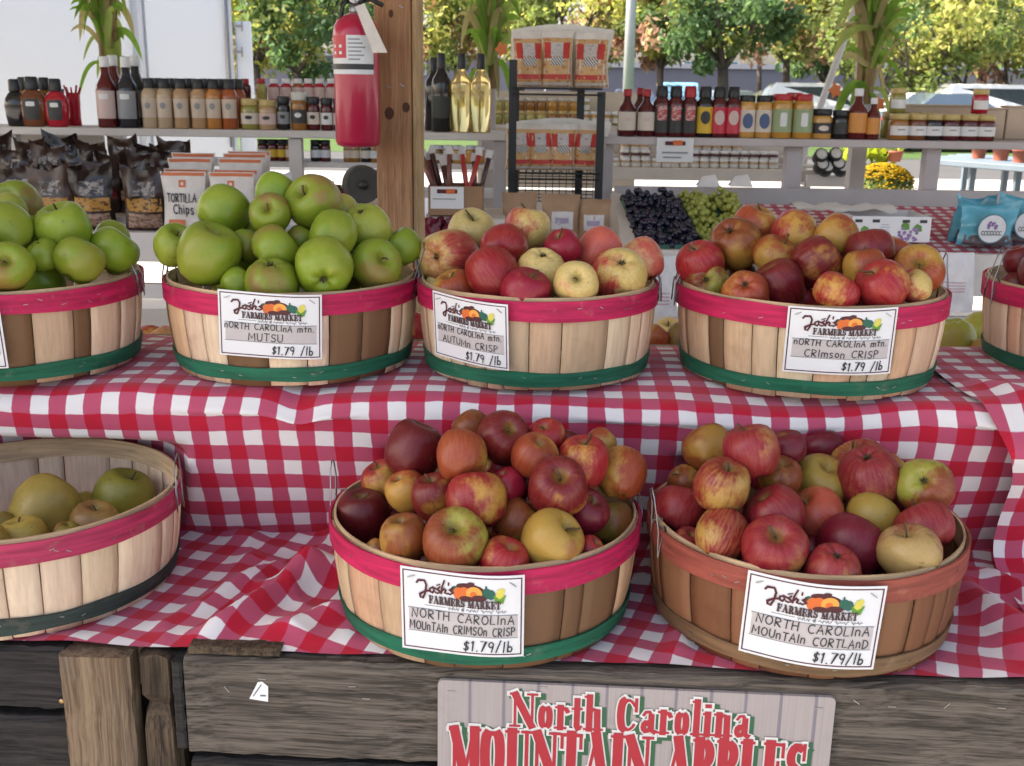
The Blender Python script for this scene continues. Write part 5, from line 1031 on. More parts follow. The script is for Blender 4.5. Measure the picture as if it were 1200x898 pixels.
def bag(name, c, w, h, T, lean, mats, label, cat, group=None, seed=0, rz=0.0, crim=.10, wav=.006, panels=(), writing=None):
    """a standing pillow bag: c is the middle of its foot; panels are (x0, x1, y0, y1, material, name) on its front in 0..1"""
    rr = random.Random(seed); M = Matrix.Translation(Vector(c)) @ Matrix.Rotation(rz, 4, 'Z') @ Matrix.Rotation(-lean, 4, 'X'); s_ = rr.random() * 50; ear = rr.uniform(-.7, .7)
    def th(x, y): return T * max(0.0, 1 - abs(2 * x - 1) ** 3.0) ** .7 * (min(1, (y + .02) / .12) ** .6) * max(.04, 1 - sm(.45, 1 - crim * .7, y) ** 1.2)
    def sh(x, y): return wav * (nz(x * 3 + s_, y * 3, 1) + .7 * nz(x * 8 + s_, y * 7, 2)) * (.4 + y), (wav * .8 * nz(x * 2.2 + s_, 3) + (wav * 1.3 * (2 * x - 1) ** 2 + wav * ear * (2 * x - 1) if wav > .015 else 0)) * sm(.7, 1, y)
    def front(x, y, off=0.0):
        d, dz = sh(x, y); nrw = 1 - .10 * math.sin(PI * min(1, y)) ; return M @ Vector(((x - .5) * w * nrw, -th(x, y) / 2 + d - off, y * h + dz))
    def back(x, y):
        d, dz = sh(x, y); nrw = 1 - .10 * math.sin(PI * y); return M @ Vector(((x - .5) * w * nrw, th(x, y) / 2 + d + .0005, y * h + dz))
    m = MB(); m.grid(10, 14, front, 0); m.grid(10, 14, lambda x, y: back(1 - x, y), 0); o = m.build(name, mats, origin=c); tag(o, label, cat, group)
    for ip, (x0, x1, y0, y1, mt, nm) in enumerate(panels):
        m = MB(); m.grid(8, 8, lambda x, y: front(lerp(x0, x1, x), lerp(y0, y1, y), .0010 + .0007 * ip)); m.build(nm, mt, o)
    if writing:
        m = MB()
        for (txt, x, y, hh, sw, xs) in writing: write(m, txt, x, y, hh, sw, lambda px, py, off: front(px, py, .0040 + off), 0, 0, .2, .14, 0, xs)
        m.build('lettering', INK, o)
    return o
def film(name, col, rough=.25): return plain(name, col, rough, .25, 25, .6, bump=.15)
def printed(name, a, b, sc_, thr=.5, rough=.45):
    """small illegible print: two inks broken up by a fine noise"""
    if name in _mc: return _mc[name]
    n = NT(name); o = n.obj(); f = n.noise(n.scl(o, (1, 1, 1.7)), sc_, 3, .6); g = n.noise(o, sc_ * .35, 2)
    n.out(n.mix(n.step(f, thr - .05, thr + .05), n.mix(g, a, tuple(x * .7 for x in a)), b), rough, .5); _mc[name] = n.m; return n.m
BAGD = [film('dark_film_a', (.034, .016, .011), .30), film('dark_film_b', (.055, .026, .018), .34), film('dark_film_c', (.020, .011, .009), .26)]
GREYL = printed('bag_grey_label', (.36, .33, .32), (.06, .055, .06), 38, .52); GOLDB = printed('bag_gold_band', (.50, .25, .05), (.10, .045, .02), 55, .56); NUTS = printed('nut_window', (.34, .21, .15), (.12, .06, .04), 70, .52); REDB = printed('bag_red_band', (.32, .015, .04), (.10, .01, .015), 60, .58); INKY = printed('bag_ink', (.05, .04, .045), (.20, .18, .18), 80, .62)
for row in range(4):
    y, z = STEP[row]; us = {0: (24, 70, 116, 170), 1: (5, 45, 85, 125, 160, 192), 2: (-12, 28, 66, 104, 142, 178, 208), 3: (12, 48, 84, 120, 156, 188, 216)}[row]
    for k, u in enumerate(us):
        p = P(u + rnd.uniform(-4, 4), 270, y + .03); p.z = z; hh = .195 if row == 0 else rnd.uniform(.145, .175)
        pan = [(.22, .80, .60, .82, GREYL, 'label')]
        if row == 0: pan += [(.06, .94, .34, .56, GOLDB if k else REDB, 'label'), (.10, .90, .06, .30, NUTS, 'window')]
        else: pan += [(.1, .9, .3, .5, NUTS if (k + row) % 2 else REDB, 'window')]
        bag('snack_bag', p, .142 if row == 0 else .125, hh, .05, -.10 - .05 * row + rnd.uniform(-.08, .08), BAGD[(k + row) % 3], f'{ORD[k]} dark snack bag from the left in the {("front", "second", "third", "back")[row]} row of the counter', 'snack bag', 'dark snack bags on the left counter', seed=row * 20 + k, rz=rnd.uniform(-.15, .15), wav=.0155, panels=pan)
CHIPW = film('chip_paper', (.66, .62, .59), .55); ORNG = plain('chip_orange', (.60, .16, .06), .55, .1)
for col in range(2):
    for k in range(5):
        if col == 0 and k > 3: continue
        u = (219, 275)[col] + k * (4.5 if col == 0 else 5.5); y = YC + .035 + .068 * k; p = P(u, 270, y); p.z = ZC + .001 + .004 * k + (.036 if k > 2 else 0) - (.0 if k <= 2 else .0)
        if y > STEP[1][0] - .085: p.z = max(p.z, STEP[1][1] + .001)
        pan = [(.03, .97, .93, .985, ORNG, 'stripe')]
        wr = None
        if k == 0:
            pan += [(.40, .56, .74, .86, ORNG, 'emblem'), (.45, .51, .775, .825, CHIPW, 'label_print'), (.14, .52, .10, .20, ORNG, 'flavour_tag')]
            wr = [('TORTILLA', .12, .50, .13, .024, .98), ('Chips', .26, .30, .15, .024, 1.1)]
        bag('chip_bag', p, .150, .192, .035, -.03, CHIPW, f'white tortilla chip bag with orange top, {("frontmost", "second", "third", "fourth", "rearmost")[k]} in the {("left", "right")[col]} file', 'chip bag', 'white tortilla chip bags', seed=200 + col * 10 + k, wav=.002, crim=.05, panels=pan, writing=wr)
# things right of the chip bags
for (u, w_, h_, mt, rz, txt) in ((322, .05, .09, CHIPW, .3, 'small white bag leaning behind the chip bags'), (334, .06, .10, PAPER, -.2, 'crumpled white paper bag right of the chip bags'), (352, .06, .07, BAGD[1], .5, 'small dark packet tilted behind the green apples'), (378, .07, .08, PAPER, .1, 'white packet with dark print behind the green apples'), (392, .06, .075, BAGD[0], -.4, 'small dark packet beside the white ones'), (408, .05, .07, film('red_film', (.30, .01, .03)), .2, 'small dark red packet near the post')):
    p = P(u, 258, YC + .2); p.z = STEP[1][1]; bag('snack_packet', p, w_ * 1.3, h_ * 1.5, .03, -.15, mt, txt, 'packet', seed=int(u), rz=rz, wav=.012, panels=[(.2, .8, .3, .7, INKY if mt == PAPER else GREYL, 'label')])
for k, (u, r_, Y_) in enumerate(((424, 22, YC + .12), (446, 17, YC + .2))):
    p = P(u, 216, Y_); p.z = max(p.z, ZC + r_ / FPX * Y_); r = r_ / FPX * Y_; M = Matrix.Translation(p) @ Matrix.Rotation(.4, 4, 'Z') @ Matrix.Rotation(PI / 2, 4, 'X')
    m = MB(); m.lathe([(r * .3, -.02), (r * .92, -.024), (r, -.018), (r, .018), (r * .92, .024), (r * .3, .02)], seg=28, M=M, smooth=False); o = m.build('cast_wheel', plain('dark_cast', (.045, .042, .036), .6, .4, 50), origin=p)
    m = MB(); m.lathe([(r * .25, -.03), (r * .25, .03)], seg=16, M=M); m.build('hub', BLK, o); tag(o, ('larger', 'smaller')[k] + ' dark round cast wheel standing beside the pine post', 'wheel')
# meat sticks in a cardboard box, and red packets under it
p = P(535, 250, 3.9); KR = plain('cardboard', (.30, .175, .10), .85, .15, 20)
bx_ = tag(empty('cardboard_box', p), 'brown cardboard box with white price card holding meat sticks', 'box'); W_, D_, H_ = .185, .14, .10
for (cx, cy, sx2, sy2) in ((0, -D_ / 2, W_, .004), (0, D_ / 2, W_, .004), (-W_ / 2, 0, .004, D_ - .006), (W_ / 2, 0, .004, D_ - .006)):
    m = MB(); m.box(p + Vector((cx, cy, H_ / 2)), (sx2, sy2, H_)); m.build('side_panel', KR, bx_)
m = MB(); m.box(p + Vector((0, 0, .002)), (W_ - .01, D_ - .01, .004)); m.build('bottom_panel', KR, bx_)
m = MB(); q = P(524, 232, 3.9 - D_ / 2 - .006); m.grid(2, 2, lambda s, t_: q + Vector(((s - .5) * .115, -.0, (t_ - .5) * .075))); cd = m.build('price_card', CARD, bx_)
m = MB(); m.box(q + Vector((0, -.0008, .022)), (.07, .0008, .014), m=0); m.box(q + Vector((.012, -.0014, .022)), (.03, .0008, .016), m=1); m.box(q + Vector((-.01, -.0008, -.004)), (.08, .0008, .003), m=2); m.build('card_print', [MAROON, LOGOC['orange'], INK2], cd)
STK = [film('stick_red', (.40, .025, .02), .3), film('stick_dark', (.05, .015, .015), .3), film('stick_brown', (.14, .035, .025), .3)]
for k in range(14):
    bx2 = p + Vector((rnd.uniform(-.07, .07), rnd.uniform(-.045, .045), .01)); tp = bx2 + Vector((rnd.uniform(-.05, .05) + (bx2.x - p.x) * .5, rnd.uniform(-.02, .02), rnd.uniform(.155, .20)))
    m = MB(); m.tube([bx2, (bx2 + tp) / 2 + Vector((.003, 0, 0)), tp], .009, 6); o = m.build('meat_stick', STK[k % 3], origin=bx2); m = MB(); m.box(None, (.024, .003, .03), M=Matrix.Translation(tp + Vector((0, 0, .012))) @ Matrix.Rotation(rnd.uniform(-.4, .4), 4, 'Y')); m.build('wrapper_end', plain('clear_wrap', (.55, .53, .53), .3), o)
    tag(o, 'wrapped meat stick poking out of the brown cardboard box', 'meat stick', 'meat sticks in the cardboard box')
stb = tag(empty('side_table', P(520, 275, 3.75)), 'white low side table of red packets right of the pine post', 'table')
m = MB(); zt_ = P(535, 251, 3.9).z; a, b = P(500, 250, 3.9), P(592, 250, 3.9); m.box(((a.x + b.x) / 2, 3.95, zt_ - .013), (b.x - a.x, .35, .022)); m.build('table_top', SHW, stb)
for xx in (a.x + .03, b.x - .03):
    m = MB(); m.box((xx, 4.05, (zt_ - .026) / 2), (.03, .03, zt_ - .026)); m.build('leg', SHG, stb)
m = MB(); zf = P(520, 285, 3.68).z; m.box(((a.x + b.x) / 2, 3.68, zf - .013), (b.x - a.x, .2, .022)); m.build('lower_shelf', SHW, stb)
for k in range(7):
    u = 505 + 8 * k; pp = P(u, 280, 3.62 + .03 * (k % 3)); pp.z = zf; bag('snack_packet', pp, .075, .10 - .01 * (k % 3), .03, -.3, film('plum_film', (.16, .008, .03), .3), f'{ORD[k]} of the dark red packets heaped right of the post', 'packet', 'dark red packets right of the post', seed=300 + k, rz=rnd.uniform(-.5, .5), wav=.014)

# ------------------------------------------------------------------ black wire rack with bags of pork rinds
YW = 4.25
wr_ = tag(empty('wire_rack', P(650, 300, YW)), 'black wire rack holding bags of orange puffed snacks', 'rack'); WIRE = plain('black_wire', (.012, .013, .015), .45)
x0, x1 = P(600, 200, YW).x, P(702, 200, YW).x; zt, zm = P(650, 104, YW).z, P(650, 203, YW).z
for (x, y, z1) in ((x0, YW, P(600, 70, YW).z), (x1, YW, P(702, 108, YW).z), (x0 + .01, YW + .30, zt + .1), (x1 - .06, YW + .30, zt + .03)):
    m = MB(); m.box((x, y, z1 / 2), (.03, .012, z1)); m.build('post', WIRE, wr_)
for z in (zt, zm):
    m = MB()
    for dz in (-.0, -.022): m.tube([(x0, YW - .02, z + dz), (x1, YW - .02, z + dz)], .004, 5)
    for k in range(13): m.tube([(lerp(x0, x1, k / 12), YW - .02, z), (lerp(x0, x1, k / 12), YW + .30, z)], .0025, 4)
    m.tube([(x0, YW + .30, z), (x1, YW + .30, z)], .004, 5); m.build('wire_shelf', WIRE, wr_)
m = MB(); zb_ = P(650, 245, YW).z
for k in range(9): m.tube([(x0, YW + .29, lerp(zb_, zm - .02, k / 8)), (x1, YW + .29, lerp(zb_, zm - .02, k / 8))], .002, 4)
for k in range(13): m.tube([(lerp(x0, x1, k / 12), YW + .29, zb_), (lerp(x0, x1, k / 12), YW + .29, zm - .01)], .002, 4)
m.build('wire_panel', WIRE, wr_)
CLEARB = film('frosted_film', (.62, .58, .54), .3); PUFF = printed('puffed_rind', (.66, .40, .18), (.40, .17, .06), 40, .58); PUFR = plain('rind_red', (.48, .04, .035), .5, .2, 20); PLAB = printed('rind_label', (.62, .58, .58), (.20, .18, .2), 75, .62)
def stripe_mat():
    n = NT('diagonal_stripes'); sep = n.n('SeparateXYZ'); n.l(n.obj(), sep.inputs[0]); t = n.math('PINGPONG', n.math('MULTIPLY', n.math('ADD', sep.outputs[0], n.math('MULTIPLY', sep.outputs[2], .8)), 95), .5)
    n.out(n.mix(n.step(t, .22, .28), (.06, .06, .07), (.66, .64, .62)), .5); return n.m
STRP = stripe_mat()
def rind_bag(u, zb2, w, h, rz, txt, ry=0.0, sd=1):
    p = P(u, 104, YW + .10); p.z = zb2 + .005
    o = bag('snack_bag', p, w, h, .075, -.05, CLEARB, txt, 'snack bag', 'bags of puffed snacks on the wire rack', seed=sd, rz=rz, wav=.006, crim=.16, panels=[(.02, .98, .01, .88, PUFF, 'window'), (.06, .94, .15, .24, PUFR, 'label'), (.09, .33, .52, .80, PUFR, 'label'), (.67, .91, .52, .80, PUFR, 'label'), (.30, .70, .56, .80, PLAB, 'label'), (.30, .72, .40, .55, STRP, 'label_print')])
    fm = [c for c in o.children if c.name.startswith('window')]
    return o
rind_bag(618, zt, .125, .20, .12, 'left bag of three on the top wire shelf', sd=401); rind_bag(652, zt, .125, .205, -.05, 'middle bag of three on the top wire shelf', sd=402); rind_bag(692, zt, .14, .20, -.2, 'right bag of three on the top wire shelf', sd=403)
for k, (u, rz) in enumerate(((610, .15), (634, .05), (661, 0), (690, -.25))): rind_bag(u, zm, .115, .175, rz, f'{ORD[k]} of four bags from the left on the lower wire shelf', sd=410 + k)
# white film sleeves behind the top edges of the bags
for (z, du, h_, txt) in ((zt, 0, .232, 'frosted plastic liner standing behind the top shelf bags'), (zm, 0, .195, 'frosted plastic liner standing behind the lower shelf bags')):
    m = MB(); m.grid(14, 6, lambda s, t_: Vector((lerp(x0 - .01, x1 + .045 * t_ + .01, s), YW + .16 - .02 * math.sin(PI * s), z + .006 + t_ * h_ * (.9 + .1 * math.sin(PI * s)) + .004 * nz(s * 6, t_ * 3, z)))); m.grid(14, 6, lambda s, t_: Vector((lerp(x1 + .045 * t_ + .01, x0 - .01, s), YW + .163 - .02 * math.sin(PI * s), z + .006 + t_ * h_ * (.9 + .1 * math.sin(PI * s)) + .004 * nz((1 - s) * 6, t_ * 3, z))))
    o = m.build('plastic_liner', film('liner_film', (.66, .64, .60), .35), origin=(0, YW, z)); tag(o, txt, 'liner')
KRB = film('kraft_paper', (.36, .22, .13), .7)
ptb = tag(empty('low_table', P(650, 290, 3.95)), 'low white table carrying three brown paper bags', 'table'); zk = P(650, 282, 3.95).z
a, b = P(596, 280, 3.9), P(722, 280, 3.9); m = MB(); m.box(((a.x + b.x) / 2, 4.0, zk - .015), (b.x - a.x, .3, .025)); m.build('table_top', SHW, ptb)
for xx in (a.x + .03, b.x - .03):
    m = MB(); m.box((xx, 4.0, (zk - .03) / 2), (.03, .04, zk - .03)); m.build('leg', SHW, ptb)
for k, (u, w_, h_, rz, ry) in enumerate(((608, .13, .175, .1, 0), (656, .14, .17, -.05, 0), (695, .13, .155, -.25, 0))):
    p = P(u, 280, 3.93); p.z = zk; bag('paper_bag', p, w_, h_, .06, -.12, KRB, f'{("left", "middle", "right")[k]} brown paper bag with white label below the wire rack', 'paper bag', 'brown paper bags', seed=500 + k, rz=rz, wav=.008, crim=.08, panels=[(.26, .86, .30, .66, plain('bag_label', (.60, .58, .58), .5), 'label'), (.36, .74, .42, .54, plain('lilac_print', (.36, .30, .42), .5, .3, 60), 'label_print')])

# ------------------------------------------------------------------ right shelf with sauces, mustards and jars
YR = 4.40
shr = tag(empty('wooden_shelf', P(950, 270, YR)), 'grey white shelf of sauces and mustards on the right above the grapes', 'shelf')
m = MB(); ZR = plank(m, 704, 160, 1290, 168, YR, .32, .03); m.build('shelf_board', SHG, shr)
for u, wp, v1 in ((713, 14, 330), (934, 19, 330), (1098, 17, 330), (1280, 17, 330)):
    m = MB(); aa = P(u, 160, YR + .06); m.box((aa.x, YR + .10, (ZR - .032) / 2), (wp / FPX * YR, .06, ZR - .034), bev=.003); m.build('upright', SHG, shr)
m = MB(); a, b = P(722, 234, YR - .06), P(1290, 240, YR - .06); zc_ = (P(722, 226, YR).z + P(722, 246, YR).z) / 2; m.box(((a.x + b.x) / 2, YR + .03, P(950, 234, YR).z), (b.x - a.x, .03, .082), bev=.003); m.build('rail', SHG, shr)
def rs(u, h_, w_, kind, c, cp, l_, txt, sq=1.0, lab2=None, dy=.05): return bottle({'must': 'mustard_jar', 'jar': 'preserve_jar'}.get(kind, 'sauce_bottle'), u, 0, h_ + 2, w_ + 1, YR + dy, kind, LIQ[c], CAPS[cp], LAB[l_] if l_ else None, txt, 'jar' if kind in ('must', 'jar') else 'bottle', zb=ZR, sq=sq, lab2=lab2)
wh, bk = LAB['white'], LAB['black']; PKR = printed('pink_red_print', (.60, .45, .42), (.45, .05, .06), 45)
rs(740, 50, 20, 'sauce', 'maroon', 'maroon' if 'maroon' in CAPS else 'red', 'cream', 'narrow necked dark red sauce bottle at the left end of the right shelf', lab2=('q', .4, .2, .6, LAB['pink']))
rs(763, 50, 20, 'sauce', 'maroon', 'red', 'cream', 'second narrow necked dark red sauce bottle from the left on the right shelf', lab2=('q', .4, .2, .6, LAB['pink'])); rs(755, 50, 18, 'sauce', 'maroon', 'red', None, 'dark red sauce bottle behind the first two on the right shelf', dy=.18)
rs(781, 54, 18, 'bbq', 'maroon', 'black', 'black', 'black capped sauce bottle left of its pink labelled twin', lab2=('q', .62, .55, .75, PKR)); rs(798, 54, 18, 'bbq', 'maroon', 'black', 'black', 'black capped pink labelled sauce beside the red capped one', lab2=('q', .62, .55, .75, PKR))
rs(815, 54, 18, 'bbq', 'maroon', 'red', 'black', 'red capped dark sauce bottle with pink label', lab2=('q', .62, .55, .75, PKR)); rs(833, 54, 19, 'bbq', 'black', 'black', 'yellow', 'dark sauce bottle with a bright yellow label', lab2=('o', .55, .5, .6, bk))
rs(850, 54, 18, 'bbq', 'maroon', 'black', 'red', 'left one of two sauce bottles with red labels and white rings', lab2=('o', .6, .55, .6, LAB['pink'])); rs(867, 54, 18, 'bbq', 'maroon', 'black', 'red', 'right one of two sauce bottles with red labels and white rings', lab2=('o', .6, .55, .6, LAB['pink']))
rs(884, 45, 19, 'must', 'mustard', 'black', 'cream', 'tan mustard jar next to the red labelled sauces', lab2=('o', .6, .7, .5, LAB['blue'])); rs(904, 45, 19, 'must', 'mustard', 'black', 'cream', 'second tan mustard jar, left of the red capped jars', lab2=('o', .6, .7, .5, LAB['blue']))
rs(926, 47, 23, 'must', 'honey', 'red', 'green', 'red capped honey mustard with green label, left of its pair', lab2=('q', .35, .6, .55, wh)); rs(951, 47, 23, 'must', 'honey', 'red', 'green', 'red capped honey mustard with green label, right of its pair', lab2=('q', .35, .6, .55, wh)); rs(916, 44, 18, 'must', 'mustard', 'black', None, 'mustard jar half hidden behind the front jars', dy=.18); rs(940, 47, 20, 'must', 'honey', 'red', None, 'honey mustard half hidden between its front pair', dy=.18)
rs(975, 31, 22, 'jar', 'mustard', 'black', 'black', 'squat jar with black label right of the mustards', lab2=('o', .5, .5, .5, LAB['gold'] if 'gold' in LAB else LAB['cream'])); rs(997, 30, 18, 'jar', 'black', 'black', 'black', 'squat dark jar beside the white capped sauces')
rs(1017, 54, 21, 'sauce', 'darkred', 'white', 'orange', 'taller white capped red sauce with yellow label'); rs(1036, 44, 16, 'sauce', 'darkred', 'white', 'orange', 'shorter white capped red sauce with yellow label')
for k, (u, c) in enumerate(((1068, 'amber'), (1090, 'brown'), (1109, 'black'), (1130, 'maroon'), (1152, 'maroon'), (1172, 'darkred'))): rs(u, 27, 22, 'jar', c, 'gold', 'white', f'{ORD[k]} from the left of six preserve jars at the end of the right shelf', lab2=('q', .4, .15, .6, LAB['grey']))
for k, u in enumerate((1058, 1080, 1101)): rs(u, 27, 20, 'jar', 'pickle', 'gold', None, f'{ORD[k]} preserve jar standing behind the front row of six', dy=.18)
for (u, txt) in ((1064, 'preserve jar stacked on the leftmost of six jars'), (1163, 'preserve jar stacked on the fifth of six jars')):
    p = P(u, 0, YR + .10); bottle('preserve_jar', u, 0, 27, 18, YR + .12, 'jar', LIQ['pickle' if u < 1100 else 'red'], CAPS['gold'], wh, txt, 'jar', zb=ZR + .102)
m = MB(); a, b = P(1045, 150, YR + .26), P(1205, 150, YR + .26)
crates = []
for k, (u0, u1, v0) in enumerate(((1046, 1142, 124), (1144, 1176, 128), (1178, 1230, 126))):
    a, b = P(u0, v0, YR + .26), P(u1, v0, YR + .26); m = MB(); m.box(((a.x + b.x) / 2, YR + .265, (a.z + ZR) / 2 + .001), (b.x - a.x, .07, a.z - ZR), bev=.003); o = m.build('wooden_box', plain('pale_ply', (.55, .43, .33), .8, .1, 8), origin=((a.x + b.x) / 2, YR + .26, ZR)); tag(o, ('long pale plywood box behind the preserve jars', 'narrow pale plywood box near the right edge', 'pale plywood box cut by the right edge')[k], 'box')
    m = MB(); m.box(((a.x + b.x) / 2, YR + .262, a.z + .004), (b.x - a.x + .006, .08, .006)); m.build('lid', plain('pale_ply', (.55, .43, .33)), o)

# ------------------------------------------------------------------ grapes and boxes on the right counter
YG = 3.62
gct = tag(empty('display_counter', P(950, 300, YG)), 'white counter of grapes and boxes behind the right apple baskets', 'counter')
a, b = P(722, 292, YG), P(1290, 292, YG); ZG = P(960, 296, YG).z
m = MB(); m.box(((a.x + b.x) / 2, YG + .015, ZG - .07), (b.x - a.x, .03, .14), bev=.003); m.build('front_board', SHW, gct)
m = MB(); m.box(((a.x + b.x) / 2, YG + .36, ZG - .02), (b.x - a.x, .64, .022)); m.build('counter_top', SHW, gct)
for zc_ in (ZG - .24, ZG - .36):
    m = MB(); m.box(((a.x + b.x) / 2, YG + .03, zc_), (b.x - a.x, .025, .05)); m.build('slat', SHW, gct)
for k in range(4):
    m = MB(); m.box((lerp(a.x, b.x, .02 + .96 * k / 3), YG + .07, (ZG - .03) / 2), (.06, .05, ZG - .035)); m.build('leg', SHW, gct)
# slanted side board
q = [P(716, 226, 4.25), P(728, 226, 4.25), P(748, 292, YG + .02), P(732, 292, YG + .02)]; dn = Vector((0, 0, -.10))
m = MB(); m.add(q + [x + dn for x in q], [(0, 3, 2, 1), (4, 5, 6, 7)] + [(i, (i + 1) % 4, 4 + (i + 1) % 4, 4 + i) for i in range(4)], 0, False); m.build('side_board', SHW, gct)
def grape_tray(u0, u1, uT0, uT1, mt, txt, sd):
    rr = random.Random(sd); A, B_, C_, D_2 = P(u0, 287, YG + .08), P(u1, 287, YG + .08), P(uT0, 228, YG + .52), P(uT1, 228, YG + .52); up_ = Vector((0, -.35, .95)).normalized()
    cen = (A + B_ + C_ + D_2) / 4; o = tag(empty('grape_tray', cen), txt, 'grape tray')
    Z4 = lambda s, t_: (A * (1 - s) + B_ * s) * (1 - t_) + (C_ * (1 - s) + D_2 * s) * t_
    m = MB(); lo = [Z4(0, 0), Z4(1, 0), Z4(1, 1), Z4(0, 1)]; dd = up_ * -.05; m.add([x + dd for x in lo] + lo, [(0, 1, 2, 3), (0, 4, 5, 1), (1, 5, 6, 2), (2, 6, 7, 3), (3, 7, 4, 0)], 0, False); m.build('tray', plain('green_carton', (.05, .16, .12), .7), o)
    m = MB()
    for i in range(7):
        for j in range(11):
            for k in range(2):
                s, t_ = (i + .5 + rr.uniform(-.35, .35)) / 7, (j + .5 + rr.uniform(-.35, .35)) / 11; c = Z4(s, t_) + up_ * (rr.uniform(-.03, .0) + .028 * math.sin(PI * s) * (.6 + .5 * nz(s * 2, t_ * 4, sd)) + (.012 if k else 0)); m.ball(c, rr.uniform(.0095, .0125), 8, 6, sz=rr.uniform(1, 1.15))
    g_ = m.build('grapes', mt, o); g_['kind'] = 'stuff'
GDK = plain('dark_grape', (.014, .013, .035), .22, .5, 60, .6); GGR = plain('green_grape', (.30, .33, .06), .25, .35, 60, .6)
grape_tray(748, 789, 728, 758, GDK, 'left tray of blue black grapes', 1); grape_tray(791, 822, 762, 790, GDK, 'right tray of blue black grapes beside the green ones', 2)
grape_tray(825, 866, 794, 826, GGR, 'tray of green grapes next to the black ones', 3); grape_tray(868, 905, 829, 860, GGR, 'tray of green grapes behind the top apples of Crimson Crisp', 4)
# cloth on the counter, white carton, blue bags
m = MB(); a, b = P(850, 290, YG + .12), P(1290, 290, YG + .12)
m.grid(60, 30, lambda s, t_: Vector((lerp(a.x, b.x, s), lerp(YG + .05, YG + .62, t_), ZG - .006 + .10 * t_ + .003 * nz(s * 9, t_ * 5, 2))), 0, lambda s, t_: (s * (b.x - a.x), t_ * .6)); o = m.build('tablecloth', GING, origin=(a.x, YG + .1, ZG)); tag(o, 'small red gingham cloth under the white carton and blue bags', 'tablecloth')
WC = plain('white_carton', (.74, .74, .76), .5, .03); p = P(1042, 290, YG + .1); p.z = ZG + .025
ca, cb_ = P(1000, 289, YG + .1), P(1092, 289, YG + .1); cw = cb_.x - ca.x; chh = .085; cr = tag(empty('grape_carton', p), 'white carton printed with purple grapes on the right counter', 'carton')
for (cx, cy, dx, dy) in ((0, 0, cw, .004), (0, .22, cw, .004), (-cw / 2 + .002, .11, .004, .214), (cw / 2 - .002, .11, .004, .214)):
    m = MB(); m.box(p + Vector((cx, cy, chh / 2)), (dx, dy, chh)); m.build('side_panel', WC, cr)
m = MB(); m.box(p + Vector((0, .11, .003)), (cw - .012, .21, .004)); m.build('bottom_panel', WC, cr)
m = MB()
for x in (-.42, -.20, .18, .40): m.box(p + Vector((x * cw, -.003, chh * .82)), (cw * .09, .002, .010), m=0)
m.build('vent_hole', BLK, cr)
m = MB(); rr = random.Random(4)
def fl(x, z): return p + Vector((x * cw, -.0035, z * chh))
for k in range(26):
    x, z = .22 + rr.uniform(-.13, .13), .32 + rr.uniform(-.26, .26)
    if abs(x - .22) / .15 + max(0, .3 - z) * 1.5 > 1: continue
    m.add([fl(x + .022 * math.cos(i * PI / 5), z + .06 * math.sin(i * PI / 5)) + Vector((0, -k * 4e-5, 0)) for i in range(10)], [tuple(range(10))], k % 2, False)
m.build('grape_picture', [plain('print_purple', (.22, .11, .32), .5), plain('print_violet', (.33, .20, .42), .5)], cr)
for (x, z) in ((-.33, .45), (.34, .55), (.18, .62)): m = MB(); m.add([fl(x - .05, z - .15), fl(x + .05, z - .12), fl(x + .04, z + .1), fl(x - .02, z + .18), fl(x - .06, z + .05)], [(0, 1, 2, 3, 4)], 0, False); m.build('leaf_picture', plain('print_leaf', (.06, .17, .10), .5), cr)
m = MB()
for k in range(5): m.box(fl(-.08, .68 - .1 * k), (cw * (.10 + .03 * (k % 2)), .0006, .0025))
m.build('printed_line', plain('print_lilac', (.42, .38, .50), .5), cr)
m = MB(); m.grid(16, 6, lambda s, t_: p + Vector(((s - .5) * cw * 1.3 - .12, .10 + t_ * .16, chh + .008 + .014 * nz(s * 6, t_ * 4, 5) + .012 * math.sin(PI * t_)))); m.grid(16, 6, lambda s, t_: p + Vector(((.5 - s) * cw * 1.3 - .12, .10 + t_ * .16, chh + .006 + .014 * nz((1 - s) * 6, t_ * 4, 5) + .012 * math.sin(PI * t_)))); o = m.build('paper_liner', PAPER, origin=p); tag(o, 'crumpled white paper lying over the white grape carton', 'paper')
BLU = film('blue_film', (.10, .38, .50), .2); GRB = plain('grape_fill', (.10, .07, .08), .4, .6, 60)
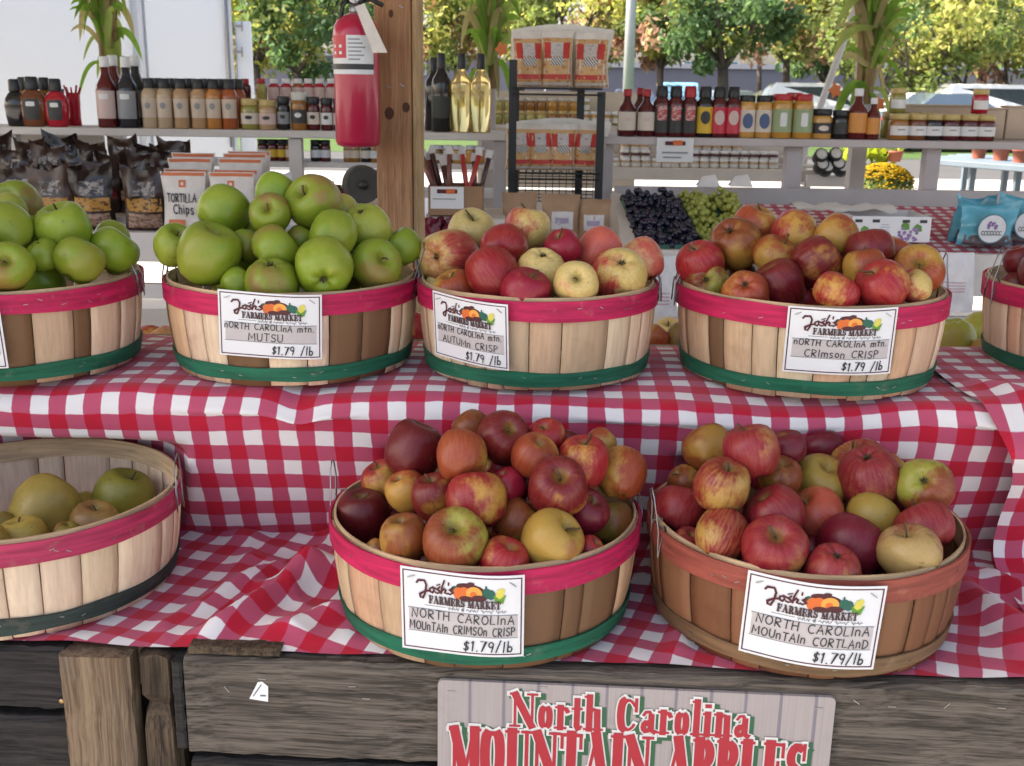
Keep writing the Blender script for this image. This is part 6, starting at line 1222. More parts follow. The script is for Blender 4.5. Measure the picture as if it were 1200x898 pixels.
for k, (u, w_, h_, rz, txt) in enumerate(((1135, .19, .145, .35, 'turned blue grape bag left of the front one'), (1152, .20, .135, .05, 'front blue grape bag with a round white emblem'), (1198, .21, .15, -.1, 'blue grape bag cut by the right edge'))):
    p = P(u, 289, YG + (.22, .10, .16)[k]); p.z = ZG + .02; o = bag('grape_bag', p, w_, h_, .09, -.1, BLU, txt, 'grape bag', 'blue bags of grapes', seed=600 + k, rz=rz, wav=.016, crim=.05, panels=[(.06, .94, .04, .30, GRB, 'window')])
    M = Matrix.Translation(p) @ Matrix.Rotation(rz, 4, 'Z') @ Matrix.Rotation(.1, 4, 'X'); q0_ = Vector((-.01, -.062, h_ * .50)); m = MB()
    def emb(x, y, off): return M @ (q0_ + Vector((x, -off, y)))
    poly(m, [(.050 * math.cos(i * PI / 14), .050 * math.sin(i * PI / 14)) for i in range(28)], emb, 0, 0); poly(m, [(.046 * math.cos(i * PI / 14), .046 * math.sin(i * PI / 14)) for i in range(28)], emb, .0008, 1); rr = random.Random(k)
    for j in range(14): x, y = rr.uniform(-.016, .016), .012 + rr.uniform(-.010, .012); poly(m, [(x + .0045 * math.cos(i), y + .0045 * math.sin(i)) for i in range(6)], emb, .0016 + j * 2e-5, 2)
    for i in range(7): stroke(m, arc(-.030 + .010 * i, -.014, .0045, .007, 40, 330, 8), .0022, emb, .0018 + i * 2e-5, 3)
    m.build('emblem', [plain('emblem_ring', (.05, .16, .22), .4), plain('emblem_white', (.66, .67, .70), .4), plain('print_purple', (.22, .11, .32)), INK], o)
# thin plastic produce bags hanging from the counters
for (u, v0, v1, w_, txt) in ((776, 300, 386, .085, 'thin white plastic bag hanging between the two right apple baskets'), (1122, 296, 366, .10, 'thin white plastic bag hanging right of the Crimson Crisp basket')):
    Y_ = YG - .035; a = P(u, v0, Y_); b = P(u, v1, Y_); hh = a.z - b.z; m = MB(); fn = lambda s, t_: Vector((a.x + (s - .5) * w_ * (1.1 + .3 * t_), Y_ - .010 * math.sin(PI * s) - .012 * nz(s * 4, t_ * 3, u) - .01 * math.sin(PI * t_), b.z + (1 - t_) * hh + .0 * s)); m.grid(12, 12, lambda s, t_: fn(s, 1 - t_)); m.grid(12, 12, lambda s, t_: fn(1 - s, 1 - t_) + Vector((0, .006, 0))); o = m.build('plastic_bag', film('thin_film', (.66, .64, .66), .3), origin=a); tag(o, txt, 'plastic bag')
    m = MB()
    for k in range(4): m.grid(4, 1, lambda s, t_: fn(.25 + .5 * s, .48 + .05 * k + .02 * (1 - t_)) + Vector((0, -.001, 0)), 0)
    m.build('print', plain('pink_print', (.50, .30, .34), .5), o)
# ------------------------------------------------------------------ beyond the stalls: jar racks, flowers, trailer, cars, trees
YJ = 6.2
jr = tag(empty('jar_rack', P(840, 215, YJ)), 'white stepped rack of small jars standing out behind the right shelf', 'rack')
ja, jb = P(706, 206, YJ), P(968, 212, YJ); zj = ja.z
m = MB(); m.box(((ja.x + jb.x) / 2, YJ + .01, (P(840, 198, YJ).z + P(840, 212, YJ).z) / 2), (jb.x - ja.x, .02, 14 / FPX * YJ), bev=.003); m.build('front_board', SHW, jr)
zr_ = [P(840, v, YJ).z for v in (200, 195, 186)]
for k, z in enumerate(zr_):
    m = MB(); m.box(((ja.x + jb.x) / 2, YJ + .10 + .13 * k, z - .008), (jb.x - ja.x - .02, .13, .016)); m.build('step_board', SHW, jr)
m = MB(); m.box(((ja.x + jb.x) / 2, YJ + .44, P(840, 186, YJ).z), (jb.x - ja.x, .015, .26)); m.build('back_board', SHW, jr)
for x in (ja.x + .05, jb.x - .05):
    m = MB(); m.box((x, YJ + .25, (zr_[0] - .1) / 2), (.05, .05, zr_[0] - .1)); m.build('leg', SHW, jr)
us0 = [727, 740, 753, 765, 778, 790, 799, 812, 824, 836, 848, 860, 872, 884, 896, 908, 920]; us1 = [739, 752, 764, 812, 824, 836, 848, 860, 872, 884, 896, 908, 920]; us2 = [739, 751, 762, 814, 826, 838, 850, 862, 874]
for row, us in enumerate((us0, us1, us2)):
    for k, u in enumerate(us):
        bottle('small_jar', u, 0, (11, 14, 15)[row], 11, YJ + .10 + .13 * row, 'jar', (LIQ['beige'], LIQ['maroon'], LIQ['honey'])[row], CAPS['white'], LAB['white'], f'{ORD[k]} white lidded jar from the left, {("front", "middle", "back")[row]} row of the stepped rack', 'jar', 'small jars on the stepped rack', zb=zr_[row])
for k, (u, v) in enumerate(((961, 184), (978, 183), (962, 195), (981, 194), (968, 198), (986, 198))):
    p = P(u, v, YJ - .1); r = 8 / FPX * YJ; M = Matrix.Translation(p) @ Matrix.Rotation(PI / 2 - .5, 4, 'X')
    m = MB(); m.lathe([(r * .9, -.03), (r, -.025), (r, .03), (r * .9, .035)], seg=16, M=M); o = m.build('dark_jar', BLK, origin=p); m = MB(); m.lathe([(r * .74, .0355), (r * .74, .037)], seg=16, M=M); m.build('lid_label', PAPER, o)
    tag(o, f'dark jar lying with its white round lid label outward, {("upper left", "upper right", "middle left", "middle right", "lower left", "lower right")[k]} of six', 'jar', 'dark jars with round lid labels')
m = MB(); a, b = P(945, 214, YJ - .06), P(1002, 214, YJ - .06); m.box(((a.x + b.x) / 2, YJ - .05, a.z + .01), (b.x - a.x, .03, .06)); m.build('side_tray', SHW, jr)
m = MB(); m.box(((a.x + b.x) / 2, YJ + .06, a.z - .012), (b.x - a.x, .24, .02)); m.build('tray_floor', SHW, jr)
# price card of the right shelf
p = P(791, 176, YR - .012); m = MB(); w_, h_ = 42 / FPX * YR, 27 / FPX * YR; m.grid(3, 3, lambda s, t_: p + Vector(((s - .5) * w_, .004 * math.sin(PI * s), (t_ - .5) * h_))); m.grid(3, 3, lambda s, t_: p + Vector(((.5 - s) * w_, .002 + .004 * math.sin(PI * s), (t_ - .5) * h_))); o = m.build('price_card', CARD, origin=p); tag(o, 'white price card clipped under the right shelf', 'price card')
m = MB(); m.box(p + Vector((0, -.002, h_ * .28)), (w_ * .55, .001, h_ * .16), m=0); m.box(p + Vector((.01, -.003, h_ * .30)), (w_ * .25, .001, h_ * .2), m=1); m.box(p + Vector((0, -.002, -.01)), (w_ * .7, .001, h_ * .07), m=2); m.box(p + Vector((-.01, -.002, -.028)), (w_ * .5, .001, h_ * .06), m=2); m.build('card_print', [MAROON, LOGOC['orange'], LAB['grey']], o)
for (u, txt) in ((830, 'white folded price tag, left of two lying on the rail'), (868, 'white folded price tag, right of two lying on the rail')):
    p = P(u, 219, 4.26); m = MB(); m.add([p + Vector((-.045, 0, 0)), p + Vector((.045, -.01, 0)), p + Vector((.03, .03, .045)), p + Vector((-.02, .035, .035)), p + Vector((.04, .06, .0)), p + Vector((-.04, .06, .0))], [(0, 1, 2, 3), (3, 2, 4, 5)], 0, False); o = m.build('price_tag', PAPER, origin=p); tag(o, txt, 'price tag')
# second jar shelf behind the wire rack
YK = 6.6
js = tag(empty('jar_shelf', P(640, 215, YK)), 'cream backed shelf of small jars seen through the black wire rack', 'shelf'); CRM = plain('cream_board', (.62, .55, .47), .75, .1, 5)
a, b = P(560, 106, YK + .3), P(748, 108, YK + .3); zt2 = a.z; zs1, zs2 = P(650, 147, YK).z, P(650, 132, YK + .1).z
m = MB(); m.box(((a.x + b.x) / 2, YK + .31, (zt2 + .9) / 2), (b.x - a.x, .02, zt2 - .9)); m.build('back_board', CRM, js)
for k, (z, y) in enumerate(((zs1, YK + .03), (zs2, YK + .16))):
    m = MB(); m.box(((a.x + b.x) / 2, y + .06, z - .01), (b.x - a.x, .13, .018)); m.build('shelf_board', SHW, js)
m = MB(); m.box(((a.x + b.x) / 2, YK + .18, .45), (b.x - a.x - .1, .2, .88)); m.build('base_panel', SHW, js)
for row in range(2):
    for k, u in enumerate(range(572, 742, 13)):
        if row == 1 and u > 700: continue
        bottle('small_jar', u, 0, 15, 11, YK + (.08, .21)[row], 'jar', LIQ[('pickle', 'greenish', 'amber', 'honey')[(k // 3 + row) % 4]], CAPS[('gold', 'silver')[row] if k < 9 else 'white'], LAB['white'] if k > 8 else None, f'{ORD[k]} preserve jar from the left, {("lower", "upper")[row]} row of the cream backed shelf', 'jar', 'jars on the cream backed shelf', zb=(zs1, zs2)[row])
m = MB(); p = P(637, 145, YK - .03); m.tube([p + Vector((-.10, 0, 0)), p + Vector((0, 0, .012)), p + Vector((.10, 0, 0))], .017, 8); o = m.build('yellow_packet', plain('yellow_pack', (.65, .36, .03), .5), origin=p); tag(o, 'yellow packet lying on the shelf behind the wire rack', 'packet')

# ------------------------------------------------------------------ leaves: many small blades in one mesh per plant
def leaf_mat(name, trans=.6):
    n = NT(name); a = n.n('Attribute', attribute_name='tint').outputs['Color']
    d = n.n('BsdfTranslucent'); n.l(n.mix(.5, a, n.mix(1, a, (.9, 1.0, .35), 'MULTIPLY')), d.inputs[0]); n.out(a, .6, .25)
    mx = n.n('MixShader'); mx.inputs[0].default_value = trans; n.l(n.b.outputs[0], mx.inputs[1]); n.l(d.outputs[0], mx.inputs[2]); n.l(mx.outputs[0], n.t.nodes['Material Output'].inputs[0]); return n.m
LEAF = leaf_mat('foliage'); BARK = plain('bark', (.075, .06, .05), .9, .3, 6)
GREENS = {'olive': [(0.239, 0.295, 0.103), (0.187, 0.255, 0.091), (0.315, 0.338, 0.123)], 'yellow': [(0.483, 0.483, 0.155), (0.381, 0.415, 0.132), (0.559, 0.514, 0.186)], 'deep': [(0.125, 0.216, 0.103), (0.152, 0.242, 0.112), (0.104, 0.177, 0.087)], 'pink': [(0.524, 0.286, 0.241), (0.445, 0.23, 0.196), (0.567, 0.375, 0.261)], 'orange': [(0.55, 0.369, 0.188), (0.521, 0.306, 0.17), (0.582, 0.446, 0.231)], 'rust': [(0.32, 0.184, 0.161), (0.371, 0.212, 0.178), (0.269, 0.167, 0.139)]}  # leaf tones paled and greyed; haze and overexposure are put into the colour
def crown(mb, tint, c, rad, n, size, mixk, rr, squash=.8, clumps=46):
    cl = []
    for _ in range(clumps):
        while True:
            q = Vector((rr.uniform(-1, 1), rr.uniform(-1, 1), rr.uniform(-1, 1)))
            if .25 < q.length < 1: break
        cl.append((Vector((q.x * rad, q.y * rad, q.z * rad * squash)), rad * rr.uniform(.16, .36), rr.choices(list(mixk), weights=list(mixk.values()))[0], rr.uniform(.75, 1.2)))
    for _ in range(n):
        o, r, k, g = rr.choice(cl); d = Vector((rr.gauss(0, 1), rr.gauss(0, 1), rr.gauss(0, .8))).normalized() * r * rr.random() ** .45
        p = c + o + d; nrm = (d.normalized() * .6 + Vector((rr.uniform(-1, 1), rr.uniform(-1, 1), rr.uniform(-.2, 1.2)))).normalized(); a = nrm.orthogonal().normalized(); b = nrm.cross(a); th = rr.uniform(0, 6.28)
        a, b = a * math.cos(th) + b * math.sin(th), b * math.cos(th) - a * math.sin(th); s = size * rr.uniform(.6, 1.3)
        o0 = len(mb.v); mb.v += [tuple(p - a * s), tuple(p + b * s * .5), tuple(p + a * s), tuple(p - b * s * .5)]; mb.face((o0, o0 + 1, o0 + 2, o0 + 3), 0, False)
        base = rr.choice(GREENS[k]); h = g * rr.uniform(.75, 1.25); col = tuple(min(.6, x * h) for x in base); tint += [col] * 4
def tree(u, Y, vc, rpx, mixk, label, n=6800, stems=1, sq=.85, seed=1, lean=0.0, trunk_r=.16, leaf=.125, base_u=None):
    rr = random.Random(seed); rpx *= 1.3; c = P(u, vc - 10, Y); rad = rpx / FPX * Y; bu = P(base_u if base_u else u, 100, Y); root = tag(empty('tree', (bu.x, Y, 0)), label, 'tree', 'trees beyond the market')
    m = MB()
    for s in range(stems):
        o = Vector(((s - (stems - 1) / 2) * .35, rr.uniform(-.2, .2), 0)) if stems > 1 else Vector((0, 0, 0)); B0 = Vector((bu.x, Y, 0)) + o * .3; fork = Vector((lerp(bu.x, c.x, .35) + o.x * 2, Y, max(.9, c.z - rad * sq * .95))) + o * .3
        m.tube([B0, lerp(B0, fork, .5) + Vector((.04, 0, 0)), fork], trunk_r, 8, 0, trunk_r * .75)
        for k in range(6 if stems == 1 else 3):
            a = 2 * PI * k / 6 + rr.random() + s; e = c + Vector((math.cos(a) * rad * .65, math.sin(a) * rad * .5, rr.uniform(-.25, .6) * rad * sq)); md = fork + (e - fork) * .5 + Vector((0, 0, -.05 * rad)); m.tube([fork, md, e], trunk_r * .55, 6, 0, trunk_r * .12)
            for _ in range(3): e2 = md + (e - md) * rr.random() + Vector((rr.uniform(-1, 1), rr.uniform(-1, 1), rr.uniform(0, 1))) * rad * .4; m.tube([md + (e - md) * .2, e2], trunk_r * .22, 5, 0, trunk_r * .06)
    m.build('trunk', BARK, root); m = MB(); t_ = []; crown(m, t_, c, rad, n, leaf, mixk, rr, sq); m.build('crown', LEAF, root, tint=t_)
    return root
tree(300, 40, 18, 62, {'yellow': 3, 'olive': 2, 'orange': .6}, 'yellow green tree beside the white trailer', seed=2)
tree(350, 36, 20, 66, {'olive': 3, 'deep': 3, 'yellow': 1}, 'green tree with a forked dark trunk left of the extinguisher', seed=3, trunk_r=.20, base_u=345)
tree(432, 44, 14, 44, {'pink': 2, 'rust': 1, 'olive': 2}, 'reddish tree just behind the fire extinguisher', seed=4)
tree(535, 42, 15, 66, {'orange': 1.3, 'pink': 1, 'olive': 3, 'yellow': 1}, 'mottled orange and green tree right of the pine post', seed=5)
tree(610, 46, 8, 58, {'olive': 3, 'rust': 1.2, 'yellow': 1}, 'dull green and rust tree left above the wire rack', seed=6)
tree(672, 40, 20, 60, {'olive': 3, 'yellow': 2, 'orange': .5}, 'yellowish tree behind the puffed snack bags', seed=7)
tree(778, 38, 35, 48, {'pink': 2.2, 'yellow': 1, 'olive': 1.6, 'orange': 1}, 'small pink tinged tree right of the grey lamp pole', seed=8, base_u=772, trunk_r=.15)
tree(735, 55, -10, 60, {'rust': 2, 'olive': 2, 'orange': 1}, 'tall rust tinged tree behind the grey lamp pole', seed=9)
tree(848, 36, 22, 60, {'deep': 4, 'olive': 2}, 'dark green tree with a straight trunk above the yellow label bottle', seed=10, trunk_r=.22)
tree(922, 40, 20, 55, {'orange': 2, 'yellow': 1.5, 'pink': 1.2, 'olive': 1}, 'orange yellow tree left of the leaning white pole', seed=11)
tree(965, 48, 55, 44, {'deep': 3, 'olive': 2}, 'dark bushy tree behind the leaning white pole', seed=12)
tree(1085, 34, 22, 78, {'yellow': 3, 'olive': 3, 'deep': 1}, 'many stemmed yellow green tree right of the corn stalks', seed=13, stems=4, trunk_r=.09, n=8500)
tree(1168, 38, 30, 66, {'yellow': 2.5, 'olive': 2, 'rust': .6}, 'yellow green tree at the right edge', seed=14, stems=2, trunk_r=.11)
tree(1120, 52, -5, 66, {'rust': 1, 'olive': 3, 'yellow': 1}, 'rust flecked tree behind the many stemmed one', seed=15)
tree(1010, 50, 8, 56, {'olive': 3, 'yellow': 1.5}, 'olive tree behind the right corn stalks', seed=16)
tree(1250, 42, 20, 66, {'deep': 2, 'olive': 2}, 'green tree just cut by the right edge', seed=17)
tree(890, 62, -5, 60, {'olive': 2, 'yellow': 2, 'orange': 1}, 'pale olive tree between the dark and orange trees', seed=18); tree(565, 60, -8, 60, {'olive': 3, 'deep': 1}, 'far olive tree behind the middle corn stalks', seed=19); tree(400, 62, -12, 56, {'olive': 2, 'yellow': 2}, 'far pale tree above the fire extinguisher', seed=20)
# ------------------------------------------------------------------ long grey building, lamp pole, leaning pole
def building(u0, u1, v0, Y, mt, label, win=()):
    a, b = P(u0, v0, Y), P(u1, v0, Y); root = tag(empty('building', ((a.x + b.x) / 2, Y, 0)), label, 'building'); m = MB(); m.box(((a.x + b.x) / 2, Y + 4, a.z / 2), (b.x - a.x, 8, a.z)); m.build('wall', mt, root)
    m = MB(); m.box(((a.x + b.x) / 2, Y + 4, a.z + .15), (b.x - a.x + .3, 8.3, .3)); m.build('roof', plain('roof_edge', (.42, .42, .46), .7), root)
    for (w0, w1, z0, z1) in win:
        p0, p1 = P(w0, z0, Y), P(w1, z1, Y); m = MB(); m.box(((p0.x + p1.x) / 2, Y - .02, (p0.z + p1.z) / 2), (p1.x - p0.x, .10, p0.z - p1.z)); wf = m.build('window', plain('window_frame', (.5, .52, .54), .5), root); m = MB(); m.box(((p0.x + p1.x) / 2, Y - .08, (p0.z + p1.z) / 2), (p1.x - p0.x - .25, .03, p0.z - p1.z - .2)); m.build('pane', plain('far_glass', (.08, .15, .18), .1), wf)
    return root
GW = plain('grey_wall', (.17, .165, .19), .85, .08, .8)
building(280, 640, 64, 78, GW, 'long low grey building behind the trees at the left', ((470, 500, 72, 88),))
building(640, 1010, 78, 74, plain('lilac_wall', (.15, .15, .19), .85, .08, .8), 'long low grey lilac building behind the small pink tree', ((800, 832, 71, 81), (838, 866, 71, 81)))
building(1010, 1330, 80, 90, plain('dun_wall', (.20, .19, .19), .85, .08, .8), 'low dun building far behind the parked cars on the right')
GALV = plain('galvanised', (.34, .36, .37), .5, .1, 4, metal=.3)
a = P(736, 105, 30); lp = tag(empty('lamp_post', (a.x, 30, 0)), 'grey steel lamp pole standing among the trees', 'lamp post'); m = MB(); m.tube([(a.x, 30, 0), (a.x, 30, 7.5)], .15, 12, 0, .11); m.build('pole', GALV, lp); m = MB(); m.lathe([(.25, 0), (.25, .7), (.2, .75)], (a.x, 30, 0), 14); m.build('footing', plain('footing', (.4, .39, .37), .9), lp)
m = MB(); m.tube([(a.x, 30, 7.4), (a.x, 29.2, 7.6)], .05, 6); m.box((a.x, 28.9, 7.6), (.3, .7, .14)); m.build('lamp_head', GALV, lp)
a, b = P(966, 112, 5.6), P(1006, 0, 5.6); d_ = (b - a); a2 = a - d_ * (a.z / d_.z); o = MB(); o.tube([a2, a + d_ * 1.8], .017, 10); o = o.build('tent_pole', plain('pole_white', (.70, .70, .72), .4), origin=a2); tag(o, 'thin white pole leaning left of the right corn stalks', 'pole')
# ------------------------------------------------------------------ white box trailer
YT = 11.0
TW = plain('trailer_white', (.62, .66, .70), .45, .03, 2); TWD = plain('trailer_trim', (.45, .48, .52), .45, .05, 4)
tx0, tx1 = P(-150, 50, YT).x, P(272, 50, YT).x; tr_ = tag(empty('box_trailer', ((tx0 + tx1) / 2, YT, 0)), 'big white box trailer with closed rear door parked behind the left shelf', 'trailer')
m = MB(); m.box(((tx0 + tx1) / 2, YT + 3.0, 2.0), (tx1 - tx0, 6, 2.7), bev=.03); m.build('body', TW, tr_)
dx0, dx1 = P(176, 50, YT).x, P(266, 50, YT).x
m = MB(); m.box(((dx0 + dx1) / 2, YT - .016, 2.0), (dx1 - dx0, .03, 2.4), bev=.008); dr = m.build('door', TW, tr_)
for (u, w_) in ((171, 5), (270, 4), (160, 3)):
    m = MB(); p = P(u, 50, YT); m.box((p.x, YT - .02, 2.0), (w_ / FPX * YT, .05, 2.66), bev=.006); m.build('corner_rail', TWD, tr_)
m = MB(); p = P(264, 50, YT); m.tube([(p.x, YT - .05, .9), (p.x, YT - .05, 3.1)], .012, 8); m.build('lock_rod', STEEL, dr)
for v in (31, 61):
    m = MB(); p = P(277, v, YT - .03); m.box(p, (.09, .03, .025)); m.box(p + Vector((.035, 0, -.0)), (.015, .035, .09)); m.build('hinge', STEEL, dr)
m = MB(); px0, px1 = P(275, 50, YT).x, P(294, 50, YT).x; m.box(((px0 + px1) / 2, YT + .08, (P(285, 25, YT).z + .7) / 2), (px1 - px0, .10, P(285, 25, YT).z - .7), bev=.01); m.build('side_locker', TW, tr_)
for x in (tx0 + .5, tx1 - .5):
    for y in (YT + 1.2, YT + 2.2, YT + 5.0):
        m = MB(); m.lathe([(.25, -.12), (.45, -.12), (.5, -.08), (.5, .08), (.45, .12), (.25, .12)], seg=22, M=Matrix.Translation(Vector((x, y, .5))) @ Matrix.Rotation(PI / 2, 4, 'Y')); m.build('wheel', BLK, tr_)
m = MB(); m.box(((tx0 + tx1) / 2, YT + .1, .55), (tx1 - tx0 - .3, .12, .14)); m.build('bumper', GALV, tr_)
th_ = math.radians(14.5); cn = Vector((px1, YT + .05, 0)); tr_.location = cn + Matrix.Rotation(th_, 3, 'Z') @ (Vector(tr_.location) - cn); tr_.rotation_euler = (0, 0, th_)      # parked askew, so that only its rear shows from the stall
# ------------------------------------------------------------------ parked cars
GLS = plain('car_glass', (.03, .045, .05), .06, .05, 2, .8)
def car(u, Y, col, label, rz=0.0, suv=False, L=4.5):
    p = P(u, 100, Y); root = tag(empty('parked_car', (p.x, Y, 0)), label, 'car', 'cars parked beyond the market'); M = Matrix.Translation(Vector((p.x, Y, 0))) @ Matrix.Rotation(rz, 4, 'Z'); H = 1.72 if suv else 1.46; Wd = .88
    if suv: side = [(-.5, .28), (-.5, .75), (-.485, 1.0), (-.45, 1.5), (-.40, H), (.02, H), (.15, 1.08), (.42, .96), (.5, .75), (.5, .28)]
    else: side = [(-.5, .28), (-.5, .72), (-.47, .95), (-.36, 1.0), (-.22, H), (.02, H), (.18, .98), (.42, .86), (.5, .66), (.5, .28)]
    m = MB(); n = len(side); vs = []
    for sy in (-1, -.8, .8, 1):
        for (x, z) in side: k = 1 if z < 1.02 else .80; e = .0 if abs(sy) == 1 else .02; vs.append(M @ Vector((x * L * (1 if abs(sy) < 1 else .985), sy * Wd * k, z + e)))
    for j in range(3): m.add(vs[j * n:(j + 2) * n], [(i, (i + 1) % n, n + (i + 1) % n, n + i) for i in range(n)], 0, True)
    m.add(vs[:n], [tuple(range(n - 1, -1, -1))], 0, False); m.add(vs[3 * n:], [tuple(range(n))], 0, False); m.build('body', plain('car_paint_' + label.split()[0] + label.split()[1], col, .22, .03, 2, coat=.6), root)
    tb = H - .10; belt = 1.06
    gl = [(-.43, belt), (-.37, tb), (.01, tb), (.13, belt)] if suv else [(-.34, 1.02), (-.215, tb), (.015, tb), (.15, 1.02)]
    for sy in (-1, 1):
        m = MB(); m.add([M @ Vector((x * L, sy * (Wd * (.80 if z > 1.03 else .815) + .012), z)) for x, z in gl], [(0, 1, 2, 3) if sy > 0 else (3, 2, 1, 0)], 0, False); m.build('window', GLS, root)
    for (xa, za, xb, zb_, nm) in (((.025), tb + .02, .155 if not suv else .135, 1.04 if not suv else 1.12, 'windscreen'), (-.225 if not suv else -.415, tb + .02, -.345 if not suv else -.455, 1.05, 'rear_window')):
        sg = 1 if nm == 'windscreen' else -1; m = MB(); m.add([M @ Vector((xa * L + sg * .05, -.62, za)), M @ Vector((xa * L + sg * .05, .62, za)), M @ Vector((xb * L + sg * .05, .66, zb_)), M @ Vector((xb * L + sg * .05, -.66, zb_))], [(0, 1, 2, 3)], 0, False); m.build(nm, GLS, root)
    for sx_ in (-.31, .31):
        for sy in (-1, 1):
            MW = M @ Matrix.Translation(Vector((sx_ * L, sy * (Wd - .08), .33))) @ Matrix.Rotation(PI / 2, 4, 'X'); m = MB(); m.lathe([(.18, -.11), (.30, -.11), (.33, -.08), (.33, .08), (.30, .11), (.18, .11)], seg=20, M=MW); wl = m.build('wheel', BLK, root); m = MB(); m.lathe([(.19, -.115), (.19, .115)], seg=14, M=MW); m.build('rim', STEEL, wl)
    for sy in (-.6, .6):
        m = MB(); m.box(None, (.06, .34, .14), M=M @ Matrix.Translation(Vector((.49 * L, sy, .70))), bev=.02); m.build('headlight', plain('lamp_glass', (.6, .62, .64), .1), root); m = MB(); m.box(None, (.06, .30, .16), M=M @ Matrix.Translation(Vector((-.497 * L, sy, .80))), bev=.02); m.build('tail_light', plain('tail_red', (.35, .01, .01), .2), root)
    return root
car(872, 40, (.40, .46, .50), 'silver blue car seen above the tan mustard jars', .1); car(930, 38, (.55, .56, .57), 'silver white car left of the leaning white pole', .05); car(975, 36, (.68, .68, .70), 'white tall car just right of the leaning white pole', -.1, True)
car(1040, 42, (.30, .33, .36), 'grey car half hidden by the right corn stalks', .1); car(1095, 33, (.62, .62, .62), 'white car behind the many stemmed tree', .08); car(1128, 30, (.07, .10, .14), 'dark blue car in front of the white one on the right', .05); car(1190, 32, (.72, .72, .73), 'white van like car at the right edge', -.15, True)
car(797, 44, (.16, .36, .55), 'bright blue car seen through the gap above the sauces', 1.4, True); car(742, 46, (.10, .16, .30), 'dark blue car beside the grey lamp pole', 1.5)
# ------------------------------------------------------------------ corn stalk bundles tied to posts
STALK = plain('dry_stalk', (.28, .20, .09), .8, .25, 12)
def corn(u, v0, v1, Y, wpx, label, seed, n=60, green=.55):
    rr = random.Random(seed); T_, B_ = P(u, v0, Y), P(u, v1, Y); root = tag(empty('corn_stalks', (B_.x, Y, B_.z)), label, 'corn stalks'); hw = wpx / 2 / FPX * Y; H = T_.z - B_.z
    for k in range(5):
        m = MB(); x = (k - 2) * hw * .22; m.tube([B_ + Vector((x * .6, rr.uniform(-.03, .03), 0)), B_ + Vector((x * .8, 0, H * .5)), T_ + Vector((x * 1.6, rr.uniform(-.04, .04), rr.uniform(0, .2)))], .014, 7); m.build('stalk', STALK, root)
    for k in range(n):
        z0 = B_.z + H * rr.uniform(.05, .95); sd = rr.choice((-1, 1)); L = rr.uniform(.25, .5); w0 = rr.uniform(.008, .020); rise = rr.choice((rr.uniform(.9, 1.9), rr.uniform(.9, 1.9), rr.uniform(-.2, .5))); m = MB(); t_ = []; N = 9; p = Vector((B_.x + sd * hw * .1 * rr.random(), Y + rr.uniform(-.06, .04), z0)); out_ = rr.uniform(.25, 1.0) * hw * 1.6; yy = rr.uniform(-.12, .05); tw = rr.uniform(-.8, .8)
        hue = rr.random(); col = (.22, .38, .07) if hue < green else (.36, .44, .14) if hue < green + .25 else (.48, .40, .22); ctr = []
        for i in range(N + 1):
            f = i / N; ctr.append(p + Vector((sd * out_ * (f if rise > .5 else f ** .6), yy * f, L * (rise * f - (rise * .55 + .15) * f * f * (1 if rise > .4 else 2.4)))))
        for i in range(N + 1):
            f = i / N; wv = w0 * (math.sin(PI * min(1, f * .9 + .1)) ** .6); tg = (ctr[min(N, i + 1)] - ctr[max(0, i - 1)]).normalized(); sdv = tg.cross(Vector((math.sin(tw), -1, .2 * math.cos(tw)))).normalized(); fo = tg.cross(sdv) * wv * .25
            for q in (-1, 0, 1): m.v.append(tuple(ctr[i] + sdv * wv * q + fo * (1 - abs(q)))); g = rr.uniform(.85, 1.1); t_.append(tuple(x * g for x in col))
        for i in range(N):
            for q in (0, 1): a0 = i * 3 + q; m.face((a0, a0 + 1, a0 + 4, a0 + 3), 0, True)
        m.build('leaf_blade', LEAF, root, tint=t_)
    return root
corn(130, -40, 88, 5.25, 46, 'corn stalk bundle standing behind the two tall bottles on the left', 1); corn(572, -40, 104, 5.3, 46, 'corn stalk bundle right of the wine bottles', 2); corn(1012, -40, 122, 5.0, 52, 'corn stalk bundle hanging above the right shelf', 3)
for (u, Y_, z1) in ((130, 5.4, 3.1), (572, 5.45, 3.1), (1014, 5.15, 3.1)):
    p = P(u, 120, Y_); m = MB(); m.box((p.x, Y_ + .05, z1 / 2), (.07, .07, z1), bev=.004); o = m.build('tent_post', SHG, origin=(p.x, Y_, 0)); tag(o, {130: 'grey roof post behind the left corn stalks', 572: 'grey roof post behind the middle corn stalks', 1014: 'grey roof post behind the right corn stalks'}[u], 'post')
for (u, v, Y_, txt) in ((588, 58, 4.9, 'small orange paper leaf beside the middle corn stalks'), (979, 106, 4.85, 'small orange paper leaf left of the right corn stalks'), (1030, 122, 4.8, 'narrow orange paper leaf below the right corn stalks')):
    p = P(u, v, Y_); m = MB(); pts = [p + Vector((.032 * math.cos(i * PI / 5) * (1 if i % 2 else .6), .004 * (i % 2), .036 * math.sin(i * PI / 5) * (1 if i % 2 else .6))) for i in range(10)]; m.add(pts + [q + Vector((0, .002, 0)) for q in pts], [tuple(range(9, -1, -1)), tuple(range(10, 20))] + [(i, (i + 1) % 10, 10 + (i + 1) % 10, 10 + i) for i in range(10)], 0, False); o = m.build('paper_leaf', plain('orange_paper', (.70, .20, .06), .6), origin=p); tag(o, txt, 'decoration')
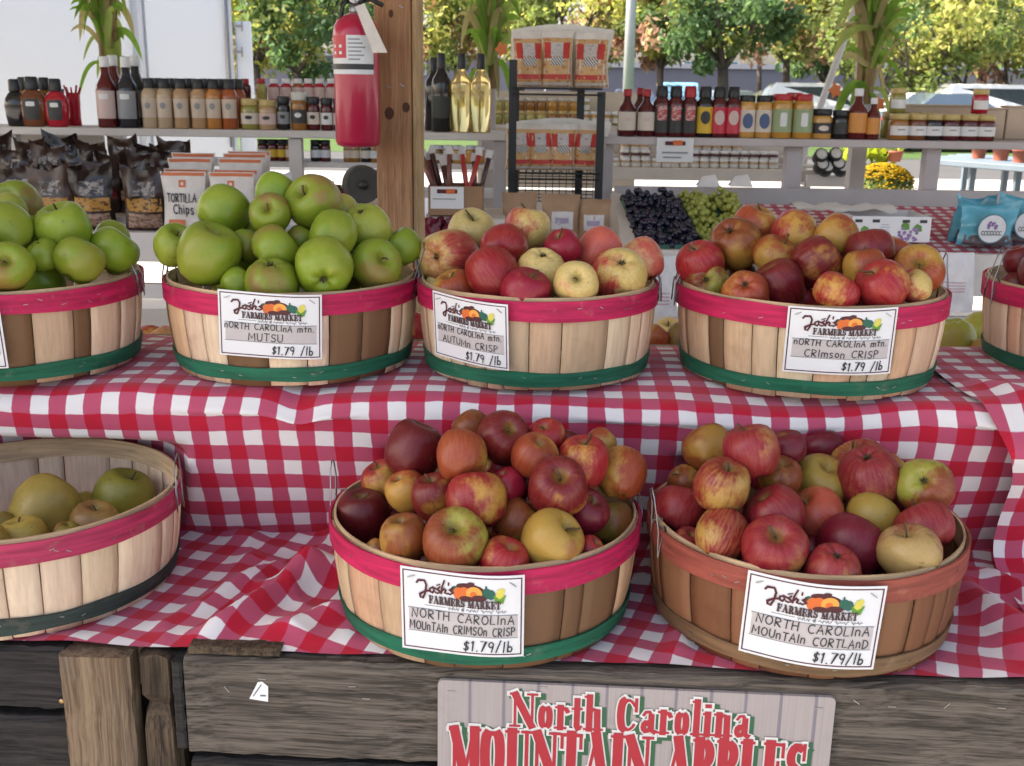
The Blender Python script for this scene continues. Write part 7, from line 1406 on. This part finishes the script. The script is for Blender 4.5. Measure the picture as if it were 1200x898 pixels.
# ------------------------------------------------------------------ yellow mums, pots and the slatted garden table
TERRA = plain('terracotta', (.30, .09, .055), .75, .12, 12)
def pot(u, vb, vt, wpx, Y, label, plant=True, zb=None, leafn=160, cat='flower pot', tall=.10):
    p = P(u, vb, Y)
    if zb is not None: p.z = zb
    H = (vb - vt) / FPX * Y; r = wpx / 2 / FPX * Y; root = tag(empty('potted_plant' if plant else 'flower_pot', p), label, cat); m = MB(); m.lathe([(r * .70, 0), (r * .92, H * .80), (r, H * .80), (r, H), (r * .9, H), (r * .86, H * .86), (.001, H * .86)], p, 22, cap=False); m.build('pot', TERRA, root)
    if plant:
        rr = random.Random(int(u)); m = MB(); t_ = []; crown(m, t_, p + Vector((0, 0, H + tall * .6)), r * 1.15, leafn, .022, {'deep': 2, 'olive': 2}, rr, .8, 12); m.build('foliage', LEAF, root, tint=t_)
    return root
YM = 8.6; pm = P(1033, 222, YM); pm.z = P(1033, 224, YM).z
mum = tag(empty('potted_mum', pm), 'big round bush of yellow chrysanthemums between the right shelf uprights', 'flowers'); rM = 37 / FPX * YM; hM = 30 / FPX * YM; rr = random.Random(9); m = MB(); t_ = []
for _ in range(2600):
    a = rr.uniform(0, 2 * PI); e = rr.random() ** .8 * PI / 2; R_2 = rM * rr.uniform(.75, 1.0); p = pm + Vector((R_2 * math.cos(a) * math.cos(e), R_2 * math.sin(a) * math.cos(e), hM * math.sin(e) * rr.uniform(.8, 1))); nrm = (p - pm).normalized() + Vector((rr.uniform(-.6, .6), rr.uniform(-.6, .6), rr.uniform(-.6, .6))); x = nrm.orthogonal().normalized() * .022; y = nrm.cross(x).normalized() * .012; o0 = len(m.v); m.v += [tuple(p - x), tuple(p + y), tuple(p + x), tuple(p - y)]; m.face((o0, o0 + 1, o0 + 2, o0 + 3), 0, False); t_ += [rr.choice(GREENS['olive'])] * 4
m.build('foliage', LEAF, mum, tint=t_); m = MB(); t_ = []
for _ in range(900):
    a = rr.uniform(0, 2 * PI); e = math.asin(min(1, rr.random() ** .55)); p = pm + Vector((rM * 1.02 * math.cos(a) * math.cos(e), rM * 1.02 * math.sin(a) * math.cos(e), hM * 1.03 * math.sin(e)))
    if e < .5 and rr.random() < .72: continue
    m.lathe([(.003, 0), (rr.uniform(.012, .019), .006), (.004, .010)], p, 7); k = rr.uniform(.85, 1.1); t_ += [(.62 * k, .42 * k, .02)] * 21
o = m.build('blossom', LEAF, mum, tint=t_); o['kind'] = 'stuff'
m = MB(); m.lathe([(rM * .45, -.16), (rM * .6, .03), (rM * .64, .03), (rM * .64, .05)], pm, 20); m.build('pot', TERRA, mum)
stt = tag(empty('plant_stand', (pm.x, YM, 0)), 'low grey stand carrying the yellow chrysanthemums', 'stand'); m = MB(); m.box((pm.x, YM, pm.z - .18), (.6, .5, .03)); m.build('stand_top', GALV, stt)
for sx_ in (-.25, .25):
    for sy in (-.2, .2): m = MB(); m.box((pm.x + sx_, YM + sy, (pm.z - .197) / 2), (.04, .04, pm.z - .197)); m.build('leg', GALV, stt)
# tall leafy yellow green plant and a terracotta pot behind the mums
p = P(1018, 188, 9.6); m = MB(); t_ = []; rr = random.Random(21); lp_ = tag(empty('leafy_plant', (p.x, 9.6, 0)), 'leafy yellow green plant behind the chrysanthemums', 'plant')
for k in range(70):
    a = rr.uniform(0, 2 * PI); b0 = p + Vector((rr.uniform(-.25, .22), rr.uniform(-.12, .12), rr.uniform(-.1, .05))); d = Vector((math.cos(a) * .09, math.sin(a) * .09, rr.uniform(.06, .18))); sd_ = d.cross(Vector((0, 0, 1))).normalized() * .035; o0 = len(m.v); m.v += [tuple(b0), tuple(b0 + d * .5 + sd_), tuple(b0 + d * 1.1), tuple(b0 + d * .5 - sd_)]; m.face((o0, o0 + 1, o0 + 2, o0 + 3), 0, False); t_ += [rr.choice([(.32, .36, .03), (.20, .28, .03), (.08, .15, .03)])] * 4
m.build('foliage', LEAF, lp_, tint=t_); m = MB(); m.lathe([(.14, 0), (.2, .3), (.21, .36)], (p.x, 9.6, p.z - .45), 18); m.build('pot', TERRA, lp_); m = MB(); m.box((p.x + .05, 9.6, (p.z - .46) / 2), (.7, .5, p.z - .46)); m.build('pedestal', plain('footing', (.4, .39, .37), .9), lp_)
pot(1048, 188, 176, 20, 9.5, 'terracotta pot just behind the right side of the chrysanthemums', zb=P(1018, 188, 9.6).z, leafn=90)
YG2 = 9.0; TBL = plain('blue_grey_metal', (.12, .16, .20), .5, .1, 6, metal=.2); gt = tag(empty('garden_table', P(1150, 224, YG2)), 'blue grey slatted garden table with terracotta pots on it', 'table')
z_ = P(1150, 194, YG2).z; A_, B_ = P(1108, 190, YG2 + .9), P(1290, 205, YG2 - .5); A_.z = B_.z = z_; vv = Vector((B_.x - A_.x, -1.15, 0)); per = Vector((.45, .55, 0))
for k in range(5):
    q0 = A_ + per * (k - 2) * .32; q1 = q0 + vv; dd = (q1 - q0); M = Matrix.Translation((q0 + q1) / 2) @ Matrix.Rotation(math.atan2(dd.y, dd.x), 4, 'Z'); m = MB(); m.box(None, (dd.length, .19, .05), M=M, bev=.006); m.build('slat', TBL, gt)
for f in (.03, .35, .67, .95):
    for k in (-.64, .64):
        q = A_ + vv * f + per * k; m = MB(); m.box((q.x, q.y, (z_ - .027) / 2), (.045, .045, z_ - .027)); m.build('leg', TBL, gt)
for (u, Y_, w_, txt) in ((1146, 9.55, 19, 'leftmost terracotta pot on the blue grey garden table'), (1172, 9.3, 21, 'middle terracotta pot on the garden table'), (1196, 9.0, 22, 'terracotta pot on the garden table at the right edge')):
    pot(u, 190, 174, w_, Y_, txt, zb=z_ + .026, leafn=110)
pot(1146, 212, 194, 22, 11.0, 'large empty looking terracotta pot standing under the garden table', plant=False, zb=.01)
